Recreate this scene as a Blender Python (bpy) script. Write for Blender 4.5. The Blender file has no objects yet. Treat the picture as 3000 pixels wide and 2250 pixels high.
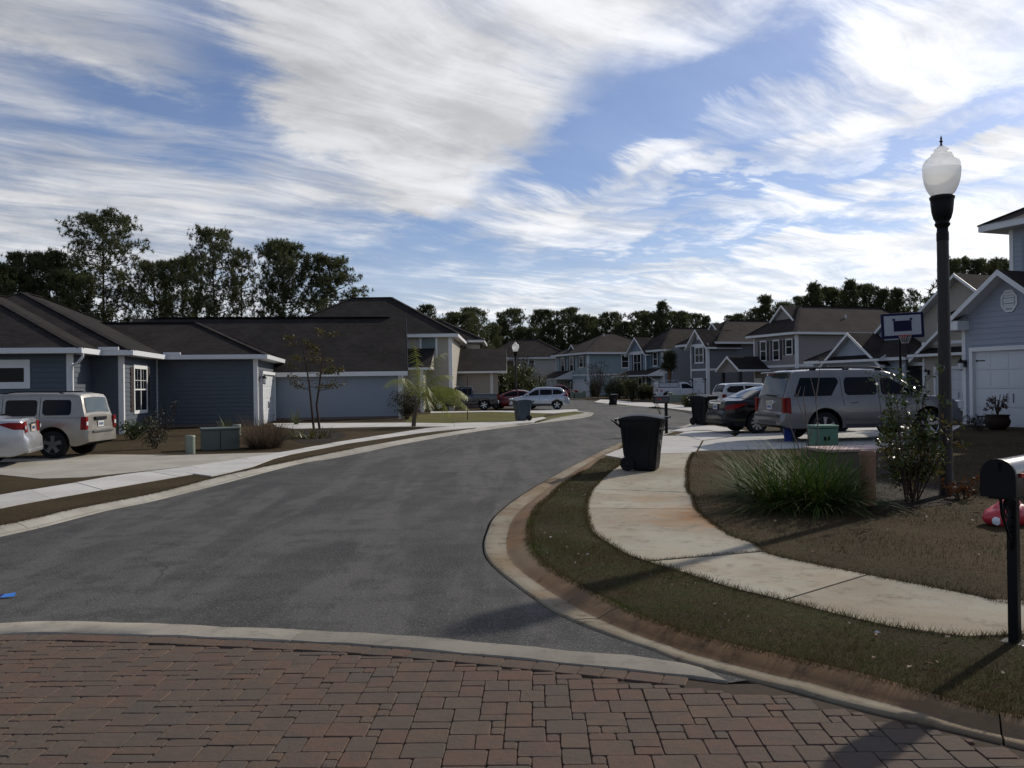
import bpy, bmesh, math, random
import numpy as np
from mathutils import Vector, Matrix
from mathutils.geometry import tessellate_polygon
random.seed(7); RNG = np.random.default_rng(7)
R = math.radians
sc = bpy.context.scene
COL = sc.collection

# ------------------------------------------------------------------ camera
EYE, FPX, ROLL, PITCH = 1.75, 2450.0, 0.014, math.atan(6/2450.0)
cam_d = bpy.data.cameras.new('camera'); cam = bpy.data.objects.new('camera', cam_d); COL.objects.link(cam)
cam_d.sensor_width = 36; cam_d.lens = 36*FPX/3000.0; cam_d.clip_end = 3000; cam_d.clip_start = 0.05
_F = Vector((0, math.cos(PITCH), math.sin(PITCH))); _U = Vector((0, -math.sin(PITCH), math.cos(PITCH))); _X = Vector((1, 0, 0))
_r = (_X - ROLL*_U).normalized(); _u = (ROLL*_X + _U).normalized()
M = Matrix((_r, _u, -_F)).transposed().to_4x4(); M.translation = (0, 0, EYE)
cam.matrix_world = M
sc.camera = cam

# ------------------------------------------------------------------ daylight
SUN_EL, SUN_AZ = R(29), math.atan2(0.73, 0.68)      # azimuth measured from +Y (view direction) towards +X
SKY_STRENGTH = 0.062
sun_dir = Vector((math.sin(SUN_AZ)*math.cos(SUN_EL), math.cos(SUN_AZ)*math.cos(SUN_EL), math.sin(SUN_EL)))
sd = bpy.data.lights.new('sun', 'SUN'); sd.energy = 3.3; sd.angle = R(0.9); sd.color = (1.0, 0.92, 0.80)
so = bpy.data.objects.new('sun', sd); COL.objects.link(so)
so.rotation_euler = sun_dir.to_track_quat('Z', 'Y').to_euler(); so.location = (0, 0, 60)
sc.view_settings.view_transform = 'Standard'; sc.view_settings.look = 'None'
sc.view_settings.exposure = 0.14; sc.view_settings.gamma = 1.0; sc.view_settings.use_curve_mapping = False
sc.cycles.max_bounces = 5; sc.cycles.transparent_max_bounces = 8

world = bpy.data.worlds.new('World'); sc.world = world; world.use_nodes = True
world.cycles.sampling_method = 'MANUAL'; world.cycles.sample_map_resolution = 512
wt = world.node_tree; wt.nodes.clear()
def WN(t, **kw):
    n = wt.nodes.new(t)
    for k, v in kw.items(): setattr(n, k, v)
    return n
def _set(nt, sock, v):
    if isinstance(v, bpy.types.NodeSocket): nt.links.new(v, sock)
    else: sock.default_value = v
def mth(nt, op, a, b=None, c=None, clamp=False):
    n = nt.nodes.new('ShaderNodeMath'); n.operation = op; n.use_clamp = clamp
    _set(nt, n.inputs[0], a)
    if b is not None: _set(nt, n.inputs[1], b)
    if c is not None: _set(nt, n.inputs[2], c)
    return n.outputs[0]
def maprange(nt, v, a, b, c=0.0, d=1.0, smooth=True):
    n = nt.nodes.new('ShaderNodeMapRange'); n.interpolation_type = 'SMOOTHSTEP' if smooth else 'LINEAR'
    _set(nt, n.inputs[0], v); n.inputs[1].default_value = a; n.inputs[2].default_value = b
    n.inputs[3].default_value = c; n.inputs[4].default_value = d
    return n.outputs[0]
def noise(nt, vec, scale, detail=4, rough=0.55, dist=0.0):
    n = nt.nodes.new('ShaderNodeTexNoise')
    if vec is not None: nt.links.new(vec, n.inputs['Vector'])
    n.inputs['Scale'].default_value = scale; n.inputs['Detail'].default_value = detail
    n.inputs['Roughness'].default_value = rough; n.inputs['Distortion'].default_value = dist
    return n.outputs['Fac']
def mixc(nt, f, a, b, mode='MIX'):
    n = nt.nodes.new('ShaderNodeMix'); n.data_type = 'RGBA'; n.blend_type = mode
    _set(nt, n.inputs[0], f)
    for i, v in ((6, a), (7, b)):
        if isinstance(v, bpy.types.NodeSocket): nt.links.new(v, n.inputs[i])
        else: n.inputs[i].default_value = (*v[:3], 1)
    return n.outputs[2]

sky = WN('ShaderNodeTexSky'); sky.sky_type = 'NISHITA'; sky.sun_disc = False
sky.sun_elevation = SUN_EL; sky.sun_rotation = SUN_AZ; sky.air_density = 1.0; sky.dust_density = 0.6; sky.ozone_density = 2.5
tc = WN('ShaderNodeTexCoord'); sep = WN('ShaderNodeSeparateXYZ'); wt.links.new(tc.outputs['Generated'], sep.inputs[0])
dx, dy, dz = sep.outputs
az = mth(wt, 'ARCTAN2', dx, dy); el = mth(wt, 'ARCSINE', dz)
zc = mth(wt, 'ADD', mth(wt, 'MAXIMUM', dz, 0.0), 0.09)
pxc = mth(wt, 'DIVIDE', dx, zc); pyc = mth(wt, 'DIVIDE', dy, zc)
def comb(x, y, z=0.0):
    n = WN('ShaderNodeCombineXYZ'); _set(wt, n.inputs[0], x); _set(wt, n.inputs[1], y); _set(wt, n.inputs[2], z); return n.outputs[0]
plane = comb(pxc, pyc)
# wisps: cloud plane stretched along one wind direction
wa = R(52)
al = mth(wt, 'ADD', mth(wt, 'MULTIPLY', pxc, math.sin(wa)), mth(wt, 'MULTIPLY', pyc, math.cos(wa)))
ac = mth(wt, 'SUBTRACT', mth(wt, 'MULTIPLY', pxc, math.cos(wa)), mth(wt, 'MULTIPLY', pyc, math.sin(wa)))
warp = mth(wt, 'MULTIPLY', mth(wt, 'SUBTRACT', noise(wt, plane, 0.45, 3), 0.5), 1.1)
ac2 = mth(wt, 'ADD', ac, warp)
streak = noise(wt, comb(mth(wt, 'MULTIPLY', al, 0.30), ac2, 3.1), 1.5, 9, 0.62, 0.3)
streak2 = noise(wt, comb(mth(wt, 'MULTIPLY', al, 0.20), ac2, 9.7), 4.2, 10, 0.66, 0.22)
puff = noise(wt, plane, 2.2, 10, 0.62, 0.15)
# azimuth/elevation coordinates warped so that the cloud banks get torn, combed edges
wz = mth(wt, 'MULTIPLY', mth(wt, 'SUBTRACT', puff, 0.5), 0.16)
wz2 = mth(wt, 'MULTIPLY', mth(wt, 'SUBTRACT', streak2, 0.5), 0.16)
azw = mth(wt, 'ADD', az, mth(wt, 'ADD', wz, wz2)); elw = mth(wt, 'ADD', el, mth(wt, 'SUBTRACT', wz, mth(wt, 'MULTIPLY', wz2, 0.4)))
def bank(px, py, rx, ry, ang, w):
    """soft elliptical cloud bank; centre given as direction, radii in radians, ang = tilt"""
    a0 = math.atan((px-1500)/FPX); e0 = math.atan((1131-py)/FPX*math.cos(a0))
    c, s = math.cos(R(ang)), math.sin(R(ang))
    u = mth(wt, 'SUBTRACT', azw, a0); v = mth(wt, 'SUBTRACT', elw, e0)
    p = mth(wt, 'MULTIPLY', mth(wt, 'ADD', mth(wt, 'MULTIPLY', u, c), mth(wt, 'MULTIPLY', v, s)), FPX/rx)
    q = mth(wt, 'MULTIPLY', mth(wt, 'SUBTRACT', mth(wt, 'MULTIPLY', v, c), mth(wt, 'MULTIPLY', u, s)), FPX/ry)
    r2 = mth(wt, 'ADD', mth(wt, 'MULTIPLY', p, p), mth(wt, 'MULTIPLY', q, q))
    return mth(wt, 'MULTIPLY', mth(wt, 'POWER', 2.718, mth(wt, 'MULTIPLY', r2, -1.0)), w)
banks = [(900, 80, 380, 300, 0, .55), (900, 300, 330, 110, -28, .35), (1300, 150, 330, 330, 25, .45), (1330, 430, 320, 130, 32, .42), (1800, 40, 560, 150, 18, .40), (1550, 320, 420, 60, 35, .20),
         (120, 90, 330, 130, -8, .60), (2800, 120, 380, 150, 22, .42), (2420, 410, 620, 65, 9, .42), (1950, 430, 230, 40, 25, .35), (1780, 560, 330, 45, 18, .35),
         (2350, 600, 700, 28, 8, .34), (1750, 640, 420, 38, 10, .34), (2500, 770, 900, 70, 4, .34), (2850, 520, 260, 70, 12, .35),
         (200, 680, 800, 200, -4, .42), (300, 480, 620, 90, -8, .22), (2750, 680, 350, 160, 10, .38), (1700, 800, 800, 36, 3, .22), (1900, 900, 700, 40, 2, .25),
         (1420, 890, 200, 30, 5, .36), (1190, 600, 70, 30, 0, .35), (1010, 745, 40, 12, 0, .3), (1500, 1020, 900, 40, 0, .25), (2500, 930, 700, 60, 3, .3),
         (620, 110, 120, 200, 12, -.55), (330, 260, 260, 60, -10, -.35), (480, 330, 330, 80, -18, -.25), (1000, 470, 330, 60, -14, -.28),
         (2150, 250, 430, 60, 22, -.75), (1650, 440, 300, 40, 30, -.35), (2900, 300, 240, 32, 14, -.55), (1150, 700, 240, 90, 0, -.35),
         (1150, 860, 330, 90, 0, -.60), (2500, 500, 700, 14, 8, -.35), (2750, 590, 400, 16, 8, -.35), (1850, 830, 300, 20, 2, -.3), (2050, 480, 500, 22, 14, -.35), (2300, 540, 600, 16, 7, -.28), (2300, 690, 600, 20, 5, -.28), (1800, 750, 300, 20, 3, -.25), (1650, 920, 150, 14, 0, -.3)]
acc = None
for b in banks:
    v = bank(*b); acc = v if acc is None else mth(wt, 'ADD', acc, v)
tex = mth(wt, 'ADD', mth(wt, 'MULTIPLY', streak, 0.95), mth(wt, 'ADD', mth(wt, 'MULTIPLY', streak2, 0.95), mth(wt, 'MULTIPLY', puff, 0.45)))
dens = mth(wt, 'ADD', tex, mth(wt, 'MULTIPLY', acc, 0.68))
cov = maprange(wt, dens, 0.98, 1.66, 0.10, 1.0)
horizon = maprange(wt, el, 0.0, 0.20, 0.62, 0.0)
cov = mth(wt, 'SUBTRACT', 1.0, mth(wt, 'MULTIPLY', mth(wt, 'SUBTRACT', 1.0, cov), mth(wt, 'SUBTRACT', 1.0, horizon)), clamp=True)
# glow of the veil around the sun
sunv = WN('ShaderNodeCombineXYZ'); [sunv.inputs[i].__setattr__('default_value', sun_dir[i]) for i in range(3)]
dt = WN('ShaderNodeVectorMath', operation='DOT_PRODUCT'); wt.links.new(tc.outputs['Generated'], dt.inputs[0]); wt.links.new(sunv.outputs[0], dt.inputs[1])
glow = mth(wt, 'POWER', mth(wt, 'MAXIMUM', dt.outputs['Value'], 0.0), 3.5)
CLOUD = 1.0/SKY_STRENGTH
bright = mth(wt, 'ADD', 0.53*CLOUD, mth(wt, 'MULTIPLY', glow, 0.50*CLOUD))
thick = maprange(wt, mth(wt, 'ADD', mth(wt, 'MULTIPLY', puff, .5), mth(wt, 'MULTIPLY', streak2, .5)), 0.36, 0.64, 0.76, 1.20)
bright = mth(wt, 'MULTIPLY', bright, thick)
bright = mth(wt, 'MULTIPLY', bright, maprange(wt, el, 0.02, 0.32, 1.30, 1.0))
cl = WN('ShaderNodeVectorMath', operation='SCALE'); cl.inputs[0].default_value = (0.97, 0.982, 1.015); wt.links.new(bright, cl.inputs[3])
tint = mixc(wt, 1.0, sky.outputs[0], (1.00, 1.10, 1.38), 'MULTIPLY')
mx = mixc(wt, cov, tint, cl.outputs[0])
bg = WN('ShaderNodeBackground'); bg.inputs['Strength'].default_value = SKY_STRENGTH
wt.links.new(mx, bg.inputs[0]); wo = WN('ShaderNodeOutputWorld'); wt.links.new(bg.outputs[0], wo.inputs[0])

# ------------------------------------------------------------------ helpers
def ray(px, py):
    u, v = px-1500.0, py-1125.0
    d = _X*(u-ROLL*v) + _U*(-ROLL*u-v) + _F*FPX
    return d
def G(px, py, z=0.0):
    d = ray(px, py); t = (z-EYE)/d.z
    return Vector((d.x*t, d.y*t, z))
def P(px, py, Y):
    d = ray(px, py); t = Y/d.y
    return Vector((d.x*t, Y, EYE+d.z*t))
def tag(o, label=None, cat=None, group=None, kind=None):
    if label: o['label'] = label
    if cat: o['category'] = cat
    if group: o['group'] = group
    if kind: o['kind'] = kind
    return o
def empty(name, loc=(0, 0, 0), rz=0.0, label=None, cat=None, group=None, kind=None, parent=None, scale=1.0):
    o = bpy.data.objects.new(name, None); COL.objects.link(o); o.empty_display_size = .2
    o.location = loc; o.rotation_euler = (0, 0, rz); o.scale = (scale,)*3
    if parent: o.parent = parent
    return tag(o, label, cat, group, kind)
def link(name, me, parent=None, loc=None, rz=None):
    o = bpy.data.objects.new(name, me); COL.objects.link(o)
    if parent: o.parent = parent
    if loc is not None: o.location = loc
    if rz is not None: o.rotation_euler = (0, 0, rz)
    return o
def copy_tree(o, parent=None):
    c = o.copy(); COL.objects.link(c); c.parent = parent
    for ch in list(o.children): copy_tree(ch, c)
    return c

class MB:
    """collects shapes, builds one mesh object"""
    def __init__(s): s.v = []; s.f = []; s.m = []; s.uv = {}; s.mi = 0
    def add(s, vs, fs, mi=None):
        b = len(s.v); s.v += [tuple(v) for v in vs]
        for f in fs: s.f.append([b+i for i in f]); s.m.append(s.mi if mi is None else mi)
        return b
    def box(s, c, size, rz=0.0, mi=None, rot=None):
        hx, hy, hz = size[0]/2, size[1]/2, size[2]/2
        cs, sn = math.cos(rz), math.sin(rz)
        vs = []
        for z in (-hz, hz):
            for x, y in ((-hx, -hy), (hx, -hy), (hx, hy), (-hx, hy)):
                p = Vector((x*cs-y*sn, x*sn+y*cs, z))
                if rot is not None: p = rot @ Vector((x, y, z))
                vs.append(p+Vector(c))
        s.add(vs, [(3, 2, 1, 0), (4, 5, 6, 7), (0, 1, 5, 4), (1, 2, 6, 5), (2, 3, 7, 6), (3, 0, 4, 7)], mi); return s
    def bar(s, a, b, w, h=None, up=(0, 0, 1), mi=None):
        a, b = Vector(a), Vector(b); h = h or w
        d = b-a; L = d.length
        if L < 1e-6: return s
        d.normalize(); up = Vector(up)
        if abs(d.dot(up)) > .99: up = Vector((1, 0, 0))
        sx = d.cross(up).normalized(); sy = sx.cross(d).normalized()
        vs = [p+sx*i*w/2+sy*j*h/2 for p in (a, b) for i, j in ((-1, -1), (1, -1), (1, 1), (-1, 1))]
        s.add(vs, [(0, 1, 2, 3), (7, 6, 5, 4), (0, 4, 5, 1), (1, 5, 6, 2), (2, 6, 7, 3), (3, 7, 4, 0)], mi); return s
    def tube(s, pts, rad, n=8, cap=True, mi=None):
        pts = [Vector(p) for p in pts]
        if not hasattr(rad, '__len__'): rad = [rad]*len(pts)
        rings = []; ref = None
        for i, p in enumerate(pts):
            d = (pts[min(i+1, len(pts)-1)]-pts[max(i-1, 0)]).normalized()
            if ref is None: ref = Vector((1, 0, 0)) if abs(d.x) < .9 else Vector((0, 1, 0))
            sx = (ref-d*ref.dot(d)).normalized(); sy = d.cross(sx); ref = sx
            rings.append([p+(sx*math.cos(2*math.pi*k/n)+sy*math.sin(2*math.pi*k/n))*rad[i] for k in range(n)])
        fs = []
        for i in range(len(pts)-1):
            for k in range(n):
                k2 = (k+1) % n; fs.append((i*n+k, i*n+k2, (i+1)*n+k2, (i+1)*n+k))
        if cap:
            fs.append(tuple(range(n-1, -1, -1))); fs.append(tuple((len(pts)-1)*n+k for k in range(n)))
        s.add([v for r in rings for v in r], fs, mi); return s
    def lathe(s, prof, n=24, c=(0, 0, 0), axis='z', mi=None, caps=True):
        vs = []
        for r, z in prof:
            for k in range(n):
                a = 2*math.pi*k/n
                if axis == 'z': vs.append((c[0]+r*math.cos(a), c[1]+r*math.sin(a), c[2]+z))
                elif axis == 'y': vs.append((c[0]+r*math.cos(a), c[1]-z, c[2]+r*math.sin(a)))
                else: vs.append((c[0]+z, c[1]+r*math.cos(a), c[2]+r*math.sin(a)))
        fs = []
        for i in range(len(prof)-1):
            for k in range(n):
                k2 = (k+1) % n; fs.append((i*n+k, i*n+k2, (i+1)*n+k2, (i+1)*n+k))
        if caps:
            if prof[0][0] > 1e-5: fs.append(tuple(range(n-1, -1, -1)))
            if prof[-1][0] > 1e-5: fs.append(tuple((len(prof)-1)*n+k for k in range(n)))
        s.add(vs, fs, mi); return s
    def poly(s, pts, mi=None):
        pts = [Vector(p) for p in pts]
        tris = tessellate_polygon([pts])
        s.add(pts, [tuple(t) for t in tris], mi); return s
    def prism(s, pts, z0, z1, mi=None, mi_side=None):
        """horizontal polygon outline extruded from z0 to z1"""
        n = len(pts); p2 = [Vector((p[0], p[1], 0)) for p in pts]
        area = sum(p2[i].x*p2[(i+1) % n].y-p2[(i+1) % n].x*p2[i].y for i in range(n))
        if area < 0: p2.reverse()
        tris = tessellate_polygon([p2]); top = [(p.x, p.y, z1) for p in p2]; bot = [(p.x, p.y, z0) for p in p2]
        fs = []
        for t in tris:
            a, b, c = [p2[i] for i in t]
            if (b-a).cross(c-a).z < 0: t = (t[0], t[2], t[1])
            fs.append(tuple(t))
        b0 = s.add(top, fs, mi)
        s.add(bot+top, [(i, (i+1) % n, n+(i+1) % n, n+i) for i in range(n)], mi if mi_side is None else mi_side)
        return s
    def mesh(s, name, mats=None, smooth=None):
        me = bpy.data.meshes.new(name); me.from_pydata(s.v, [], s.f)
        if mats is not None:
            for m in (mats if isinstance(mats, (list, tuple)) else [mats]): me.materials.append(m)
        if any(s.m): me.polygons.foreach_set('material_index', s.m)
        if smooth is not None:
            me.polygons.foreach_set('use_smooth', [True]*len(me.polygons))
            if smooth < 180: me.set_sharp_from_angle(angle=R(smooth))
        me.update(); return me
    def build(s, name, mats=None, parent=None, smooth=None, bevel=None, loc=None, rz=None, label=None, cat=None, group=None, kind=None):
        me = s.mesh(name, mats, smooth)
        if bevel:
            bm = bmesh.new(); bm.from_mesh(me); bmesh.ops.remove_doubles(bm, verts=bm.verts, dist=1e-5)
            es = [e for e in bm.edges if len(e.link_faces) == 2 and e.calc_face_angle(0) > R(25)]
            bmesh.ops.bevel(bm, geom=es, offset=bevel, segments=2, affect='EDGES', profile=.6, clamp_overlap=True)
            bm.to_mesh(me); bm.free()
        o = link(name, me, parent, loc, rz)
        return tag(o, label, cat, group, kind)

def smooth_line(pts, per=6):
    """Catmull-Rom through 2D/3D points"""
    pts = [Vector(p) for p in pts]; out = []
    n = len(pts)
    for i in range(n-1):
        p0, p1, p2, p3 = pts[max(i-1, 0)], pts[i], pts[i+1], pts[min(i+2, n-1)]
        for k in range(per):
            t = k/per
            out.append(0.5*((2*p1)+(p2-p0)*t+(2*p0-5*p1+4*p2-p3)*t*t+(3*p1-p0-3*p2+p3)*t**3))
    out.append(pts[-1]); return out
def resample(pts, n):
    L = [0.0]
    for a, b in zip(pts[:-1], pts[1:]): L.append(L[-1]+(b-a).length)
    out = []; j = 0
    for i in range(n):
        t = L[-1]*i/(n-1)
        while j < len(L)-2 and L[j+1] < t: j += 1
        s = (t-L[j])/max(L[j+1]-L[j], 1e-9); out.append(pts[j].lerp(pts[j+1], min(max(s, 0), 1)))
    return out
def inpoly(x, y, poly):
    """numpy point in polygon"""
    r = np.zeros(x.shape, bool); n = len(poly)
    for i in range(n):
        x1, y1 = poly[i][0], poly[i][1]; x2, y2 = poly[(i+1) % n][0], poly[(i+1) % n][1]
        if y1 == y2: continue
        c = ((y1 > y) != (y2 > y)) & (x < (x2-x1)*(y-y1)/(y2-y1)+x1); r ^= c
    return r

# ------------------------------------------------------------------ materials
MATS = {}
def nmat(name):
    m = bpy.data.materials.new(name); m.use_nodes = True; nt = m.node_tree
    b = nt.nodes['Principled BSDF']; MATS[name] = m
    return m, nt, b
def objvec(nt, kind='Object'):
    return nt.nodes.new('ShaderNodeTexCoord').outputs[kind]
def geopos(nt): return nt.nodes.new('ShaderNodeNewGeometry').outputs['Position']
def bump(nt, b, h, dist=0.01, strength=1.0):
    n = nt.nodes.new('ShaderNodeBump'); n.inputs['Distance'].default_value = dist; n.inputs['Strength'].default_value = strength
    nt.links.new(h, n.inputs['Height']); nt.links.new(n.outputs[0], b.inputs['Normal'])
def simple(name, col, rough=.6, metal=0.0, var=0.12, scale=3.0, coat=0.0, bmp=0.0, bscale=60, spec=None, trans=0.0):
    if name in MATS: return MATS[name]
    m, nt, b = nmat(name); v = geopos(nt)
    f = noise(nt, v, scale, 5, .6)
    lo = tuple(c*(1-var) for c in col); hi = tuple(min(c*(1+var), 1) for c in col)
    nt.links.new(mixc(nt, f, lo, hi), b.inputs['Base Color'])
    b.inputs['Roughness'].default_value = rough; b.inputs['Metallic'].default_value = metal
    b.inputs['Coat Weight'].default_value = coat; b.inputs['Coat Roughness'].default_value = .06
    if spec is None and rough >= .8: spec = .15
    if spec is not None: b.inputs['Specular IOR Level'].default_value = spec
    if bmp: bump(nt, b, noise(nt, v, bscale, 4), bmp)
    if trans: b.inputs['Transmission Weight'].default_value = trans
    return m
def asphalt():
    m, nt, b = nmat('asphalt'); v = geopos(nt)
    big = noise(nt, v, .35, 5, .6); mid = noise(nt, v, 2.2, 5, .65); fine = noise(nt, v, 55, 3, .75)
    mp_ = nt.nodes.new('ShaderNodeMapping'); nt.links.new(v, mp_.inputs[0]); mp_.inputs['Rotation'].default_value = (0, 0, .12); mp_.inputs['Scale'].default_value = (1.5, .22, 1)
    lane = noise(nt, mp_.outputs[0], .8, 4, .6, .5)
    c = mixc(nt, maprange(nt, big, .38, .62), (.038, .0375, .037), (.068, .066, .062))
    c = mixc(nt, maprange(nt, lane, .44, .58, 0, .75), c, (.098, .094, .086))
    c = mixc(nt, maprange(nt, mid, .46, .64, 0, .6), c, (.032, .031, .030))
    c = mixc(nt, maprange(nt, fine, .53, .66, 0, .75), c, (.17, .165, .155))
    c = mixc(nt, maprange(nt, fine, .30, .47, .65, 0), c, (.018, .018, .019))
    vo = nt.nodes.new('ShaderNodeTexVoronoi'); vo.feature = 'DISTANCE_TO_EDGE'; vo.inputs['Scale'].default_value = .23
    wv = nt.nodes.new('ShaderNodeVectorMath'); wv.operation = 'ADD'
    nz = nt.nodes.new('ShaderNodeTexNoise'); nz.inputs['Scale'].default_value = 1.3; nt.links.new(v, nz.inputs['Vector']); nz.inputs['Detail'].default_value = 6
    nt.links.new(v, wv.inputs[0]); nt.links.new(nz.outputs['Color'], wv.inputs[1]); nt.links.new(wv.outputs[0], vo.inputs['Vector'])
    crack = mth(nt, 'MULTIPLY', maprange(nt, vo.outputs['Distance'], .0, .006, 1, 0), maprange(nt, noise(nt, v, .3, 2), .5, .62, 0, .6))
    c = mixc(nt, crack, c, (.02, .02, .02))
    nt.links.new(c, b.inputs['Base Color']); b.inputs['Roughness'].default_value = .88; b.inputs['Specular IOR Level'].default_value = .22
    bump(nt, b, fine, .006); return m
def concrete(name, base=(.42, .39, .345), stain=(.30, .255, .20), rust=0.0, rustc=(.23, .11, .045), dirt=.4, spots=None):
    m, nt, b = nmat(name); v = geopos(nt)
    big = noise(nt, v, .9, 6, .65, .4); mid = noise(nt, v, 5, 6, .7); fine = noise(nt, v, 140, 3, .7)
    c = mixc(nt, maprange(nt, big, .38, .66), base, stain)
    c = mixc(nt, maprange(nt, mid, .5, .72, 0, dirt), c, tuple(x*.45 for x in stain))
    if rust:
        rn = noise(nt, v, .55, 5, .6, .6)
        c = mixc(nt, maprange(nt, rn, .42, .62, 0, rust), c, rustc)
    if spots:
        for (sx, sy, sr, scol, sw) in spots:      # stains where they lie on the slab
            ds = nt.nodes.new('ShaderNodeVectorMath'); ds.operation = 'DISTANCE'; nt.links.new(v, ds.inputs[0]); ds.inputs[1].default_value = (sx, sy, .06)
            c = mixc(nt, mth(nt, 'MULTIPLY', maprange(nt, mth(nt, 'ADD', ds.outputs['Value'], mth(nt, 'MULTIPLY', mid, sr*1.2)), sr*1.5, sr*.7, 0, sw), .9), c, scol)
    c = mixc(nt, maprange(nt, fine, .3, .7, 0, .35), c, mixc(nt, .5, c, (0, 0, 0)))
    oi = nt.nodes.new('ShaderNodeObjectInfo')
    hs = nt.nodes.new('ShaderNodeHueSaturation'); nt.links.new(c, hs.inputs['Color'])
    nt.links.new(maprange(nt, oi.outputs['Random'], 0, 1, .86, 1.1, False), hs.inputs['Value'])
    nt.links.new(hs.outputs[0], b.inputs['Base Color']); b.inputs['Roughness'].default_value = .92; b.inputs['Specular IOR Level'].default_value = .15
    bump(nt, b, mth(nt, 'ADD', mth(nt, 'MULTIPLY', mid, 1.5), fine), .004); return m
def lawn_mat(name, a, bcol, c3, green_lo=.5):
    m, nt, b = nmat(name); v = geopos(nt)
    n1 = noise(nt, v, .45, 6, .65, .3); n2 = noise(nt, v, 3.5, 6, .7); n3 = noise(nt, v, 45, 4, .75)
    c = mixc(nt, maprange(nt, n1, .40, .62), a, bcol)
    c = mixc(nt, maprange(nt, n2, green_lo, green_lo+.17, 0, .7), c, c3)
    c = mixc(nt, maprange(nt, n3, .36, .62, .65, 0), c, tuple(x*.3 for x in a))
    c = mixc(nt, maprange(nt, n3, .62, .75, 0, .55), c, tuple(min(x*2.0, 1) for x in a))
    nt.links.new(c, b.inputs['Base Color']); b.inputs['Roughness'].default_value = 1.0; b.inputs['Specular IOR Level'].default_value = .1
    bump(nt, b, mth(nt, 'ADD', n3, mth(nt, 'MULTIPLY', n2, 1.5)), .03); return m
def shingle(name, a, bcol):
    m, nt, b = nmat(name)
    uv = nt.nodes.new('ShaderNodeUVMap').outputs[0]
    br = nt.nodes.new('ShaderNodeTexBrick'); nt.links.new(uv, br.inputs['Vector']); br.offset = .37; br.offset_frequency = 2
    br.inputs['Scale'].default_value = 1.0; br.inputs['Brick Width'].default_value = .24; br.inputs['Row Height'].default_value = .145
    br.inputs['Mortar Size'].default_value = .006; br.inputs['Mortar Smooth'].default_value = .1
    br.inputs['Color1'].default_value = (*a, 1); br.inputs['Color2'].default_value = (*bcol, 1); br.inputs['Mortar'].default_value = (*[x*.35 for x in a], 1)
    v = geopos(nt)
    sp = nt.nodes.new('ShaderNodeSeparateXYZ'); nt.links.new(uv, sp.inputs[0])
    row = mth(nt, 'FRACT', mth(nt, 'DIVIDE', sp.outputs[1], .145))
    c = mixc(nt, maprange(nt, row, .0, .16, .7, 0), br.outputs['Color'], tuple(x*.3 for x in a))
    c = mixc(nt, maprange(nt, noise(nt, v, .7, 5, .6), .4, .65, 0, .4), c, tuple(x*1.5 for x in bcol))
    c = mixc(nt, maprange(nt, noise(nt, v, 40, 2, .6), .4, .65, 0, .4), c, tuple(x*.5 for x in a))
    nt.links.new(c, b.inputs['Base Color']); b.inputs['Roughness'].default_value = 1.0; b.inputs['Specular IOR Level'].default_value = .08
    bump(nt, b, mth(nt, 'SUBTRACT', 1.0, row), .012, .8); return m
def brickmat():
    m, nt, b = nmat('clay_paver'); v = geopos(nt)
    oi = nt.nodes.new('ShaderNodeObjectInfo'); at = nt.nodes.new('ShaderNodeAttribute'); at.attribute_name = 'bid'
    r = mth(nt, 'FRACT', mth(nt, 'ADD', mth(nt, 'MULTIPLY', oi.outputs['Random'], 7.31), at.outputs['Fac']))
    cr = nt.nodes.new('ShaderNodeValToRGB'); nt.links.new(r, cr.inputs[0]); cr.color_ramp.interpolation = 'CONSTANT'
    cols = [(0.133, 0.089, 0.065), (0.129, 0.089, 0.066), (0.136, 0.095, 0.069), (0.123, 0.086, 0.066), (0.132, 0.086, 0.065), (0.119, 0.089, 0.069), (0.134, 0.096, 0.071), (0.13, 0.083, 0.064), (0.113, 0.087, 0.069), (0.14, 0.087, 0.064)]
    e = cr.color_ramp.elements; e[0].color = (*cols[0], 1); e[1].position = .1; e[1].color = (*cols[1], 1)
    for i in range(2, 10): k = e.new(i/10); k.color = (*cols[i], 1)
    c = cr.outputs[0]
    c = mixc(nt, maprange(nt, noise(nt, v, 6, 5, .7), .38, .68, 0, .7), c, (.092, .076, .062))
    c = mixc(nt, maprange(nt, noise(nt, v, .8, 4, .6), .45, .7, 0, .5), c, (.088, .080, .070))
    f = noise(nt, v, 160, 3, .7)
    c = mixc(nt, maprange(nt, f, .62, .74, 0, .7), c, (.30, .27, .24))
    c = mixc(nt, maprange(nt, f, .3, .45, .5, 0), c, (.03, .025, .022))
    nt.links.new(c, b.inputs['Base Color']); b.inputs['Roughness'].default_value = .92; b.inputs['Specular IOR Level'].default_value = .12
    bump(nt, b, mth(nt, 'ADD', f, mth(nt, 'MULTIPLY', noise(nt, v, 25, 4), 1.2)), .004); return m
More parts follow.
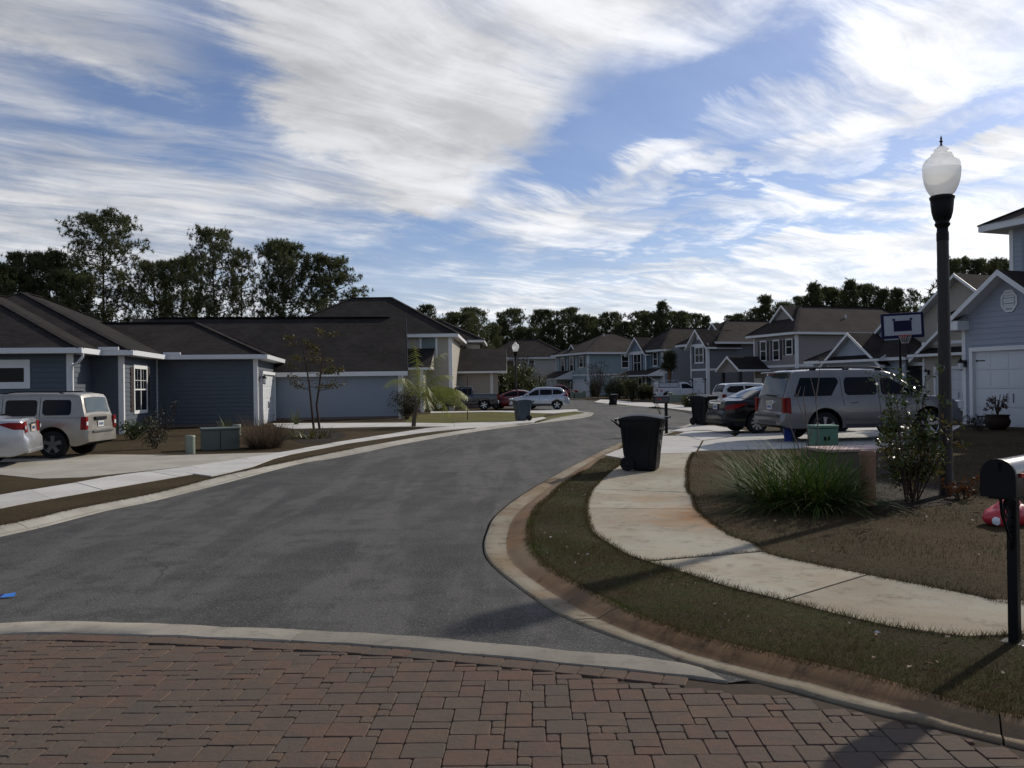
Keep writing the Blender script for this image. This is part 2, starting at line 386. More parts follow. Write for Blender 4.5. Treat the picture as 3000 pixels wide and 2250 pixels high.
def foliage(name, cols, rough=.6, trans=.15, spec=.3, patch=None, pt=(.44, .60, .8)):
    m, nt, b = nmat(name)
    g = nt.nodes.new('ShaderNodeNewGeometry'); oi = nt.nodes.new('ShaderNodeObjectInfo')
    r = mth(nt, 'FRACT', mth(nt, 'ADD', g.outputs['Random Per Island'], oi.outputs['Random']))
    cr = nt.nodes.new('ShaderNodeValToRGB'); nt.links.new(r, cr.inputs[0]); e = cr.color_ramp.elements
    e[0].color = (*cols[0], 1); e[1].color = (*cols[-1], 1)
    for i in range(1, len(cols)-1): k = e.new(i/(len(cols)-1)); k.color = (*cols[i], 1)
    co = cr.outputs[0]
    if patch: co = mixc(nt, maprange(nt, noise(nt, g.outputs['Position'], patch[0], 4, .6), pt[0], pt[1], 0, pt[2]), co, mixc(nt, .5, co, patch[1]))
    nt.links.new(co, b.inputs['Base Color']); b.inputs['Roughness'].default_value = rough
    b.inputs['Specular IOR Level'].default_value = spec
    if trans:
        tr = nt.nodes.new('ShaderNodeBsdfTranslucent'); nt.links.new(co, tr.inputs[0])
        mxs = nt.nodes.new('ShaderNodeMixShader'); mxs.inputs[0].default_value = trans
        out = nt.nodes['Material Output']; nt.links.new(b.outputs[0], mxs.inputs[1]); nt.links.new(tr.outputs[0], mxs.inputs[2]); nt.links.new(mxs.outputs[0], out.inputs[0])
    return m
def glassy(name, col=(.012, .014, .017), rough=.04, spec=.38):
    m, nt, b = nmat(name); b.inputs['Base Color'].default_value = (*col, 1); b.inputs['Roughness'].default_value = rough
    b.inputs['Specular IOR Level'].default_value = spec; return m
def paint(name, col, metal=.0, rough=.3, flake=0.0):
    m, nt, b = nmat(name); v = geopos(nt)
    dirt = noise(nt, v, 2.0, 5, .6)
    c = mixc(nt, maprange(nt, dirt, .4, .7, 0, .18), col, tuple(x*.6+.01 for x in col))
    nt.links.new(c, b.inputs['Base Color']); b.inputs['Metallic'].default_value = metal
    nt.links.new(maprange(nt, dirt, .3, .7, rough*.8, rough*1.3), b.inputs['Roughness'])
    b.inputs['Coat Weight'].default_value = flake or .7; b.inputs['Coat Roughness'].default_value = .06
    if flake: b.inputs['Specular IOR Level'].default_value = .2
    return m

ASPHALT = asphalt()
CONC_OLD = concrete('weathered_concrete', (.395, .365, .29), (.31, .28, .215), .22, (.33, .19, .085), .7, [(2.8, 10.6, 1.7, (.36, .17, .05), .95), (2.0, 12.3, .7, (.30, .19, .10), .5), (3.1, 8.9, .6, (.25, .17, .10), .5)])
CONC_NEW = concrete('pale_concrete', (.60, .585, .55), (.52, .50, .46), 0, dirt=.15)
CONC_KERB = concrete('gutter_pan_concrete', (.31, .275, .205), (.24, .195, .135), .55, (.21, .13, .065), .9)
CONC_RUST = concrete('rust_stained_kerb_face', (.235, .138, .070), (.150, .095, .055), .55, (.25, .195, .13), 1.0)
CONC_KERB2 = concrete('kerb_concrete', (.40, .38, .33), (.32, .30, .25), 0)
CONC_BAND = concrete('band_concrete', (.34, .31, .255), (.27, .245, .20), 0, dirt=.5)
JOINT = simple('joint_dirt', (.028, .024, .018), .95, var=.4, scale=20)
BRICK = brickmat()
LAWN = lawn_mat('dormant_lawn', (.088, .062, .032), (.060, .044, .022), (.050, .056, .018), .52)
LAWN_V = lawn_mat('verge_turf', (.066, .052, .022), (.046, .034, .016), (.040, .052, .012), .45)
LAWN_G = lawn_mat('yellow_green_lawn', (.155, .145, .045), (.125, .110, .040), (.105, .125, .038), .50)
DIRT = simple('mulch_dirt', (.022, .015, .010), .95, var=.5, scale=25, bmp=.01)
WHITE = simple('white_trim_paint', (.70, .71, .70), .45, var=.06, scale=1.5)
GALV = simple('white_gutter_metal', (.66, .68, .69), .35, var=.05)
DARKMETAL = simple('dark_lamp_metal', (.022, .017, .015), .5, metal=.2, var=.25, scale=9)
BLACKMETAL = simple('black_iron', (.005, .005, .006), .45, var=.3, spec=.2)
BLACKPL = simple('black_plastic', (.007, .008, .010), .45, var=.25, scale=5, spec=.22, bmp=.0006, bscale=300)
GLASS = glassy('window_glass', (.006, .008, .010), .08, .12)
CARGLASS = glassy('tinted_car_glass', (.004, .005, .007), .03, .16)
RUBBER = simple('tyre_rubber', (.016, .016, .017), .85, var=.3, scale=12)
CHROME = simple('chrome', (.75, .76, .78), .12, metal=1.0, var=.03)
ALLOY = simple('alloy_wheel', (.42, .43, .45), .3, metal=.85, var=.08)
SHADOWY = simple('underbody_black', (.008, .008, .008), .9)
REDLENS = simple('red_tail_lens', (.17, .005, .004), .35, var=.35, scale=14, coat=.08, spec=.15)
CLEARLENS = simple('clear_lens', (.62, .64, .66), .1, var=.1, coat=1.0)
BARK = simple('pine_bark', (.060, .040, .030), .95, var=.4, scale=8, bmp=.02, bscale=9)
PINE = foliage('pine_needles', [(.040, .056, .022), (.062, .082, .029), (.088, .098, .037), (.120, .112, .046), (.052, .070, .027)], .6, .35)
PINE2 = foliage('broadleaf_foliage', [(.036, .048, .016), (.060, .072, .022), (.090, .086, .030), (.048, .056, .020)], .6, .3)
# ------------------------------------------------------------------ the ground, road, kerbs, paving
ZL = 0.055      # lawn level
ZS = 0.064      # sidewalk level
def GL(pts, z=0.0): return [G(x, y, z) for x, y in pts]
big = MB(); big.poly([(-900, -60, -.06), (900, -60, -.06), (900, 1500, -.06), (-900, 1500, -.06)])
big.build('ground', LAWN, kind='structure', label='brown dormant turf ground reaching the tree line')

L_in = GL([(0, 1572), (136, 1541), (316, 1495), (452, 1467), (655, 1416), (881, 1358), (1000, 1338), (1200, 1297), (1363, 1269), (1525, 1246), (1661, 1230), (1723, 1221), (1738, 1213), (1730, 1208)])
L_out = GL([(0, 1533), (212, 1486), (452, 1440), (615, 1399), (723, 1374), (1000, 1318), (1200, 1282), (1363, 1257), (1500, 1238), (1600, 1225), (1680, 1214), (1708, 1209), (1700, 1206)], .09)
a = L_in[0]; b = L_out[0]
L_in = [Vector((-8.6, -4, 0)), Vector((-7.9, 2, 0)), Vector((-7.1, 6.5, 0))] + L_in + [Vector((3.2, 60, 0)), Vector((-2, 70, 0)), Vector((-14, 82, 0)), Vector((-40, 96, 0))]
L_out = [Vector((-9.2, -4, .09)), Vector((-8.5, 2, .09)), Vector((-7.7, 6.7, .09))] + L_out + [Vector((2.4, 60, .09)), Vector((-2.6, 69.3, .09)), Vector((-14.6, 81, .09)), Vector((-40.5, 95, .09))]
R_in = GL([(3000, 2191), (2678, 2112), (2497, 2071), (2316, 2021), (2136, 1976), (2000, 1940), (1898, 1900), (1772, 1858), (1637, 1801), (1519, 1723), (1434, 1651), (1413, 1605), (1422, 1559), (1455, 1504), (1561, 1428), (1713, 1327+18), (1831, 1291), (1957, 1257), (2008, 1246), (2035, 1232), (2037, 1222), (2027, 1213), (1984, 1205), (1916, 1197), (1821, 1192), (1783, 1187), (1718, 1175), (1667, 1169)])
R_out = GL([(3000, 2080), (2814, 2039), (2678, 1999), (2542, 1962), (2407, 1931), (2271, 1901), (2067, 1854), (1898, 1799), (1806, 1757), (1688, 1698), (1603, 1647), (1561, 1601), (1553, 1559), (1557, 1521), (1578, 1478), (1616, 1445), (1654, 1411), (1721, 1369), (1772, 1333), (1850, 1304), (1975, 1262), (2020, 1249), (2050, 1233), (2052, 1221), (2040, 1211), (1994, 1202), (1920, 1193), (1825, 1188), (1787, 1183), (1720, 1172), (1668, 1167)], .09)
R_in = [Vector((5.5, -4, 0)), Vector((4.0, 1.5, 0)), Vector((3.1, 3.2, 0))] + R_in + [Vector((8, 125, 0))]
R_out = [Vector((6.4, -4, .09)), Vector((4.9, 2.0, .09)), Vector((3.9, 3.7, .09))] + R_out + [Vector((8.6, 125, .09))]
Lin, Lout = smooth_line(L_in, 6), smooth_line(L_out, 6)
Rin, Rout = smooth_line(R_in, 6), smooth_line(R_out, 6)
for l in (Lin, Rin):
    for p in l: p.z = 0
for l in (Lout, Rout):
    for p in l: p.z = .062

band_t = GL([(0, 1825), (407, 1825), (633, 1836), (1000, 1852), (1271, 1870), (1542, 1895), (1768, 1915), (1949, 1929), (2060, 1960)])
band_b = GL([(0, 1858), (452, 1863), (678, 1872), (1000, 1887), (1271, 1908), (1542, 1933), (1768, 1956), (2000, 1980), (2136, 1998)])
band_t = [Vector((-7.35, 5.7, 0)), Vector((-5.5, 5.95, 0))] + band_t; band_b = [Vector((-7.4, 5.45, 0)), Vector((-5.5, 5.68, 0))] + band_b
Bt, Bb = smooth_line(band_t, 6), smooth_line(band_b, 6)

road = MB(); asp = [p.copy() for p in Lin if p.y > 5.9] + [Vector((-40, 125, 0))] + [p.copy() for p in reversed(Rin) if p.y > Bb[-1].y+.02] + [p.copy() for p in reversed(Bb)]
road.poly([(p.x, p.y, -.004) for p in asp])
road_o = road.build('asphalt_road', ASPHALT, kind='structure', label='grey asphalt residential street curving away to the right')

def kerb(name, li, lo, prof, nseg, mat, label, gap=.006, spans=None):
    """li/lo inner and outer edge; prof [(fraction, z)]; cut into countable cast segments"""
    root = empty(name, (0, 0, 0), kind='structure', label=label)
    fine = 14
    A = resample(li, nseg*fine+1); D = resample(lo, 2500); B = []; j0 = 0
    for q in A:      # outer point straight across from every inner point
        j0 = min(range(j0, min(j0+400, 2500)), key=lambda k: (D[k].x-q.x)**2+(D[k].y-q.y)**2); B.append(D[j0])
    bed = MB()
    for s in range(nseg):
        mb = MB(); rows = []
        L = max((A[s*fine]-A[(s+1)*fine]).length, .1); g = gap/L*fine
        for k in range(fine+1):
            i = s*fine+k; t = float(i)
            if k == 0: t += g
            if k == fine: t -= g
            i0 = min(int(t), len(A)-2); fr = t-i0
            a = A[i0].lerp(A[i0+1], fr); b = B[i0].lerp(B[i0+1], fr)
            w = random.uniform(-.004, .004)
            rows.append([Vector((a.x+(b.x-a.x)*f, a.y+(b.y-a.y)*f, z+(w if 0 < f < 1 else 0))) for f, z in prof])
        n = len(prof); vs = [v for r in rows for v in r]
        for j in range(n-1): mb.add(vs if j == 0 else [], [tuple(i-(0 if j == 0 else len(vs)) for i in (k*n+j, k*n+j+1, (k+1)*n+j+1, (k+1)*n+j)) for k in range(fine)], (1 if (isinstance(mat, tuple) and j >= 5) else 0))
        for r in (rows[0], rows[-1]):
            q = r+[Vector((r[-1].x, r[-1].y, -.08)), Vector((r[0].x, r[0].y, -.08))]; mb.add(q, [tuple(range(len(q)))])
        for j in (0, n-1):
            top = [r[j] for r in rows]; q = top+[Vector((p.x, p.y, -.08)) for p in top]; m = len(top)
            mb.add(q, [(i, i+1, m+i+1, m+i) for i in range(m-1)])
        mb.build('kerb_segment', list(mat) if isinstance(mat, tuple) else mat, root, smooth=50)
    nA = len(A); bed.add([Vector((p.x, p.y, -.02)) for p in A]+[Vector((p.x, p.y, -.02)) for p in B], [(i, i+1, nA+i+1, nA+i) for i in range(nA-1)])
    bed.build('joint_bed', JOINT, root)
    return root
PROF = [(.035, -.008), (.05, .004), (.08, .010), (.30, .004), (.46, -.006), (.50, -.004), (.60, .014), (.76, .045), (1, .062)]
near = lambda l, y0, y1: [p for p in l if y0 <= p.y <= y1]
def cut(li, lo, i0, i1, per=6): return li[i0*per:i1*per+1], lo[i0*per:i1*per+1]
kerb('kerb', Rin[:19*6+1], Rout[:21*6+1], PROF, 11, (CONC_KERB, CONC_RUST), 'rust stained rolled concrete kerb along the near right bend')
kerb('kerb', Rin[19*6:], Rout[19*6:], PROF, 20, CONC_KERB2, 'pale rolled kerb on the far right side of the bend')
kerb('kerb', Lin[:17*6+1], Lout[:16*6+1], PROF, 22, CONC_KERB2, 'clean pale rolled kerb along the left side of the road')
kerb('kerb', Lin[17*6:], Lout[16*6:], PROF, 12, CONC_KERB2, 'far kerb running off left behind the parked cars')
kerb('concrete_band', Bb, Bt, [(0, -.01), (.04, .006), (.5, .010), (.96, .006), (1, -.01)], 3, CONC_BAND, 'flat concrete header band between brick paving and asphalt')

# lawns on both sides (big sheets under walks and drives)
ll = [Vector((p.x, p.y, ZL)) for p in Lout] + [Vector((-60, 99, ZL)), Vector((-160, 100, ZL)), Vector((-160, -4, ZL))]
MB().poly(ll).build('lawn', LAWN, kind='structure', label='dormant brown lawns on the left side of the street')
rl = [Vector((p.x, p.y, ZL)) for p in reversed(Rout)] + [Vector((160, -4, ZL)), Vector((160, 125, ZL))]
MB().poly(rl).build('lawn', LAWN, kind='structure', label='shaded brown lawns on the right side of the street')
lg = GL([(1180, 1248), (1440, 1242), (1520, 1234), (1590, 1218), (1618, 1210), (1440, 1207), (1280, 1212), (1200, 1216)], ZL+.004)
LAWNG = MB().poly(lg).build('lawn', LAWN_G, kind='structure', label='brighter yellow green lawn patch by the leaning palm')
lg2 = GL([(1565, 1236), (1600, 1222), (1665, 1207), (1700, 1208), (1706, 1211), (1680, 1216), (1620, 1226)], ZL+.004)
MB().poly(lg2).build('grass_verge', LAWN_G, kind='structure', label='small yellow green verge wedge at the tip of the left bend')

def slabs(root, name, left, right, joints, mat, z=ZS, th=.06, gap=.010, wide=()):
    """strip of walk between two edges cut into slabs at fractions of both edges"""
    N = 400; A, B = resample(left, N), resample(right, N)
    for j in range(len(joints)-1):
        (a0, b0), (a1, b1) = joints[j], joints[j+1]
        ia0, ia1 = int(a0*(N-1)), int(a1*(N-1)); ib0, ib1 = int(b0*(N-1)), int(b1*(N-1))
        la = A[ia0:ia1+1]; lb = B[ib0:ib1+1]
        la = resample(la, 9); lb = resample(lb, 9)
        ga, gb = (.018 if j in wide else gap), (.018 if j+1 in wide else gap)
        La, Lb = max((la[0]-la[1]).length, .05), max((lb[0]-lb[1]).length, .05)
        la = [la[0].lerp(la[1], min(ga/La, .6))] + la[1:-1] + [la[-1].lerp(la[-2], min(gb/La, .6))]
        lb = [lb[0].lerp(lb[1], min(ga/Lb, .6))] + lb[1:-1] + [lb[-1].lerp(lb[-2], min(gb/Lb, .6))]
        dz = random.uniform(-.004, .004)
        ring = [(p.x, p.y) for p in la]+[(p.x, p.y) for p in reversed(lb)]
        MB().prism(ring, z-th, z+dz).build(name, mat, root, bevel=None)
def nearest_frac(line, p):
    L = [0.0]
    for a, b in zip(line[:-1], line[1:]): L.append(L[-1]+(b-a).length)
    i = min(range(len(line)), key=lambda k: (Vector((line[k].x, line[k].y))-Vector((p.x, p.y))).length)
    return L[i]/L[-1]
sw_l = smooth_line([Vector((4.9, 1.6, ZS)), Vector((4.3, 4.2, ZS)), Vector((3.75, 5.45, ZS))] + GL([(2859, 1863), (2678, 1845), (2542, 1818), (2452, 1797), (2271, 1750), (2152, 1723), (2008, 1677), (1894, 1643), (1835, 1622), (1785, 1592), (1747, 1567), (1726, 1538), (1717, 1491), (1721, 1466), (1734, 1436), (1768, 1398), (1800, 1372), (1840, 1347), (1862, 1330)], ZS), 8)
sw_r = smooth_line([Vector((6.3, 2.2, ZS)), Vector((5.6, 4.9, ZS)), Vector((5.0, 6.3, ZS))] + GL([(3000, 1768), (2853, 1739), (2727, 1718), (2600, 1694), (2400, 1655), (2250, 1622), (2206, 1592), (2143, 1571), (2088, 1533), (2042, 1491), (2029, 1453), (2017, 1440), (2013, 1411), (2015, 1369), (2021, 1345), (2033, 1326)], ZS), 8)
jp = [((2292, 1752), (2536, 1683)), ((1894, 1643), (2236, 1613)), ((1732, 1551), (2097, 1540)), ((1717, 1489), (2042, 1491)), ((1738, 1432), (2020, 1443)), ((1765, 1402), (2014, 1405)), ((1800, 1372), (2015, 1369))]
joints = [(0, 0), (.13, .13)] + [(nearest_frac(sw_l, G(*a, ZS)), nearest_frac(sw_r, G(*b, ZS))) for a, b in jp] + [(1, 1)]
walk = empty('sidewalk', kind='structure', label='curved right sidewalk of weathered concrete slabs beside the wheelie bin')
slabs(walk, 'slab', sw_l, sw_r, joints, CONC_OLD, wide=(3,))
bedp = [(p.x, p.y, ZL+.004) for p in sw_l]+[(p.x, p.y, ZL+.004) for p in reversed(sw_r)]
MB().poly(bedp).build('joint_bed', JOINT, walk)

def pad(name, pxs, label, mat, z, cuts=None, gap=.008):
    root = empty(name, kind='structure', label=label)
    for poly in pxs:
        ring = [(p.x, p.y) for p in GL(poly, z)]
        MB().prism(ring, z-.05, z).build('slab', mat, root)
    return root
# right driveway with apron (cars stand on it)
pad('driveway', [
    [(1772, 1333), (1834, 1308), (1935, 1277), (2012, 1277), (2056, 1291), (2040, 1320), (2030, 1326), (1862, 1330), (1840, 1345)],
    [(2046, 1320), (2062, 1291), (2150, 1279), (2420, 1268), (2650, 1262), (2700, 1300), (2400, 1312)],
    [(2156, 1278), (2170, 1268), (2220, 1263), (2600, 1250), (2820, 1246), (2790, 1262), (2655, 1261), (2420, 1267)],
    [(1935, 1275), (1976, 1276), (2004, 1266), (2030, 1262), (2075, 1262), (2136, 1270), (2150, 1277), (2056, 1290), (2014, 1276)]],
    'pale concrete driveway under the black sedan and silver sport utility', CONC_NEW, ZS+.002)
pad('driveway', [[(1965, 1262), (2000, 1254), (2035, 1245), (2096, 1247), (2140, 1255), (2190, 1262), (2140, 1269), (2075, 1260), (2030, 1260), (2004, 1264)],
    [(2050, 1240), (2060, 1232), (2200, 1232), (2210, 1246), (2100, 1245)]],
    'bright concrete driveway apron behind the second wheelie bin', CONC_NEW, ZS+.006)
pad('driveway', [[(1900, 1193), (1980, 1186), (2060, 1186), (2110, 1196), (2110, 1203), (2060, 1210), (2030, 1204), (1985, 1199), (1920, 1191)],
                 [(1835, 1187), (1850, 1178), (1925, 1180), (1980, 1185), (1900, 1192)]],
    'far driveway pads around the white work truck', CONC_NEW, ZS+.006)
pad('driveway', [[(1740, 1178), (1760, 1170), (1800, 1172), (1850, 1177), (1835, 1186), (1796, 1183)]],
    'far walk strip beside the small distant wheelie bin', CONC_NEW, ZS+.006)
# left side walk and drives
pad('driveway', [[(-900, 1420), (-900, 1349), (310, 1331), (520, 1333), (820, 1325), (560, 1365), (240, 1398), (120, 1402), (0, 1390), (-300, 1398)]],
    'pale concrete driveway under the silver sedan and beige sport utility', concrete('drive_concrete', (.50, .47, .40), (.42, .39, .33), 0, dirt=.2), ZS)
lw = empty('sidewalk', kind='structure', label='long pale sidewalk running along the left side of the street')
lwl = smooth_line(GL([(-900, 1600), (-300, 1512), (0, 1450), (240, 1410), (370, 1388), (560, 1365), (820, 1325), (1000, 1293), (1180, 1265), (1260, 1253), (1330, 1249)], ZS+.004), 6)
lwr = smooth_line(GL([(-900, 1680), (-300, 1560), (0, 1488), (240, 1444), (560, 1389), (740, 1348+10), (930, 1313), (1120, 1284), (1240, 1267), (1330, 1258), (1420, 1250)], ZS+.004), 6)
slabs(lw, 'slab', lwr, lwl, [(i/26, i/26) for i in range(27)], CONC_NEW, z=ZS+.004)
pad('driveway', [[(546, 1384), (600, 1366), (830, 1327), (1000, 1298), (1010, 1300), (820, 1336), (740, 1366), (660, 1386), (620, 1394)]],
    'concrete driveway apron meeting the left kerb', CONC_NEW, ZS+.009)
pad('driveway', [[(800, 1240), (1180, 1238), (1330, 1240), (1330, 1249), (1120, 1250), (860, 1256), (810, 1250)],
                 [(1331, 1239), (1500, 1235), (1590, 1221), (1600, 1224), (1560, 1236), (1500, 1241), (1400, 1253), (1331, 1250)]],
    'pale strip of driveway in front of the slate blue garage', CONC_NEW, ZS+.006)
pad('driveway', [[(1260, 1205), (1460, 1203), (1690, 1199), (1695, 1204), (1660, 1207), (1620, 1211), (1440, 1206), (1262, 1210)]],
    'pale driveway under the dark pickup and silver crossover', CONC_NEW, ZS+.006)

# ------------------------------------------------------------------ brick paving
bp = [p.copy() for p in Bb if p.x > -7.4] + [p.copy() for p in reversed(Rin) if p.y < Bb[-1].y and p.y > 1.2] + [Vector((-8.0, 1.2, 0))]
paving = MB().poly([(p.x, p.y, -.012) for p in bp]).build('brick_paving', simple('sandy_joint', (.050, .036, .026), .95, var=.5, scale=30), kind='structure', label='reddish brown clay brick crossing in the foreground')
def brick_mesh(w, d, h=.05, c=.004):
    hx, hy = w/2, d/2; j = lambda: random.uniform(-.004, .004)
    o = [(-hx, -hy), (hx, -hy), (hx, hy), (-hx, hy)]
    k = .009
    def ring(ins, z):
        r = []
        for (x, y) in o:
            sx, sy = (1 if x > 0 else -1), (1 if y > 0 else -1)
            a = (x-sx*(ins+k), y-sy*ins); b = (x-sx*ins, y-sy*(ins+k))
            r += [a, b] if sx*sy < 0 else [b, a]
        return [(x+j()*.5, y+j()*.5, z) for x, y in r]
    v = ring(0, -h)+ring(0, -.006)+ring(c, 0.0)
    cz = random.uniform(.0, .002); v.append((0, 0, cz))
    f = []
    for L in (0, 1):
        for i in range(8): f.append((L*8+i, L*8+(i+1) % 8, L*8+8+(i+1) % 8, L*8+8+i))
    for i in range(8): f.append((16+i, 16+(i+1) % 8, 24))
    return v, f
CX, CY = .0700, .0860
sizes = [(3, 2), (2, 2), (3, 1), (2, 1), (1, 1)]
x0, y0g = -8.4, 1.2; nx, ny = 200, 62
grid = -np.ones((ny, nx), int); bricks = []
def in_pts(poly, x, y):
    return bool(inpoly(np.array([x]), np.array([y]), poly)[0])
bpl = [(p.x, p.y) for p in bp]
# soldier course along the band
sold = []
seq = resample(Bb, 400); acc_l = 0; i = 0
Ltot = sum((seq[k+1]-seq[k]).length for k in range(399)); pos = .02
def at_len(s): 
    t = s/Ltot*399; k = min(int(t), 398); return seq[k].lerp(seq[k+1], t-k), (seq[k+1]-seq[k]).normalized()
while pos < Ltot-.25:
    w = random.choice([.21, .14, .21, .14, .14]); p, d = at_len(pos+w/2)
    nrm = Vector((d.y, -d.x, 0))
    if nrm.y > 0: nrm = -nrm
    sold.append((p+nrm*.085, math.atan2(d.y, d.x), w, .145)); pos += w+.006
bx_ = Bb; soldier_edge = [(p.x, p.y-.160) for p in Bb]
inner = [(x, y) for x, y in soldier_edge] + [(p.x-.035, p.y-.02) for p in reversed(Rin) if p.y < Bb[-1].y-.162 and p.y > 1.2] + [(-8.0, 1.2)]
sk = math.tan(R(1.5))
for r in range(ny):
    for c_ in range(nx):
        if grid[r, c_] >= 0: continue
        ch = random.choices(sizes, [40, 30, 12, 12, 6])[0]
        for (w, d) in [ch]+[(3, 2), (2, 2), (3, 1), (2, 1), (1, 1)]:
            if r+d > ny or c_+w > nx: continue
            if (grid[r:r+d, c_:c_+w] >= 0).any(): continue
            # avoid leaving 1-cell gaps often
            break
        else: w = d = 1
        grid[r:r+d, c_:c_+w] = len(bricks)
        bricks.append((c_, r, w, d))
pieces = []
for (c_, r, w, d) in bricks:
    X = x0+(c_+w/2)*CX; Y = y0g+(r+d/2)*CY; X2 = X+(Y-4)*sk
    hw, hd = w*CX/2-.006, d*CY/2-.006
    ins = [in_pts(inner, X2+a*hw, Y+b_*hd) for a in (-1, 1) for b_ in (-1, 1)]
    if all(ins): pieces.append((Vector((X2, Y, 0)), R(-1.5), w*CX-.0028, d*CY-.0028, (w, d)))
    elif any(ins):      # brick cut to fit the edge
        bl, tr_ = X2-w*CX/2+.003, X2+w*CX/2-.003; yb_, yt_ = Y-d*CY/2+.003, Y+d*CY/2-.003; best = None
        for fx0, fx1 in ((0, 1), (0, .75), (0, .5), (0, .3), (.25, 1), (.5, 1)):
            for fy in (1, .85, .7, .55, .4, .25):
                xa, xb_ = bl+(tr_-bl)*fx0, bl+(tr_-bl)*fx1; yc_ = yb_+(yt_-yb_)*fy
                if all(in_pts(inner, u, v) for u, v in ((xa, yb_), (xb_, yb_), (xa, yc_), (xb_, yc_))):
                    ar = (xb_-xa)*(yc_-yb_)
                    if best is None or ar > best[0]: best = (ar, xa, xb_, yb_, yc_)
        if best and best[0] > .0016: pieces.append((Vector(((best[1]+best[2])/2, (best[3]+best[4])/2, 0)), R(-1.5), best[2]-best[1], best[4]-best[3], None))
for p, rz, w, d in sold: pieces.append((p, rz, w, d, None))
def px_of(p):
    v = Vector((p.x, p.y, p.z-EYE)); x = v.dot(_r); y = v.dot(_u); z = v.dot(_F)
    return (1500+FPX*x/z, 1125-FPX*y/z) if z > .1 else (-9e9, 9e9)
def seen(p):
    a, b_ = px_of(p); return -60 < a < 3060 and b_ < 2300
vis = [q for q in pieces if seen(q[0])]; rest = [q for q in pieces if not seen(q[0])]
vis.sort(key=lambda q: q[0].length-(.9 if q[2] > .18 else 0))
single, more = vis[:300], vis[300:]+rest
cache = {}
for p, rz, w, d, key in single:
    k = (round(w, 3), round(d, 3), random.randrange(3))
    if k not in cache:
        v, f = brick_mesh(w, d); m = MB(); m.add(v, f); cache[k] = m.mesh('brick', BRICK, smooth=35)
    o = link('brick', cache[k], paving); o.location = (p.x, p.y, random.uniform(-.0025, .0015)); o.rotation_euler = (random.uniform(-.006, .006), random.uniform(-.006, .006), rz+random.uniform(-.006, .006))
mb = MB(); bid = []
for p, rz, w, d, key in more:
    v, f = brick_mesh(w, d); cs, sn = math.cos(rz), math.sin(rz); dz = random.uniform(-.003, .002)
    mb.add([(p.x+a*cs-b_*sn, p.y+a*sn+b_*cs, z+dz) for a, b_, z in v], f); bid += [random.random()]*len(v)
me = mb.mesh('brick_courses', BRICK, smooth=35); at = me.attributes.new('bid', 'FLOAT', 'POINT'); at.data.foreach_set('value', bid)
tag(link('brick_courses', me, paving), kind='stuff')

# ------------------------------------------------------------------ grass blades
def blades(name, poly, n, h, w, cols, label, z=ZL, dens_by_dist=True, ymax=99, lean=.5, kind='stuff', edge=None):
    xs = [p[0] for p in poly]; ys = [p[1] for p in poly]
    x = RNG.uniform(min(xs), max(xs), n*6); y = RNG.uniform(min(ys), min(max(ys), ymax), n*6)
    k = inpoly(x, y, poly)
    if dens_by_dist: k &= RNG.uniform(0, 1, n*6) < np.clip((4.5/np.maximum(np.hypot(x, y), 1))**1.1, 0, 1)
    x, y = x[k][:n], y[k][:n]; m = len(x)
    clump = np.sin(x*5.1)*np.sin(y*4.3)*.25+.85+.35*np.sin(x*1.7+y*2.3)
    hh = RNG.uniform(.5, 1.25, m)*h*np.clip(clump, .35, 1.4); ww = RNG.uniform(.6, 1.3, m)*w*(1+np.hypot(x, y)*.04)
    a = RNG.uniform(0, 2*math.pi, m); la = RNG.uniform(0, 2*math.pi, m); ll_ = RNG.uniform(.1, 1, m)*hh*lean*1.6
    v = np.empty((m, 3, 3)); v[:, 0] = np.c_[x-np.cos(a)*ww/2, y-np.sin(a)*ww/2, np.full(m, z-.004)]
    v[:, 1] = np.c_[x+np.cos(a)*ww/2, y+np.sin(a)*ww/2, np.full(m, z-.004)]
    v[:, 2] = np.c_[x+np.cos(la)*ll_, y+np.sin(la)*ll_, z+hh]
    me = bpy.data.meshes.new(name); me.vertices.add(m*3); me.vertices.foreach_set('co', v.reshape(-1))
    me.loops.add(m*3); me.loops.foreach_set('vertex_index', np.arange(m*3)); me.polygons.add(m)
    me.polygons.foreach_set('loop_start', np.arange(m)*3); me.polygons.foreach_set('loop_total', np.full(m, 3)); me.update(calc_edges=True); me.validate()
    me.materials.append(cols); return tag(link(name, me), label, 'grass', kind=kind)
GR_V = foliage('verge_grass_blades', [(.062, .050, .020), (.100, .076, .036), (.072, .062, .024), (.135, .100, .055), (.048, .040, .018), (.085, .068, .028)], .85, .25, .1, patch=(.9, (.036, .085, .006)), pt=(.53, .63, .9))
GR_B = foliage('dormant_grass_blades', [(.066, .048, .026), (.100, .070, .040), (.048, .034, .020), (.135, .098, .060), (.045, .038, .018)], .9, .2, .05, patch=(.9, (.036, .044, .012)))
verge = [(p.x, p.y) for p in Rout[6*2:6*21]]
verge_poly = verge + [(p.x, p.y) for p in reversed([q for q in sw_l if q.y > 3.6])]
blades('grass', verge_poly, 60000, .036, .0042, GR_V, 'green and brown turf of the verge between kerb and right sidewalk', ymax=22)
MB().poly([(x, y, ZL+.003) for x, y in verge_poly]).build('grass_verge', LAWN_V, kind='structure', label='darker green brown verge between rusty kerb and right sidewalk')
edge_r = [(p.x, p.y) for p in sw_r if p.y > 5]
lawnr = edge_r + [(5.1, 20.4), (9.4, 22.2), (14, 22), (14, 4), (7.2, 4.8)]
blades('grass', lawnr, 60000, .036, .0050, GR_B, 'short brown dormant blades of the right front lawn', ymax=22)
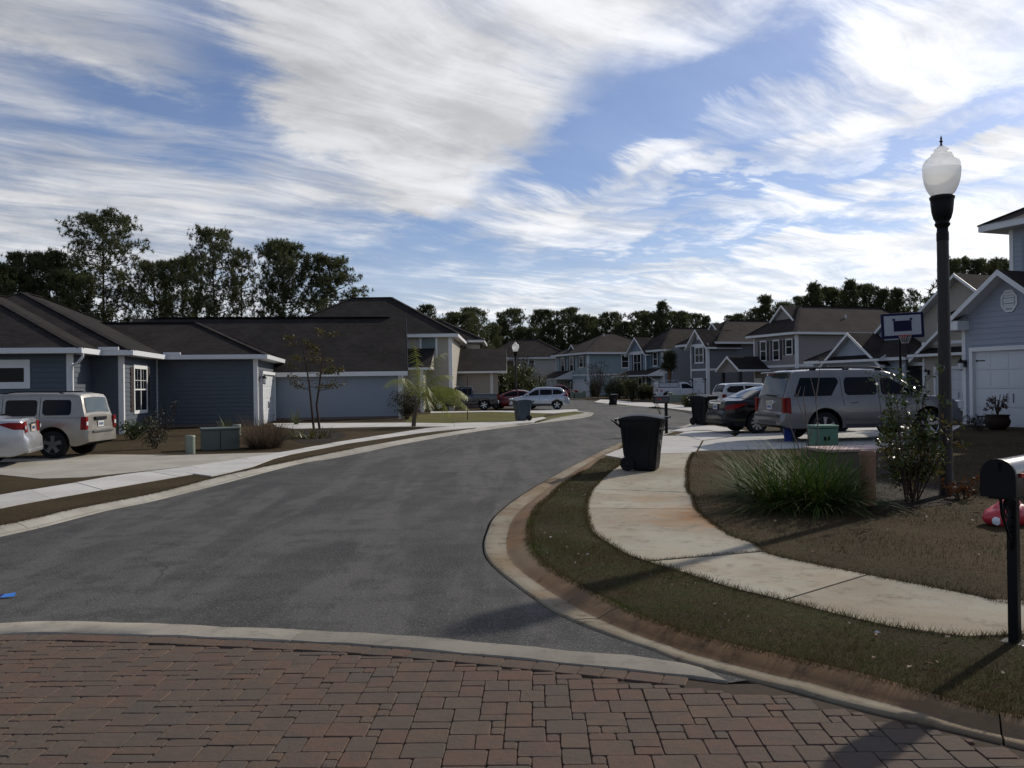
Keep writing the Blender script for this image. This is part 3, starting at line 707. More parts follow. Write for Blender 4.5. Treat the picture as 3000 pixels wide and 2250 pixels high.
# ragged overhang along walk edges
def fringe(line, side, n, off, label, mat=GR_B, h=.05, y0=0, y1=25):
    x = []; y = []
    L = resample([p for p in line if y0 < p.y < y1], 400)
    pts = []
    for _ in range(n):
        k = random.randrange(399); p = L[k].lerp(L[k+1], random.random()); d = (L[k+1]-L[k]).normalized(); nn = Vector((d.y, -d.x, 0))*side
        q = p+nn*random.gauss(-off*.2, off); 
        pts.append((q.x, q.y))
    m = len(pts); P_ = np.array(pts); a = RNG.uniform(0, 6.28, m); la = RNG.uniform(0, 6.28, m); hh = RNG.uniform(.4, 1.3, m)*h; w = RNG.uniform(.004, .007, m)
    v = np.empty((m, 3, 3)); v[:, 0] = np.c_[P_[:, 0]-np.cos(a)*w/2, P_[:, 1]-np.sin(a)*w/2, np.full(m, ZL)]; v[:, 1] = np.c_[P_[:, 0]+np.cos(a)*w/2, P_[:, 1]+np.sin(a)*w/2, np.full(m, ZL)]
    v[:, 2] = np.c_[P_[:, 0]+np.cos(la)*hh*.7, P_[:, 1]+np.sin(la)*hh*.7, ZL+hh]
    mb_ = MB(); mb_.v = [tuple(t) for t in v.reshape(-1, 3)]; mb_.f = [(3*i, 3*i+1, 3*i+2) for i in range(m)]; mb_.m = [0]*m
    return mb_.build('grass_fringe', mat, label=label, cat='grass', kind='stuff')
fringe(sw_r, 1, 7000, .020, 'ragged grass edge creeping over the inner side of the right sidewalk', y0=5)
fringe(sw_l, -1, 7000, .018, 'ragged turf edge creeping over the kerb side of the right sidewalk', GR_V, y0=3.5)
fringe(Rout[:6*20], 1, 9000, .026, 'ragged turf edge hanging over the rusty kerb', GR_V, .04, y0=3)
fringe(Lout, 1, 6000, .03, 'ragged turf edge along the left kerb', GR_B, .045, y0=5, y1=24)
jl = [G(1894, 1643, ZS).lerp(G(2236, 1613, ZS), i/20) for i in range(21)]
fringe(jl, 1, 700, .010, 'grass growing in the wide joint across the right sidewalk', GR_V, .030, y0=4)
# litter of dead leaves
def leaves(name, poly, n, s, mat, label, z=ZL+.02, cat='leaves', kind='stuff'):
    xs = [p[0] for p in poly]; ys = [p[1] for p in poly]; mb_ = MB(); c = 0
    while c < n:
        x, y = random.uniform(min(xs), max(xs)), random.uniform(min(ys), max(ys))
        if not in_pts(poly, x, y): continue
        c += 1; k = s*random.uniform(.5, 1.3); a = random.uniform(0, 6.28); t = Matrix.Rotation(a, 3, 'Z') @ Matrix.Rotation(random.uniform(-.7, .7), 3, 'X')
        q = [t @ Vector(p)*k + Vector((x, y, z+k*.2)) for p in ((-.5, 0, 0), (-.1, .25, .12), (.5, .03, 0), (-.05, -.25, .12))]
        mb_.add(q, [(0, 1, 2), (0, 2, 3)])
    return mb_.build(name, mat, label=label, cat=cat, kind=kind)
LEAFM = foliage('dead_leaves', [(.10, .05, .025), (.06, .035, .02), (.16, .085, .04), (.04, .025, .018)], .7, .1)
leaves('fallen_leaves', lawnr, 480, .070, LEAFM, 'dry brown leaves scattered on the right lawn')
leaves('fallen_leaves', verge_poly, 120, .05, LEAFM, 'dry brown leaves scattered on the near verge')
PALE = foliage('pale_litter', [(.55, .53, .50), (.42, .38, .32), (.60, .60, .62)], .6, 0)
leaves('pale_leaf_bits', verge_poly, 22, .035, PALE, 'small pale curled leaf scraps in the near verge', z=ZL+.035)
leaves('pale_leaf_bits', [q for q in lawnr], 14, .035, PALE, 'small pale scraps scattered on the right lawn', z=ZL+.03)
# ------------------------------------------------------------------ houses
SHING_D = shingle('charcoal_shingle', (.023, .020, .019), (.038, .033, .031))
SHING_T = shingle('taupe_shingle', (.036, .030, .027), (.052, .044, .039))
def siding(name, col): return simple(name, col, .55, var=.07, scale=1.2)
S_NAVY = siding('navy_siding', (.062, .080, .100)); S_SLATE = siding('slate_blue_siding', (.235, .275, .325)); S_GREYB = siding('pale_violet_grey_siding', (.30, .325, .385))
S_BEIGE = siding('beige_siding', (.36, .325, .265)); S_TAUPE = siding('taupe_siding', (.225, .205, .190)); S_DGREY = siding('dark_grey_siding', (.125, .130, .140))
S_BLUEG = siding('dusty_blue_siding', (.175, .225, .275)); S_TEAL = siding('pale_teal_siding', (.235, .305, .315)); S_CREAM = siding('cream_siding', (.42, .405, .345)); S_LBLUE = siding('light_blue_grey_siding', (.31, .35, .40))
SHUT = simple('dark_shutter_paint', (.020, .018, .022), .5); SHUTB = simple('brown_shutter_paint', (.035, .022, .020), .5)
GDOOR = simple('garage_door_paint', (.62, .64, .65), .45, var=.05); GDOOR2 = simple('grey_garage_door_paint', (.30, .31, .34), .5, var=.05)
BLIND = simple('window_blind', (.16, .20, .19), .7); SOFFIT = simple('soffit_paint', (.55, .56, .56), .6, var=.05)
BRICKB = simple('foundation_block', (.16, .13, .12), .9, var=.35, scale=9)

class WF:
    """wall plane in a house's local frame from p0 to p1 (outward normal on the right hand side)"""
    def __init__(s, house, p0, p1):
        s.h = house; s.p0 = Vector((p0[0], p0[1], 0)); s.p1 = Vector((p1[0], p1[1], 0)); s.L = (s.p1-s.p0).length
        s.d = (s.p1-s.p0).normalized(); s.n = Vector((s.d.y, -s.d.x, 0)); s.ang = math.atan2(s.d.y, s.d.x)
    def at(s, t, z, o=0.0): return s.p0+s.d*t+s.n*o+Vector((0, 0, z))
    def slab(s, mb, t0, t1, z0, z1, o0, o1, mi=None):
        c = s.at((t0+t1)/2, (z0+z1)/2, (o0+o1)/2); mb.box(c, (abs(t1-t0), abs(o1-o0), abs(z1-z0)), s.ang, mi); return mb

def wall(w, z0, z1, mat, openings=(), top=None, exposure=.19, boards=True, singles=False, name='wall', found=True):
    """siding wall: core + lapped boards; top = [(t,z)...] gable outline above z1"""
    prof = [(0, z1), (w.L, z1)] if top is None else [(t, z-.17) for t, z in top]
    def zt(t):
        for (a, za), (b, zb) in zip(prof[:-1], prof[1:]):
            if a <= t <= b: return za+(zb-za)*(t-a)/max(b-a, 1e-6)
        return z0
    core = MB(); out = [w.at(0, z0), w.at(w.L, z0)]+[w.at(t, z) for t, z in reversed(prof)]
    core.poly(out)
    bk = [p-w.n*.12 for p in out]; core.poly(list(reversed(bk)))
    k = len(out); core.add(out+bk, [(i, (i+1) % k, k+(i+1) % k, k+i) for i in range(k)])
    mb = core; zmax = max(z for t, z in prof)
    z = z0+.22; root = w.h
    if not boards: return core.build(name, mat, root)
    wl = core.build(name, mat, root) if singles else None
    while z < zmax-.02:
        z2 = min(z+exposure, zmax)
        # interval(s) where the wall exists at mid height
        zm = (z+z2)/2; ts = [i*w.L/240 for i in range(241) if zt(i*w.L/240) >= zm]
        if ts:
            iv = [(ts[0], ts[-1])]
            for (a, b, c, d) in openings:
                if c < z2-.01 and d > z+.01:
                    nv = []
                    for (p, q) in iv:
                        if b <= p or a >= q: nv.append((p, q)); continue
                        if a > p: nv.append((p, a))
                        if b < q: nv.append((b, q))
                    iv = nv
            for p, q in iv:
                if q-p < .06: continue
                v = [w.at(p, z, .030), w.at(q, z, .030), w.at(q, z2+.012, .006), w.at(p, z2+.012, .006), w.at(p, z, .001), w.at(q, z, .001), w.at(q, z2+.012, .001), w.at(p, z2+.012, .001)]
                f = [(0, 1, 2, 3), (4, 5, 1, 0), (3, 2, 6, 7), (5, 6, 2, 1), (4, 0, 3, 7)]
                if singles: MB().add(v, f) is None; b_ = MB(); b_.add(v, f); b_.build('siding_board', mat, root)
                else: mb.add(v, f)
        z = z2
    if not singles: wl = mb.build(name, mat, root)
    if found: w.slab(MB(), 0, w.L, z0-.1, z0+.2, -.02, .012).build('foundation', BRICKB, root)
    return wl
def trim(w, t, z0, z1, wd=.12, mat=None, name='corner_board', o=.045):
    return w.slab(MB(), t-wd/2, t+wd/2, z0, z1, -.03, o).build(name, mat or WHITE, w.h)
def hband(w, z, t0, t1, hgt=.16, name='band_board', o=.04):
    return w.slab(MB(), t0, t1, z-hgt/2, z+hgt/2, .0, o).build(name, WHITE, w.h)
def window(w, t, z, wd, hgt, cols=1, rows=2, shutters=None, glass=None, muntin=None, casing=.09, shw=.32):
    """t,z = lower left corner of the glass; frame with sash bars, pane sub-part, shutters as parts"""
    fr = MB(); c = casing
    for a in ((t-c, t+wd+c, z-c*1.2, z), (t-c, t+wd+c, z+hgt, z+hgt+c*1.5), (t-c, t, z, z+hgt), (t+wd, t+wd+c, z, z+hgt)):
        w.slab(fr, *a, .0, .06)
    for i in range(1, cols): w.slab(fr, t+wd*i/cols-.035, t+wd*i/cols+.035, z, z+hgt, .0, .058)
    for i in range(1, rows): w.slab(fr, t, t+wd, z+hgt*i/rows-.028, z+hgt*i/rows+.028, .0, .056)
    f = fr.build('window', WHITE, w.h)
    w.slab(MB(), t+.002, t+wd-.002, z+.002, z+hgt-.002, .0, .037).build('pane', glass or GLASS, f)
    if muntin:
        mm = MB()
        for (a0, a1, b0, b1) in muntin: w.slab(mm, a0, a1, b0, b1, .037, .044)
        mm.build('muntin', WHITE, f)
    if shutters:
        for a in (t-c-shw-.02, t+wd+c+.02):
            sm = MB(); w.slab(sm, a, a+shw, z-.05, z+hgt+.06, 0, .036)
            nb = 3
            for i in range(nb): w.slab(sm, a+.02+i*(shw-.04)/nb+.006, a+.02+(i+1)*(shw-.04)/nb-.006, z-.04, z+hgt+.05, .036, .048)
            for zz in (z+hgt*.12, z+hgt*.86): w.slab(sm, a+.01, a+shw-.01, zz, zz+.09, .048, .066)
            sm.build('shutter', shutters, w.h)
    return f
def garage_door(w, t0, t1, z1, mat=None, carriage=True, z0=0.05, reveal=.10, cols=4, name='garage_door'):
    """frame standing proud, door sections set back inside it"""
    d = empty('garage_door', parent=w.h)
    n = 4; hh = (z1-z0)/n
    pm = MB()
    for i in range(n):
        w.slab(pm, t0, t1, z0+i*hh+.006, z0+(i+1)*hh-.006, -.02, .036)
        for k in range(cols):
            a = t0+(t1-t0)*k/cols+.07; b = t0+(t1-t0)*(k+1)/cols-.07
            w.slab(pm, a, b, z0+i*hh+.07, z0+(i+1)*hh-.07, .036, .046)
    pm.build('door_panel', mat or GDOOR, d)
    fm = MB(); c = .13
    w.slab(fm, t0-c, t0, z0, z1, -.02, reveal+.03); w.slab(fm, t1, t1+c, z0, z1, -.02, reveal+.03); w.slab(fm, t0-c, t1+c, z1, z1+c*1.15, -.02, reveal+.04)
    fm.build('door_frame', WHITE, d)
    if carriage:
        tm = (t0+t1)/2
        for i in (0, 3):
            for a, b in ((t0+.06, t0+.42), (t1-.42, t1-.06)):
                hm = MB(); zz = z0+(i+.5)*hh; w.slab(hm, a, b, zz-.02, zz+.02, .046, .06); w.slab(hm, (a if a < tm else b-.05), (a+.05 if a < tm else b), zz-.035, zz+.035, .046, .064)
                hm.build('strap_hinge', BLACKMETAL, d)
        for s in (-.12, .12):
            hm = MB(); zc_ = z0+1.5*hh
            hm.tube([w.at(tm+s, zc_-.16, .035), w.at(tm+s, zc_-.13, .08), w.at(tm+s*1.1, zc_, .085), w.at(tm+s, zc_+.13, .08), w.at(tm+s, zc_+.16, .035)], .014, 6)
            hm.build('door_handle', BLACKMETAL, d)
    return d
def lantern(w, t, z, s=1.0, lit=False, parent=None):
    l = empty('wall_lantern', parent=parent or w.h)
    b = MB(); w.slab(b, t-.05*s, t+.05*s, z-.10*s, z+.10*s, .02, .045)
    b.build('bracket', BLACKMETAL, l); b = MB(); arm = MB()
    arm.tube([w.at(t, z+.02*s, .04), w.at(t, z+.10*s, .10*s), w.at(t, z+.09*s, .19*s), w.at(t, z+.03*s, .20*s)], .012*s, 6)
    arm.build('arm', BLACKMETAL, l); c = w.at(t, z, .20*s)
    b.lathe([(.0, .20*s), (.012*s, .15*s), (.03*s, .12*s), (.085*s, .04*s), (.09*s, .02*s), (.0, .02*s)], 12, c)
    b.build('lantern_cap', BLACKMETAL, l); MB().lathe([(.0, -.19*s), (.05*s, -.18*s), (.055*s, -.16*s), (0, -.16*s)], 12, c).build('lantern_base', BLACKMETAL, l)
    g = MB().lathe([(.05*s, -.16*s), (.062*s, -.08*s), (.065*s, .02*s)], 12, c, caps=False)
    if lit:
        m, nt, bb = nmat('lit_bulb') if 'lit_bulb' not in MATS else (MATS['lit_bulb'], None, None)
        if nt: bb.inputs['Emission Color'].default_value = (1, .62, .25, 1); bb.inputs['Emission Strength'].default_value = 7
        q = MB().lathe([(0, -.13*s), (.03*s, -.10*s), (.034*s, -.04*s), (0, .0)], 10, c); q.build('bulb', m, l)
    g.build('lantern_glass', CLEARLENS, l)
    return l
def set_uv(me, fn):
    uvl = me.uv_layers.new(name='UVMap')
    for p in me.polygons:
        for li in p.loop_indices:
            uvl.data[li].uv = fn(p, me.vertices[me.loops[li].vertex_index].co)
def slope_uv(p, co):
    n = p.normal
    h = Vector((-n.y, n.x, 0)); 
    if h.length < 1e-4: return (co.x, co.y)
    h.normalize(); up = n.cross(h)
    if up.z < 0: up = -up
    return (co.dot(h), co.dot(up))
def roof_faces(name, house, faces, mat):
    mb = MB()
    for f in faces: mb.add(f, [tuple(range(len(f)))])
    me = mb.mesh(name, mat); set_uv(me, slope_uv); return link(name, me, house)
def fascia_ring(house, rect, z, h=.20, mat=None, out=.02, name='fascia', sides='SENW'):
    x0, x1, y0, y1 = rect; mt = mat or WHITE
    if 'S' in sides: MB().box(((x0+x1)/2, y0-out/2, z+h/2), (x1-x0+2*out, out, h)).build(name, mt, house)
    if 'N' in sides: MB().box(((x0+x1)/2, y1+out/2, z+h/2), (x1-x0+2*out, out, h)).build(name, mt, house)
    if 'E' in sides: MB().box((x1+out/2, (y0+y1)/2, z+h/2), (out, y1-y0, h)).build(name, mt, house)
    if 'W' in sides: MB().box((x0-out/2, (y0+y1)/2, z+h/2), (out, y1-y0, h)).build(name, mt, house)
def hip(house, rect, z, pitch, over=.4, mat=None, gut=False, fh=.2, sides='SENW', name='roof'):
    x0, x1, y0, y1 = rect[0]-over, rect[1]+over, rect[2]-over, rect[3]+over
    mb = MB(); zt = z+fh-.02; e = .05
    X0, X1, Y0, Y1 = x0-e, x1+e, y0-e, y1+e
    w, d = X1-X0, Y1-Y0; r = min(w, d)/2
    if w >= d: a, b = (X0+r, (Y0+Y1)/2, zt+r*pitch), (X1-r, (Y0+Y1)/2, zt+r*pitch)
    else: a, b = ((X0+X1)/2, Y0+r, zt+r*pitch), ((X0+X1)/2, Y1-r, zt+r*pitch)
    c = [(X0, Y0, zt), (X1, Y0, zt), (X1, Y1, zt), (X0, Y1, zt)]
    if w >= d: F = [[c[0], c[1], b, a], [c[1], c[2], b], [c[2], c[3], a, b], [c[3], c[0], a]]
    else: F = [[c[0], c[1], a], [c[1], c[2], b, a], [c[2], c[3], b], [c[3], c[0], a, b]]
    ro = roof_faces(name, house, F, mat)
    cap = MB()
    for p, q in ((a, b), (c[0], a), (c[1], b if w >= d else a), (c[2], b), (c[3], a if w >= d else b)):
        if (Vector(p)-Vector(q)).length > .1: cap.bar(Vector(p)+Vector((0, 0, .012)), Vector(q)+Vector((0, 0, .012)), .28, .035)
    cap.build('ridge_cap', mat, ro); me = ro.children[0].data; set_uv(me, slope_uv)
    MB().box(((x0+x1)/2, (y0+y1)/2, z-.005), (x1-x0, y1-y0, .01)).build('soffit', SOFFIT, house)
    fascia_ring(house, (x0, x1, y0, y1), z, fh, GALV if gut else WHITE, .11 if gut else .03, 'gutter' if gut else 'fascia', sides)
    return a, b
def gable(house, x0, x1, y0, y1, z, pitch, mat, axis='y', over=.35, rake=.5, th=.14, gable_ends='both', name='roof', rakemat=None, soff=None, fasc=None):
    """ridge runs along axis; slabs with white rake boards"""
    if axis == 'y':
        hw = (x1-x0)/2; xc = (x0+x1)/2; T = lambda u, v, zz: (xc+u, v, zz); v0, v1 = y0-rake, y1+rake*(gable_ends == 'both')
    else:
        hw = (y1-y0)/2; yc = (y0+y1)/2; T = lambda u, v, zz: (v, yc-u, zz); v0, v1 = x0-rake, x1+rake
    hz = z+th+hw*pitch; e = hw+over; ze = hz-e*pitch
    F = [[T(-e, v0, ze), T(0, v0, hz), T(0, v1, hz), T(-e, v1, ze)], [T(0, v0, hz), T(e, v0, ze), T(e, v1, ze), T(0, v1, hz)]]
    if axis == 'y': F = [list(reversed(f)) for f in F]
    ro = roof_faces(name, house, F, mat)
    us = MB()
    us.add([T(-e, v0, ze-th), T(0, v0, hz-th), T(0, v1, hz-th), T(-e, v1, ze-th)], [(0, 1, 2, 3)]); us.add([T(0, v0, hz-th), T(e, v0, ze-th), T(e, v1, ze-th), T(0, v1, hz-th)], [(0, 1, 2, 3)])
    us.build('soffit', soff or SOFFIT, house)
    rm = rakemat or WHITE; bw = .2
    for v, s in ((v0, -1), (v1, 1)):
        if s == 1 and gable_ends == 'front': continue
        for u in (-1, 1):
            q = MB(); a0, a1 = T(u*e, v+s*.001, ze+.01), T(0, v+s*.001, hz+.01); b0, b1 = T(u*e, v+s*.035, ze+.01), T(0, v+s*.035, hz+.01)
            dn = Vector((0, 0, -bw)); pts = [Vector(a0), Vector(a1), Vector(a1)+dn, Vector(a0)+dn, Vector(b0), Vector(b1), Vector(b1)+dn, Vector(b0)+dn]
            q.add(pts, [(0, 1, 2, 3), (4, 5, 6, 7), (0, 1, 5, 4), (3, 2, 6, 7), (0, 4, 7, 3), (1, 5, 6, 2)]); q.build('rake_board', rm, house)
    for u in (-1, 1):
        p, q = Vector(T(u*e, v0, ze-th/2)), Vector(T(u*e, v1 if fasc is None else fasc, ze-th/2)); MB().bar(p, q, .03, th+.04).build('fascia', rm, house)
    return hz
def pent(house, x0, x1, y0, y1, z, zr, mat, name='porch_roof', side=None):
    """small single slope roof rising from y0 (front) to y1"""
    ro = roof_faces(name, house, [[(x0, y0, z+.14), (x1, y0, z+.14), (x1, y1, zr), (x0, y1, zr)]], mat)
    mb = MB(); MBS = MB(); mb.add([(x0, y0, z), (x1, y0, z), (x1, y1, z), (x0, y1, z)], [(3, 2, 1, 0)])
    for x in (x0, x1): (mb if side is None else MBS).add([(x, y0, z), (x, y1, z), (x, y1, zr-.01), (x, y0, z+.13)], [(0, 1, 2, 3)])
    mb.box(((x0+x1)/2, y0-.02, z+.07), (x1-x0, .04, .15)); mb.build('porch_trim', WHITE, ro)
    if side: MBS.build('roof_cheek', side, ro)
    return ro
def vent_pipe(house, x, y, z):
    MB().lathe([(.06, 0), (.06, .45), (.0, .45)], 8, (x, y, z)).build('vent_pipe', WHITE, house)

HG = 'houses along the street'
# ---- left navy one storey house with three stepped hip roofs
o = Vector((-15.55, 33.4, 0)); h = empty('house', o, R(9), 'navy blue one storey house with white trim and charcoal hip roofs', 'house', HG)
zE = 3.18
A1, B1, C1 = (-1.15, -2.25), (0, 0), (4.45, 5.2); g = 6.8
wA = WF(h, (-12, A1[1]), (A1[0], A1[1])); wall(wA, 0, zE, S_NAVY)
wAs = WF(h, A1, (A1[0], 0)); wall(wAs, 0, zE, S_NAVY, singles=True)
wB = WF(h, (A1[0], 0), (0, 0)); wall(wB, 0, zE, S_NAVY)
wBs = WF(h, (0, 0), (0, 5.2)); wall(wBs, 0, zE, S_NAVY, openings=((1.45, 3.35, .9, 2.75),), singles=True)
wC = WF(h, (0, 5.2), C1); wall(wC, 0, zE, S_NAVY)
wCs = WF(h, C1, (C1[0], 5.2+g)); wall(wCs, 0, zE, S_NAVY, openings=((1.1, 5.9, 0, 2.6),))
wall(WF(h, (C1[0], 5.2+g), (-12, 5.2+g)), 0, zE, S_NAVY, boards=False)
for w_, t in ((wA, wA.L-.07), (wAs, .05), (wB, wB.L-.07), (wBs, .05), (wBs, wBs.L-.06), (wC, wC.L-.07), (wCs, .05), (wCs, wCs.L-.06)): trim(w_, t, 0, zE, .16)
window(wA, wA.L-3.15, 2.15, 1.55, .52, rows=1, casing=.2)
m_ = [(1.5+.0, 3.3, 2.2, 2.22), (1.93, 1.945, 1.85, 2.68), (2.83, 2.845, 1.85, 2.68)]
window(wBs, 1.5, .95, 1.8, 1.75, cols=2, rows=2, shutters=SHUTB, muntin=m_, casing=.12, shw=.42)
garage_door(wCs, 1.1, 5.9, 2.5, cols=8, reveal=.12)
lantern(wCs, .55, 2.25, 1.35, lit=True); lantern(wCs, 6.3, 2.25, 1.35)
PT = .46
hip(h, (-12, A1[0], A1[1], 14), zE, PT, .45, SHING_D, gut=True, sides='SE')
hip(h, (-12, 0, 0, 14), zE+.002, PT, .45, SHING_D, gut=True, sides='SE')
hip(h, (-12, C1[0], 5.2, 5.2+g), zE+.004, PT, .45, SHING_D, gut=True, sides='SEN')
for (x, y) in ((A1[0]+.45+.02, A1[1]-.35), (C1[0]+.5, 5.2+g+.3)):
    q = MB(); q.tube([(x+.05, y, zE+.02), (x+.05, y, zE-.12), (x-.12, y+.05, zE-.34), (x-.40, y+.25, zE-.45), (x-.42, y+.28, zE-.7), (x-.42, y+.28, .2)], .05, 8)
    q.build('downspout', GALV, h, smooth=60)
for (x, y) in ((A1[0]+.55, -.44), (.55, 4.76)): MB().box((x+.25, y-.1, zE+.26), (.75, .10, .13)).build('gutter_splash_guard', GALV, h)

# ---- slate blue garage house
h = empty('house', (-6.14, 46.3, 0), R(7.8), 'slate blue garage house with long charcoal gable roof and bare side wall', 'house', HG)
zE = 2.70
w1 = WF(h, (-15, 0), (0, 0)); wall(w1, -.02, zE, S_SLATE); trim(w1, w1.L-.08, 0, zE, .17)
w2 = WF(h, (0, 0), (0, 10.2)); wall(w2, -.02, zE, S_SLATE, top=[(0, zE), (5.1, zE+3.1), (10.2, zE)]); trim(w2, .06, 0, zE, .17); garage_door(w2, 2.0, 7.0, 2.4)
gz = gable(h, -15.2, .02, 0, 10.2, zE-.02, .62, SHING_D, axis='x', over=.4, rake=.35, th=.2)
MB().box((-7.5, 5.1, gz+.03), (13.8, .3, .06)).build('ridge_vent', SHING_D, h)
for ch in h.children:
    if ch.name.startswith('rake_board'): ch.data.materials[0] = simple('dark_drip_edge', (.05, .045, .042), .6)
# ---- beige two storey house behind it
h = empty('house', (-4.3, 60, 0), 0, 'beige two storey house with a tall charcoal hip roof behind the slate garage', 'house', HG)
zE = 5.32
w1 = WF(h, (-13, 0), (0, 0)); wall(w1, 0, zE, S_BEIGE); trim(w1, w1.L-.1, 0, zE, .25)
w2 = WF(h, (0, 0), (0, 10)); wall(w2, 0, zE, S_BEIGE); trim(w2, .08, 0, zE, .2)
window(w1, 13-2.15, 3.95, 1.0, 1.35, glass=BLIND, rows=1, casing=.14)
hip(h, (-13, 0, 0, 10), zE, .58, .5, SHING_D, fh=.25)
w3 = WF(h, (-9, -3.0), (-1.75, -3.0)); wall(w3, 0, 2.95, S_BEIGE); trim(w3, w3.L-.1, 0, 2.95, .22)
wall(WF(h, (-1.75, -3.0), (-1.75, 0)), 0, 2.95, S_BEIGE)
pent(h, -9.4, -1.2, -3.4, 0, 2.95, 4.55, SHING_D, 'lower_roof', S_BEIGE)
# one storey rear wing on the right
w4 = WF(h, (-.2, 6), (3.2, 6)); wall(w4, 0, 2.8, S_BEIGE); trim(w4, w4.L-.5, 0, 2.8, .22)
pent(h, -1, 3.9, 5.3, 9.5, 2.8, 4.9, SHING_D, 'wing_roof', S_BEIGE); wall(WF(h, (2.9, 6), (2.9, 11)), 0, 2.8, S_BEIGE)
w5 = WF(h, (0, 11), (1.6, 11)); wall(w5, 0, 5.3, S_BEIGE, boards=False); hip(h, (-6, 1.6, 11, 18), 5.5, .5, .4, SHING_D)

# ---- distant cream hip roof house
h = empty('house', P(1457, 1160, 150).xy.to_3d(), R(0), 'distant cream two storey house with brown hip roof behind shrubs', 'house', HG)
zE = 6.55
w1 = WF(h, (0, 0), (13, 0)); wall(w1, 0, zE, S_CREAM); hband(w1, 3.4, 0, 13, .1)
w0 = WF(h, (-3.2, 7), (0, 0)); wall(w0, 0, zE, S_CREAM)
window(w1, 1.4, 4.0, 1.6, 2.3, casing=.14); window(w1, 5.8, 5.0, .85, 1.3, casing=.14); window(w1, 4.7, .7, .9, 1.5, casing=.14)
window(w0, 3.3, 4.5, 1.5, 1.6, glass=BLIND, casing=.12)
hip(h, (-2.2, 13, 0, 11), zE, .58, .6, SHING_T, fh=.3); vent_pipe(h, 4, 2.6, 8.6)

def street_house(px, d, label, ang=-69):
    X = (px-1500+ROLL*(1125-1131))*d/FPX
    return empty('house', (X, d, 0), R(ang), label, 'house', HG)
# ---- pale teal two storey
h = street_house(1723, 122, 'pale teal two storey house with three shuttered windows and small left porch roof'); zE = 6.25
f_ = WF(h, (-11.4, 0), (0, 0)); s_ = WF(h, (0, 0), (0, 13))
wall(f_, 0, zE, S_TEAL); wall(s_, 0, zE, S_TEAL)
trim(f_, .1, 0, zE, .2); trim(f_, f_.L-.12, 0, zE, .25); trim(s_, .1, 0, zE, .2)
hband(f_, 3.25, 4.6, f_.L, .22); hband(s_, 3.25, 0, 13, .22)
for t in (2.1, 5.3, 8.7): window(f_, t, 3.95+(.5 if t > 8 else 0), 1.15, 1.95-(.5 if t > 8 else 0), shutters=SHUTB if 0 else SHUT, casing=.15, shw=.5)
window(s_, 5.6, 4.3, 1.25, 1.75, casing=.14)
window(f_, 4.3, .7, 1.1, 1.7, shutters=SHUT, casing=.14, shw=.4)
garage_door(f_, 6.6, 11.0, 2.4, cols=4); [lantern(f_, t, 2.3, 1.8) for t in (6.2, 11.2)]
hip(h, (-11.4, 0, 0, 13), zE, .5, .6, SHING_T, fh=.3); vent_pipe(h, -2.5, 4, 9.0)
gable(h, -8.6, -6.2, 1.0, 4.5, zE+.75, .75, SHING_T, over=.2, rake=.2, gable_ends='front', fasc=.9); wall(WF(h, (-8.6, 1.0), (-6.2, 1.0)), zE+.4, zE+.75, S_TEAL, top=[(0, zE+.75), (1.2, zE+1.65), (2.4, zE+.75)], boards=False)
pr = pent(h, -12.2, -5.3, -3.0, 0, 2.65, 4.0, SHING_T)
for x in (-11.8, -7.2): MB().box((x, -2.6, 1.35), (.3, .3, 2.6)).build('porch_post', WHITE, h)
MB().box((-9.3, -.02, 1.1), (1.0, .1, 2.1)).build('front_door', SHUTB, h)

# ---- dusty blue two storey with front gable
h = street_house(1943, 103.7, 'dusty blue two storey house with a front gable, bracketed porch roof and white balcony'); zE = 5.8
f_ = WF(h, (-7.2, 0), (0, 0)); s_ = WF(h, (0, 0), (0, 14)); f2 = WF(h, (-7.8, -.5), (-3.2, -.5))
wall(f_, 0, zE, S_BLUEG); wall(s_, 0, zE, S_BLUEG)
wall(f2, 0, zE, S_BLUEG, top=[(0, zE), (2.3, zE+2.0), (4.6, zE)]); wall(WF(h, (-3.2, -.5), (-3.2, 0)), 0, zE, S_BLUEG, boards=False)
trim(f_, f_.L-.12, 0, zE, .22); trim(s_, .1, 0, zE, .2); trim(f2, .1, 0, zE, .18); trim(f2, f2.L-.08, 0, zE, .18); hband(s_, 3.2, 0, 14, .2); hband(f2, zE-.05, 0, 4.6, .22)
window(f2, 1.5, 3.3+.2, 1.75, 2.1, cols=2, shutters=SHUT, casing=.14, shw=.35)
window(f_, 5.0, 4.1, .9, 1.6, shutters=SHUT, casing=.13, shw=.35)
window(f2, 2.6, .5, .9, 2.0, cols=1, shutters=SHUT, casing=.13, shw=.3); MB().box((-6.7, -.52, 1.1), (.9, .08, 2.1)).build('front_door', SHUTB, h)
garage_door(f_, 4.7, 6.9, 2.3, cols=3)
hip(h, (-7.2, 0, 0, 14), zE, .72, .5, SHING_T, fh=.26); vent_pipe(h, -1.6, 6, 7.6)
gable(h, -7.8, -3.2, -.5, 4, zE-.1, .87, SHING_T, over=.35, rake=.4, gable_ends='front')
pent(h, -8.4, .2, -2.4, 0, 2.75, 3.75, SHING_T)
for x in (-7.6, -.3):
    MB().bar((x, -.1, 1.7), (x, -1.9, 2.7), .12, .12).bar((x, -.08, 1.6), (x, -.08, 2.7), .12, .12).build('bracket', WHITE, h)
b_ = MB(); b_.box((.8, 9.5, 3.3), (1.5, 5, .2))
for i in range(14): b_.box((1.5, 7.1+i*.36, 3.95), (.05, .05, 1.1))
b_.box((1.5, 9.5, 4.5), (.09, 5, .1)); b_.box((1.5, 7.05, 3.9), (.16, .16, 1.5)); b_.box((1.5, 11.9, 3.9), (.16, .16, 1.5))
for i in range(4): b_.box((.2+i*.36, 7.05, 3.95), (.05, .05, 1.1))
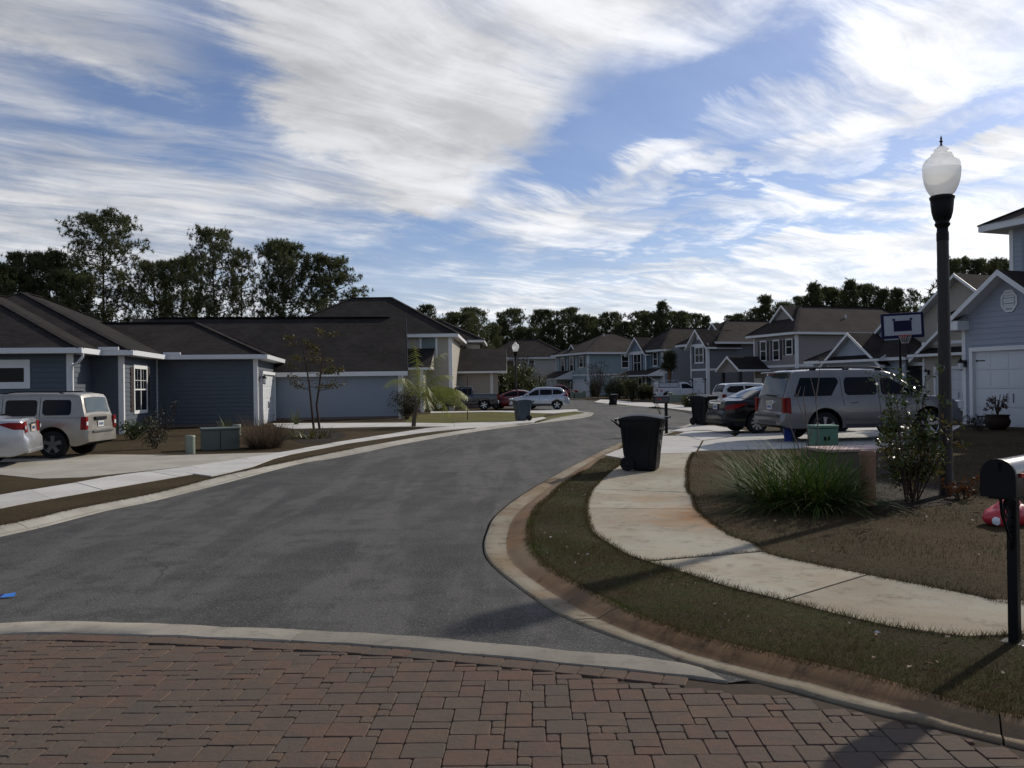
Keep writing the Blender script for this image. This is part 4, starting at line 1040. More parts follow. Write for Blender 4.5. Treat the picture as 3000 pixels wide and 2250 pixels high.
b_.box((.8, 7.05, 4.5), (1.4, .09, .1)); b_.box((1.5, 7.1, 1.6), (.2, .2, 3.2)); b_.build('balcony', WHITE, h)

# ---- dark grey two storey
h = street_house(2073, 84.7, 'dark grey two storey house with narrow front gable, vent and white belt boards'); zE = 5.75
f_ = WF(h, (-3.0, 0), (0, 0)); s_ = WF(h, (0, 0), (0, 15))
wall(f_, 0, zE, S_DGREY, top=[(0, zE), (1.5, zE+1.5), (3.0, zE)]); wall(s_, 0, zE, S_DGREY)
trim(f_, .08, 0, zE, .16); trim(f_, f_.L-.1, 0, zE, .22); trim(s_, .12, 0, zE, .26); hband(f_, 3.15, 0, 3, .2); hband(s_, 3.15, 0, 15, .2); hband(f_, zE-.05, -.2, 3.2, .22)
window(f_, .95, 3.95, 1.35, 1.45, cols=2, casing=.13, shutters=SHUT, shw=.28)
garage_door(f_, .75, 2.4, 2.15, cols=2); [lantern(f_, t, 2.1, 1.4) for t in (.35, 2.75)]
wall(WF(h, (-9, 1.5), (-3, 1.5)), 0, zE, S_DGREY)
gable(h, -3.0, 0, 0, 4, zE-.1, 1.0, SHING_T, over=.4, rake=.45, gable_ends='front', fasc=.9)
hip(h, (-7, 0, 1.5, 16), zE+.001, .62, .5, SHING_T, fh=.24)
gable(h, -4.2, -2.2, 3.0, 7, 7.1, .9, SHING_T, over=.2, rake=.2, gable_ends='front', fasc=2.9); wall(WF(h, (-4.2, 3.0), (-2.2, 3.0)), 6.6, 7.1, S_DGREY, top=[(0, 7.1), (1, 7.95), (2, 7.1)], boards=False)
MB().lathe([(0, .02), (.28, .02), (.28, 0)], 8, (-1.5, -.05, zE+.75), axis='y').build('gable_vent', WHITE, h)
# ---- taupe two storey
h = street_house(2335, 70.6, 'taupe two storey house with three dark shuttered windows and gabled entry porch'); zE = 5.78
f_ = WF(h, (-5.7, 0), (0, 0)); s_ = WF(h, (0, 0), (0, 15))
wall(f_, 0, zE, S_TAUPE); wall(s_, 0, zE, S_TAUPE)
trim(f_, .06, 0, zE, .14); trim(f_, f_.L-.08, 0, zE, .16); trim(s_, .08, 0, zE, .2)
hband(f_, 3.15, 0, 5.7, .2); hband(s_, 3.15, 0, 15, .2)
for t in (1.0, 2.75, 4.45): window(f_, t, 3.75+(.4 if t > 4 else 0), .72, 1.5-(.4 if t > 4 else 0)+.1, shutters=SHUT, casing=.09, shw=.28)
hip(h, (-5.7, 0, 0, 15), zE, .75, .5, SHING_T, fh=.22); vent_pipe(h, -1.3, 6.5, 7.2)
gable(h, -4.6, -1.6, 1.2, 6, zE+1.35, .85, SHING_T, over=.2, rake=.25, gable_ends='front', fasc=1.1); wall(WF(h, (-4.6, 1.2), (-1.6, 1.2)), zE+.4, zE+1.35, S_TAUPE, top=[(0, zE+1.35), (1.5, zE+2.6), (3, zE+1.35)], boards=False)
gable(h, -6.6, -3.8, -3.0, 0, 3.0, .7, SHING_D, over=.35, rake=.3, gable_ends='front'); wall(WF(h, (-6.6, -3.0), (-3.8, -3.0)), 2.7, 3.0, S_TAUPE, top=[(0, 3.0), (1.4, 3.95), (2.8, 3.0)], boards=False)
for x in (-6.45, -3.95): MB().box((x, -2.85, 1.4), (.26, .26, 2.7)).build('porch_post', SHUT, h)
MB().box((-5.1, -.03, 1.1), (.95, .08, 2.1)).build('front_door', WHITE, h)
MB().box((-5.2, -2.9, .75), (2.3, .05, .07)).box((-5.2, -2.9, .3), (2.3, .05, .07)).build('porch_rail', WHITE, h)
# ---- light blue grey one storey garage house
h = empty('house', (21.6, 56.6, 0), R(-69), 'light blue grey one storey house with small garage gable and pent roof strip', 'house', HG); zE = 3.0
f_ = WF(h, (.1, -.4), (4.85, -.4)); wall(f_, 0, zE, S_LBLUE, top=[(0, zE), (2.37, zE+1.9), (4.75, zE)])
s_ = WF(h, (4.85, -.4), (4.85, 6)); wall(s_, 0, zE, S_LBLUE)
gable(h, .1, 4.85, -.4, 7, zE-.15, .8, SHING_T, over=.35, rake=.45, gable_ends='front', fasc=-.5)
hip(h, (-1.7, 6.3, 0, 12), zE, .56, .45, SHING_T, fh=.2); wall(WF(h, (-1.7, .02), (6.3, .02)), 0, zE, S_LBLUE, boards=False)
pent(h, -.2, 5.2, -.95, -.4, zE-.02, zE+.42, SHING_D, 'pent_roof'); garage_door(f_, .7, 4.0, 2.3, cols=4)
gable(h, 2.6, 4.4, 1.6, 5, 4.9, .85, SHING_T, over=.15, rake=.2, gable_ends='front', fasc=1.5); wall(WF(h, (2.6, 1.6), (4.4, 1.6)), 4.3, 4.9, S_LBLUE, top=[(0, 4.9), (.9, 5.65), (1.8, 4.9)], boards=False)
trim(f_, .1, 0, zE, .16); trim(f_, 4.65, 0, zE, .16)
# ---- beige house with the large gable
h = empty('house', (26.96, 50, 0), R(-69), 'beige house with one very large gable, porch beam and second garage gable', 'house', HG); zE = 3.35
f_ = WF(h, (-6.1, 0), (6.3, 0)); HB = 6.2
wall(f_, 0, zE, S_BEIGE, top=[(0, zE), (6.1, zE+4.75), (12.4, zE)], openings=((1.2, 4.7, 0, 2.5),)); wall(WF(h, (6.3, 0), (6.3, 10)), 0, zE, S_BEIGE)
gable(h, -6.2, 6.2, 0, 12, zE-.15, .765, SHING_T, over=.4, rake=.6, gable_ends='front')
window(f_, 7.2, 5.0, .8, 1.2, casing=.12, shutters=SHUT, shw=.3, rows=2)
garage_door(f_, 1.3, 4.5, 2.45, mat=GDOOR2, carriage=False)
bm_ = MB(); bm_.box((-3.1, -1.9, 2.75), (6.4, .3, .22)); bm_.build('porch_beam', WHITE, h)
for x in (-6.1, -.15): MB().box((x, -1.9, 1.32), (.26, .26, 2.64)).build('porch_post', WHITE, h)
MB().box((-3.1, -1.0, 2.9), (6.2, 2.0, .05)).build('porch_ceiling', SOFFIT, h)
g_ = WF(h, (.4, -3.6), (5.6, -3.6)); wall(g_, 0, zE, S_BEIGE, top=[(0, zE), (2.6, zE+2.05), (5.2, zE)])
gs = WF(h, (.4, 0), (.4, -3.6)); wall(gs, 0, zE, S_BEIGE); wall(WF(h, (5.6, -3.6), (5.6, 0)), 0, zE, S_BEIGE)
gable(h, .4, 5.6, -3.6, 1.5, zE-.15, .765, SHING_T, over=.5, rake=.5, gable_ends='front')
pent(h, -.1, 6.1, -4.2, -3.6, zE-.25, zE+.25, SHING_D, 'pent_roof'); hband(g_, zE+.5, 0, 5.2, .18)
trim(g_, .1, 0, zE, .16); trim(g_, 5.1, 0, zE, .16); garage_door(g_, 1.0, 4.2, 2.35); lantern(g_, .45, 2.2, 1.3)
# ---- nearest right house, pale violet grey garage gable and upper storey
h = empty('house', (17.0, 31.5, 0), R(-69), 'nearest right house, violet grey garage gable with octagonal vent and white carriage door', 'house', HG); zE = 4.1
W1 = 3.95; f_ = WF(h, (0, 0), (W1, 0))
wall(f_, 0, zE, S_GREYB, top=[(0, zE), (W1/2, zE+1.5), (W1, zE)], openings=((.42, 3.52, 0, 2.98),), exposure=.2, singles=True)
wall(WF(h, (0, 7), (0, 0)), 0, zE, S_GREYB); wall(WF(h, (W1, 0), (W1, 7)), 0, zE, S_GREYB)
trim(f_, .07, 0, zE, .15); garage_door(f_, .55, 3.4, 2.78, reveal=.16)
lantern(f_, .12, 2.35, 1.35)
gable(h, 0, W1, 0, 8, zE-.16, .76, SHING_T, over=.45, rake=.6, th=.16, gable_ends='front')
q = MB(); q.box((-.15, -.3, zE-.33), (.9, .6, .34)); q.build('eave_return', WHITE, h)
q = MB(); q.add([(-.62, -.62, zE-.14), (.32, -.62, zE-.14), (.32, -.02, zE+.14), (-.62, -.02, zE+.14)], [(0, 1, 2, 3)]); me = q.mesh('return_roof', SHING_D); set_uv(me, slope_uv); link('return_roof', me, h)
vz, vt = zE+.42, W1/2
v_ = MB(); v_.lathe([(.0, -.01), (.265, -.01), (.28, .05), (.34, .05), (.34, 0)], 8, (0, 0, 0), axis='y')
v_.v = [(x*math.cos(.3927)-z*math.sin(.3927), y, x*math.sin(.3927)+z*math.cos(.3927)) for x, y, z in v_.v]; v_.v = [(vt+x, -.02+y, vz+z*1.25) for x, y, z in v_.v]
vo = v_.build('gable_vent', WHITE, h)
lv = MB()
for i in range(6): f_.slab(lv, vt-.2, vt+.2, vz-.26+i*.095, vz-.205+i*.095, .015, .06)
lv.build('louvre', WHITE, vo)
hip(h, (-1.6, 9.5, 1.6, 14), zE+.05, .62, .3, SHING_T)          # main roof behind the gable
wall(WF(h, (-1.4, 1.9), (9.5, 1.9)), 0, zE, S_GREYB, boards=False)
f2 = WF(h, (-.5, 3.2), (9, 3.2)); s2 = WF(h, (-.5, 12), (-.5, 3.2)); zU = 7.65
wall(f2, 3.5, zU, S_LBLUE, openings=((1.0, 2.2, 5.4, 7.3),)); wall(s2, 3.5, zU, S_LBLUE); trim(f2, .08, 4, zU, .16); trim(s2, s2.L-.08, 4, zU, .16)
window(f2, .95, 5.45, 1.1, 1.75, shutters=S_SLATE, casing=.12, shw=.3)
hip(h, (-.5, 9, 3.2, 12), zU, .5, .75, SHING_T, fh=.26)

# unseen wing added just outside the frame, shaped to cast shade on the lawn
fw = WF(h, (6.5, -4), (14, -4)); wall(fw, 0, 7.0, S_GREYB, boards=False, name='added_wing_wall'); wall(WF(h, (6.5, 3.2), (6.5, -4)), 0, 7.0, S_GREYB, boards=False, name='added_wing_wall'); wall(WF(h, (14, -4), (14, 9)), 0, 7.0, S_GREYB, boards=False, name='added_wing_wall')
window(fw, 2.5, 1.0, 1.6, 1.5, cols=2, casing=.12); window(fw, 2.5, 4.6, 1.6, 1.4, cols=2, casing=.12)
hip(h, (6.5, 14, -4, 9), 7.0, .6, .4, SHING_T, fh=.24)
# ------------------------------------------------------------------ vehicles
def interp(pts, x):
    if x <= pts[0][0]: return pts[0][1]
    for (a, za), (b, zb) in zip(pts[:-1], pts[1:]):
        if x <= b: return za+(zb-za)*(x-a)/max(b-a, 1e-9)
    return pts[-1][1]
class Car:
    def __init__(s, name, L, W, top, gh, wr, xw, bot=.30, arch=None, belt=None, tum=.28, ghw=.93, tuck=.10, tail=.16, nose=.22, mats=None, label='', cat='car', group='vehicles parked along the street'):
        s.L, s.W, s.top, s.gh, s.wr, s.xw, s.bot = L, W, top, gh, wr, xw, bot
        s.ar = arch or wr*1.2; s.tum = tum; s.ghw = ghw; s.tuck = tuck; s.tail, s.nose = tail, nose; s.belt = belt
        s.root = empty(name, label=label, cat=cat, group=group); s.paint = mats
        s.body(); s.house()
    def wp(s, x):
        h = s.L/2; k = 0
        if x < -h+.9: k = s.tail*((-h+.9-x)/.9)**3
        if x > h-1.1: k = s.nose*((x-h+1.1)/1.1)**2.6
        return s.W/2*(1-k)
    def yb(s, x, z):
        """half width of lower body at x,z"""
        zt = interp(s.top, x); zb = s.bot
        t = min(max((z-zb)/max(zt-zb, .05), 0), 1)
        f = 1-s.tuck*.6*(max(0, .35-t)/.35)**1.6-s.tuck*.55*(max(0, t-.55)/.45)**1.8
        return s.wp(x)*f
    def yg(s, x, z):
        zb = s.beltz(x); return s.wp(x)*s.ghw-(z-zb)*s.tum
    def beltz(s, x): return interp(s.belt, x) if s.belt else interp(s.top, x)
    def body(s):
        xs = set(np.linspace(-s.L/2, s.L/2, 60).tolist())
        for x, z in s.top: xs.add(x)
        for xw in s.xw:
            for a in np.linspace(0, math.pi, 15): xs.add(xw+s.ar*math.cos(a))
            xs.add(xw-s.ar-.004); xs.add(xw+s.ar+.004)
        xs = sorted(x for x in xs if -s.L/2-1e-6 <= x <= s.L/2+1e-6)
        xs = [x for i, x in enumerate(xs) if i == 0 or x-xs[i-1] > .0035]
        rings = []; NS = 9
        for x in xs:
            zt = interp(s.top, x); zb = s.bot
            e = min(abs(x+s.L/2), abs(s.L/2-x))
            if e < .35: zb += .10*(1-e/.35)**1.5
            for xw in s.xw:
                if abs(x-xw) <= s.ar: zb = max(zb, s.wr+math.sqrt(max(s.ar**2-(x-xw)**2, 0)))
            zb = min(zb, zt-.03); r = min(.07, (zt-zb)*.35)
            half = [(0, zb), (s.yb(x, zb)*.97, zb)]
            for i in range(NS): z = zb+.02+(zt-r-zb-.02)*i/(NS-1); half.append((s.yb(x, z), z))
            yt = s.yb(x, zt-r); half += [(yt-r*.12, zt-r*.5), (yt-r*.45, zt-r*.15), (yt-r*1.1, zt)]
            half += [(yt*.6, zt+.018), (0, zt+.028)]
            rings.append([(x, -y, z) for y, z in half]+[(x, y, z) for y, z in reversed(half[1:-1])])
        n = len(rings[0]); mb = MB(); vs = [v for r in rings for v in r]; fs = []; ms = []
        for i in range(len(rings)-1):
            for k in range(n):
                k2 = (k+1) % n; fs.append((i*n+k, i*n+k2, (i+1)*n+k2, (i+1)*n+k)); ms.append(1 if k in (0, n-1) or (k in (1,) and 0) else 0)
        fs.append(tuple(range(n-1, -1, -1))); fs.append(tuple((len(rings)-1)*n+k for k in range(n))); ms += [0, 0]
        b = mb.add(vs, fs); mb.m = ms
        s.bodyo = mb.build('body', [s.paint, SHADOWY], s.root, smooth=38)
        ub = MB(); ub.box((0, 0, s.bot+.16), (s.L*.86, s.W*.74, .34)); ub.build('underbody', SHADOWY, s.root)
    def house(s):
        g = s.gh; xs = set(np.linspace(g[0][0], g[-1][0], 44).tolist()) | {x for x, z in g}
        xs = sorted(xs); xs = [x for i, x in enumerate(xs) if i == 0 or x-xs[i-1] > .003]
        rings = []
        for x in xs:
            zt = interp(g, x); zb = min(s.beltz(x)-.03, zt-.012); r = min(.10, (zt-zb)*.35)
            half = [(s.yg(x, zb), zb)]+[(s.yg(x, zb+(zt-r-zb)*t), zb+(zt-r-zb)*t) for t in (.33, .66, 1)]
            yt = half[-1][0]; half += [(yt-r*.18, zt-r*.45), (yt-r*.55, zt-r*.12), (yt-r*1.2, zt), (yt*.5, zt+.02), (0, zt+.028)]
            rings.append([(x, -y, z) for y, z in half]+[(x, y, z) for y, z in reversed(half[:-1])])
        n = len(rings[0]); mb = MB()
        fs = [(i*n+k, i*n+k+1, (i+1)*n+k+1, (i+1)*n+k) for i in range(len(rings)-1) for k in range(n-1)]
        mb.add([v for r in rings for v in r], fs)
        fs = [tuple(range(n-1, -1, -1)), tuple((len(rings)-1)*n+k for k in range(n))]; mb.f += [list(f) for f in fs]; mb.m += [0, 0]
        s.cab = mb.build('cabin', s.paint, s.root, smooth=38)
    def side(s, name, top, bot, mat, on='g', off=.006, n=18, parent=None, sides=(-1, 1), depth=.0):
        """patch on the flanks between two polylines of (x,z)"""
        f = s.yg if on == 'g' else s.yb
        x0, x1 = max(top[0][0], bot[0][0]), min(top[-1][0], bot[-1][0])
        o = None
        for sg in sides:
            mb = MB(); rows = 5; vs = []
            xs = sorted(set(np.linspace(x0, x1, n).tolist()) | {x for x, z in top+bot if x0 <= x <= x1})
            for x in xs:
                zt, zb = interp(top, x), interp(bot, x)
                for k in range(rows):
                    z = zb+(zt-zb)*k/(rows-1); vs.append((x, sg*(f(x, z)+off), z))
            fs = []
            for i in range(len(xs)-1):
                for k in range(rows-1):
                    q = (i*rows+k, (i+1)*rows+k, (i+1)*rows+k+1, i*rows+k+1); fs.append(q if sg < 0 else tuple(reversed(q)))
            mb.add(vs, fs); o = mb.build(name, mat, parent or s.root, smooth=60)
        return o
    def strip(s, name, line, xa, xb, w, mat, off=.012, gh=True, parent=None, z0=None):
        """patch following a top profile (windscreen, rear glass, tail panel), w = share of local width or (y0,y1)"""
        xs = sorted(set(np.linspace(xa, xb, 14).tolist()) | {x for x, z in line if xa < x < xb}); vs = []; cols = 9
        for i, x in enumerate(xs):
            z = interp(line, x); e = 1e-3; sl = (interp(line, x+e)-interp(line, x-e))/(2*e); nn = Vector((-sl, 0, 1)).normalized()
            r = .1; hw = (s.yg(x, z-.03)-.05) if gh else s.yb(x, z)
            if isinstance(w, tuple): y0, y1 = w[0]*hw, w[1]*hw
            else: y0, y1 = -hw*w, hw*w
            for k in range(cols):
                y = y0+(y1-y0)*k/(cols-1); cr = .028*(1-min(abs(y)/max(hw*.95, .01), 1)**2)
                vs.append((x+nn.x*off, y, z+cr*(1 if gh else .8)+nn.z*off))
        fs = [(i*cols+k, (i+1)*cols+k, (i+1)*cols+k+1, i*cols+k+1) for i in range(len(xs)-1) for k in range(cols-1)]
        mb = MB(); mb.add(vs, fs); return mb.build(name, mat, parent or s.root, smooth=60)
    def seam(s, pts, w=.010, mat=None, sides=(-1, 1)):
        for sg in sides:
            q = []
            for (x, z) in pts:
                y = s.yb(x, z) if z < s.beltz(x)-.02 else s.yg(x, z)
                q.append((x, sg*(y+.001), z))
            L = resample([Vector(p) for p in q], 14); L = [Vector((p.x, sg*((s.yb(p.x, p.z) if p.z < s.beltz(p.x)-.02 else s.yg(p.x, p.z))+.001), p.z)) for p in L]
            mb = MB()
            for a, b in zip(L[:-1], L[1:]): mb.bar(a, b, w, .006, up=(0, sg, 0))
            mb.build('door_seam', mat or SHADOWY, s.root)
    def handle(s, x, z, mat=None, l=.2):
        for sg in (-1, 1):
            y = s.yb(x, z); mb = MB(); mb.tube([(x-l/2, sg*(y-.01), z), (x-l/2+.03, sg*(y+.035), z), (x+l/2-.03, sg*(y+.035), z), (x+l/2, sg*(y-.01), z)], .014, 6)
            mb.build('door_handle', mat or s.paint, s.root, smooth=60)
    def mirror(s, x, z, sz=.2, mat=None):
        for sg in (-1, 1):
            y = s.yg(x, z+.05)
            mb = MB(); mb.box((x+.02, sg*(y+.16), z+.10), (.12, .24*sz/.2, .17*sz/.2)); mb.box((x, sg*(y+.03), z+.04), (.08, .12, .05))
            mb.build('wing_mirror', mat or s.paint, s.root, bevel=.025, smooth=60)
    def wheels(s, spokes=5, rimr=None, rim=None, sw=.34, dual=False):
        r = s.wr; rr = rimr or r*.66; w = .23
        ty = MB(); ty.lathe([(rr*.98, -w/2+.03), (rr*1.03, -w/2+.005), (r*.93, -w/2), (r*.985, -w/2+.03), (r, -w*.25), (r, w*.25), (r*.985, w/2-.03), (r*.93, w/2), (rr*1.03, w/2-.005), (rr*.98, w/2-.03)], 36, axis='y')
        tm = ty.mesh('wheel', RUBBER, smooth=40)
        rm = MB(); rm.lathe([(rr, .09), (rr*.965, .098), (rr*.93, .085), (rr*.92, -.06), (rr*.9, -.08)], 36, axis='y', caps=False)
        rm.lathe([(rr*.17, .075), (rr*.15, .09), (0, .092)], 16, axis='y')
        for k in range(spokes):
            a = 2*math.pi*k/spokes+.3; offs = (-.10, .10) if dual else (0,)
            for da in offs:
                p0 = (rr*.12*math.cos(a), -.072, rr*.12*math.sin(a)); p1 = (rr*.94*math.cos(a+da), -.080, rr*.94*math.sin(a+da))
                rm.bar(p0, p1, rr*sw*(.5 if dual else 1), .03, up=(0, 1, 0))
        rmm = rm.mesh('rim', rim or ALLOY, smooth=35)
        dk = MB().lathe([(rr*.94, .02), (0, .02)], 24, axis='y').mesh('brake_disc', SHADOWY)
        for xw in s.xw:
            for sg in (-1, 1):
                o = link('wheel', tm, s.root, (xw, sg*(s.W/2-.13), r), 0 if sg < 0 else math.pi)
                link('rim', rmm, o); link('brake_disc', dk, o)
    def place(s, px, py, heading, wheel=0, side=-1, scale=1.0, z=0, Y=None):
        """put the bottom of the given wheel at the ground point seen at (px,py), or at depth Y along that ray"""
        if Y is None: g = G(px, py, z)
        else: g = Vector(((px-1500+ROLL*6)*Y/FPX, Y, z))
        a = R(heading); l = Vector((s.xw[wheel]*scale, side*(s.W/2-.02)*scale))
        c = Vector((l.x*math.cos(a)-l.y*math.sin(a), l.x*math.sin(a)+l.y*math.cos(a)))
        s.root.location = (g.x-c.x, g.y-c.y, z); s.root.rotation_euler = (0, 0, a); s.root.scale = (scale,)*3
        return s
def plate(c, x, z, w=.32, h=.16, col=None, tilt=0.0, y=0.0):
    p = MB(); p.box((x, y, z), (.012, w, h)); o = p.build('number_plate', col or simple('plate_face', (.55, .56, .55), .4), c.root)
    q = MB()
    for i in range(6): q.box((x-.008, y-w*.33+i*w*.13, z), (.004, w*.07, h*.42))
    q.build('plate_characters', simple('plate_ink', (.05, .09, .22), .5), o); return o

P_SILVER = paint('silver_car_paint', (.44, .45, .47), .6, .32); P_BEIGE = paint('light_champagne_paint', (.285, .268, .235), .5, .36); P_PEWTER = paint('pewter_silver_paint', (.175, .170, .170), .5, .36)
P_BLACK = paint('black_car_paint', (.003, .0035, .006), 0.0, .2, .35); P_GREY = paint('dark_graphite_paint', (.022, .025, .034), .3, .25); P_RED = paint('dark_red_paint', (.17, .008, .010), .1, .25)
P_WHITE = paint('white_car_paint', (.72, .73, .75), .0, .3); P_BLUES = paint('blueish_silver_paint', (.36, .39, .44), .6, .3); P_VAN = paint('light_silver_van_paint', (.50, .51, .51), .4, .35)
PLASTG = simple('grey_bumper_plastic', (.05, .05, .055), .6); CREAMP = simple('cream_lower_paint', (.50, .48, .42), .4)

# large silver sport utility on the right driveway
T = [(-2.60, .60), (-2.59, .76), (-2.52, .80), (-2.49, 1.0), (-2.46, 1.19), (1.10, 1.20), (1.28, 1.21), (1.9, 1.16), (2.3, 1.08), (2.46, .98), (2.53, .80), (2.60, .62)]
g_ = [(-2.47, 1.17), (-2.44, 1.25), (-2.28, 1.72), (-2.22, 1.84), (-2.10, 1.88), (-1.3, 1.915), (-.2, 1.91), (.35, 1.87), (.62, 1.78), (1.0, 1.50), (1.30, 1.20)]
c = Car('sport_utility_vehicle', 5.2, 2.0, T, g_, .40, (-1.42, 1.50), .36, .49, belt=[(-2.6, 1.18), (1.3, 1.2)], tum=.20, mats=P_PEWTER, label='large silver sport utility vehicle with roof rails on the right driveway', cat='car')
c.side('side_window', [(-2.24, 1.22), (-2.04, 1.70), (-1.06, 1.70), (-1.02, 1.66), (-1.22, 1.24)][0:4]+[(-1.0, 1.62)], [(-2.24, 1.21), (-1.22, 1.22), (-1.0, 1.56)], CARGLASS)
c.side('side_window', [(-.84, 1.60), (-.78, 1.70), (-.02, 1.70), (.06, 1.62)], [(-.84, 1.30), (-.76, 1.23), (0, 1.23), (.06, 1.30)], CARGLASS)
c.side('side_window', [(.18, 1.60), (.22, 1.68), (.45, 1.66), (.75, 1.50), (1.12, 1.25)], [(.18, 1.28), (.24, 1.23), (1.12, 1.23)], CARGLASS)
c.strip('windscreen', g_, .66, 1.27, .94, CARGLASS); rg = c.strip('rear_window', g_, -2.455, -2.25, .93, glassy('rear_glass_sky', (.05, .065, .07), .05))
for x in (.12, -.93, -2.0): pass
c.seam([(.12, 1.72), (.10, 1.2), (.10, .9), (.12, .45)]); c.seam([(-.93, 1.72), (-.92, 1.2), (-.90, .95)]); c.seam([(1.15, 1.2), (1.13, .9), (1.10, .45)]); c.seam([(.12, .43), (1.1, .43)])
c.handle(-.62, 1.04); c.handle(.40, 1.04); c.mirror(1.02, 1.24, .27, BLACKPL); c.wheels(5, .28, dual=True)
c.side('tail_light', [(-2.515, 1.17), (-2.34, 1.19)], [(-2.515, .80), (-2.34, .76)], REDLENS, on='b', off=.010, n=6)
for sg in (-1, 1): MB().box((-2.505, sg*.86, .98), (.05, .14, .40)).build('tail_light', REDLENS, c.root, bevel=.012)
MB().box((-2.50, 0, 1.06), (.06, .46, .10)).build('plate_garnish', CHROME, c.root, bevel=.02); MB().box((-2.49, 0, .93), (.04, .52, .24)).build('plate_recess', P_PEWTER, c.root, bevel=.02); plate(c, -2.52, .94)
MB().box((-2.595, 0, .70), (.10, 1.50, .06)).build('bumper_step', PLASTG, c.root, bevel=.01); MB().box((-2.585, 0, .52), (.06, 1.1, .10)).build('lower_bumper', PLASTG, c.root, bevel=.02)
sp = MB(); sp.box((-2.30, 0, 1.845), (.34, 1.30, .05)); sp.build('rear_spoiler', P_PEWTER, c.root, bevel=.02); MB().box((-2.44, 0, 1.80), (.02, .42, .025)).build('brake_light', REDLENS, c.root)
MB().bar((-2.50, -.30, 1.23), (-2.47, .25, 1.25), .03, .03).build('rear_wiper', BLACKPL, c.root)
for sg in (-1, 1):
    rr_ = MB(); rr_.tube([(-1.75, sg*.70, 1.86), (-1.62, sg*.70, 1.95), (-.9, sg*.70, 1.975), (-.1, sg*.70, 1.97), (.25, sg*.70, 1.94), (.36, sg*.70, 1.88)], .020, 8)
    for x in (-1.62, -.7, .22): rr_.box((x, sg*.70, 1.91), (.16, .05, .07))
    rr_.build('roof_rail', BLACKPL, c.root, smooth=60)
    MB().box((2.47, sg*.74, .93), (.14, .34, .22)).build('headlight', CLEARLENS, c.root, bevel=.03)
MB().box((2.52, 0, .9), (.08, 1.0, .28)).build('grille', BLACKPL, c.root, bevel=.02)
for xa, xb in ((-.80, .02), (.20, 1.05)): c.side('door_moulding', [(xa, .66), (xb, .66)], [(xa, .60), (xb, .60)], P_PEWTER, on='b', off=.016, n=6)
c.side('lower_cladding', [(-.85, .47), (1.0, .47)], [(-.85, .37), (1.0, .37)], PLASTG, on='b', off=.012, n=8)
c.place(2417, 0, 7, 0, -1, 1.06, ZS, Y=23.2)

# boxy light champagne sport utility on the left
T = [(-2.20, .50), (-2.19, .70), (-2.14, .73), (-2.11, 1.06), (.95, 1.06), (1.2, 1.06), (1.85, .98), (2.08, .90), (2.15, .7), (2.2, .52)]
g_ = [(-2.10, 1.04), (-2.06, 1.20), (-1.98, 1.55), (-1.93, 1.62), (-1.75, 1.655), (-.6, 1.67), (.2, 1.66), (.45, 1.60), (.95, 1.22), (1.12, 1.06)]
c = Car('sport_utility_vehicle', 4.4, 1.76, T, g_, .355, (-1.31, 1.32), .30, .445, belt=[(-2.2, 1.04), (1.2, 1.06)], tum=.16, tuck=.07, tail=.12, mats=P_BEIGE, label='boxy light champagne sport utility vehicle in front of the navy house', cat='car')
c.side('side_window', [(-1.76, 1.42), (-1.72, 1.49), (-1.10, 1.50), (-1.04, 1.45)], [(-1.76, 1.16), (-1.72, 1.10), (-1.10, 1.10), (-1.04, 1.16)], CARGLASS)
c.side('side_window', [(-.90, 1.45), (-.85, 1.50), (-.15, 1.50), (-.10, 1.46)], [(-.90, 1.13), (-.86, 1.09), (-.15, 1.09), (-.10, 1.13)], CARGLASS)
c.side('side_window', [(.05, 1.47), (.10, 1.50), (.35, 1.49), (.70, 1.25), (.88, 1.11)], [(.05, 1.12), (.10, 1.09), (.88, 1.09)], CARGLASS)
c.strip('windscreen', g_, .50, 1.08, .94, CARGLASS); c.strip('rear_window', g_, -2.075, -1.985, .88, glassy('rear_glass_soft', (.06, .08, .08), .06))
c.seam([(-.02, 1.55), (-.02, 1.06), (-.02, .8), (0, .40)]); c.seam([(-.98, 1.55), (-.97, 1.05), (-.95, .80)]); c.seam([(0, .39), (.9, .39)])
c.handle(-.72, .95, BLACKPL, .26); c.handle(.22, .95, BLACKPL, .26); c.mirror(.78, 1.06, .2, BLACKPL); c.wheels(5, .235, sw=.42)
c.side('tail_light', [(-2.14, 1.05), (-2.02, 1.05)], [(-2.14, .72), (-2.02, .72)], REDLENS, on='b', off=.010, n=6)
for sg in (-1, 1):
    tl = MB().box((-2.14, sg*.775, .89), (.05, .13, .33)).build('tail_light', REDLENS, c.root, bevel=.012)
    MB().box((-2.17, sg*.775, .88), (.012, .09, .10)).build('reverse_lens', CLEARLENS, tl)
    r_ = MB(); r_.tube([(-1.5, sg*.62, 1.655), (-1.35, sg*.62, 1.70), (-.3, sg*.62, 1.715), (.1, sg*.62, 1.66)], .018, 8); r_.build('roof_rail', BLACKPL, c.root, smooth=60)
MB().box((-2.145, 0, 1.0), (.05, .62, .09)).build('plate_garnish', BLACKPL, c.root, bevel=.015); plate(c, -2.15, .85, y=.0)
MB().box((-2.20, 0, .66), (.06, 1.1, .05)).build('bumper_step', PLASTG, c.root, bevel=.01)
c.side('fuel_flap', [(-1.50, .97), (-1.36, .97)], [(-1.50, .83), (-1.36, .83)], P_BEIGE, on='b', off=.006, n=6)
c.place(150, 0, 181, 0, 1, 1.0, ZS, Y=21.3)

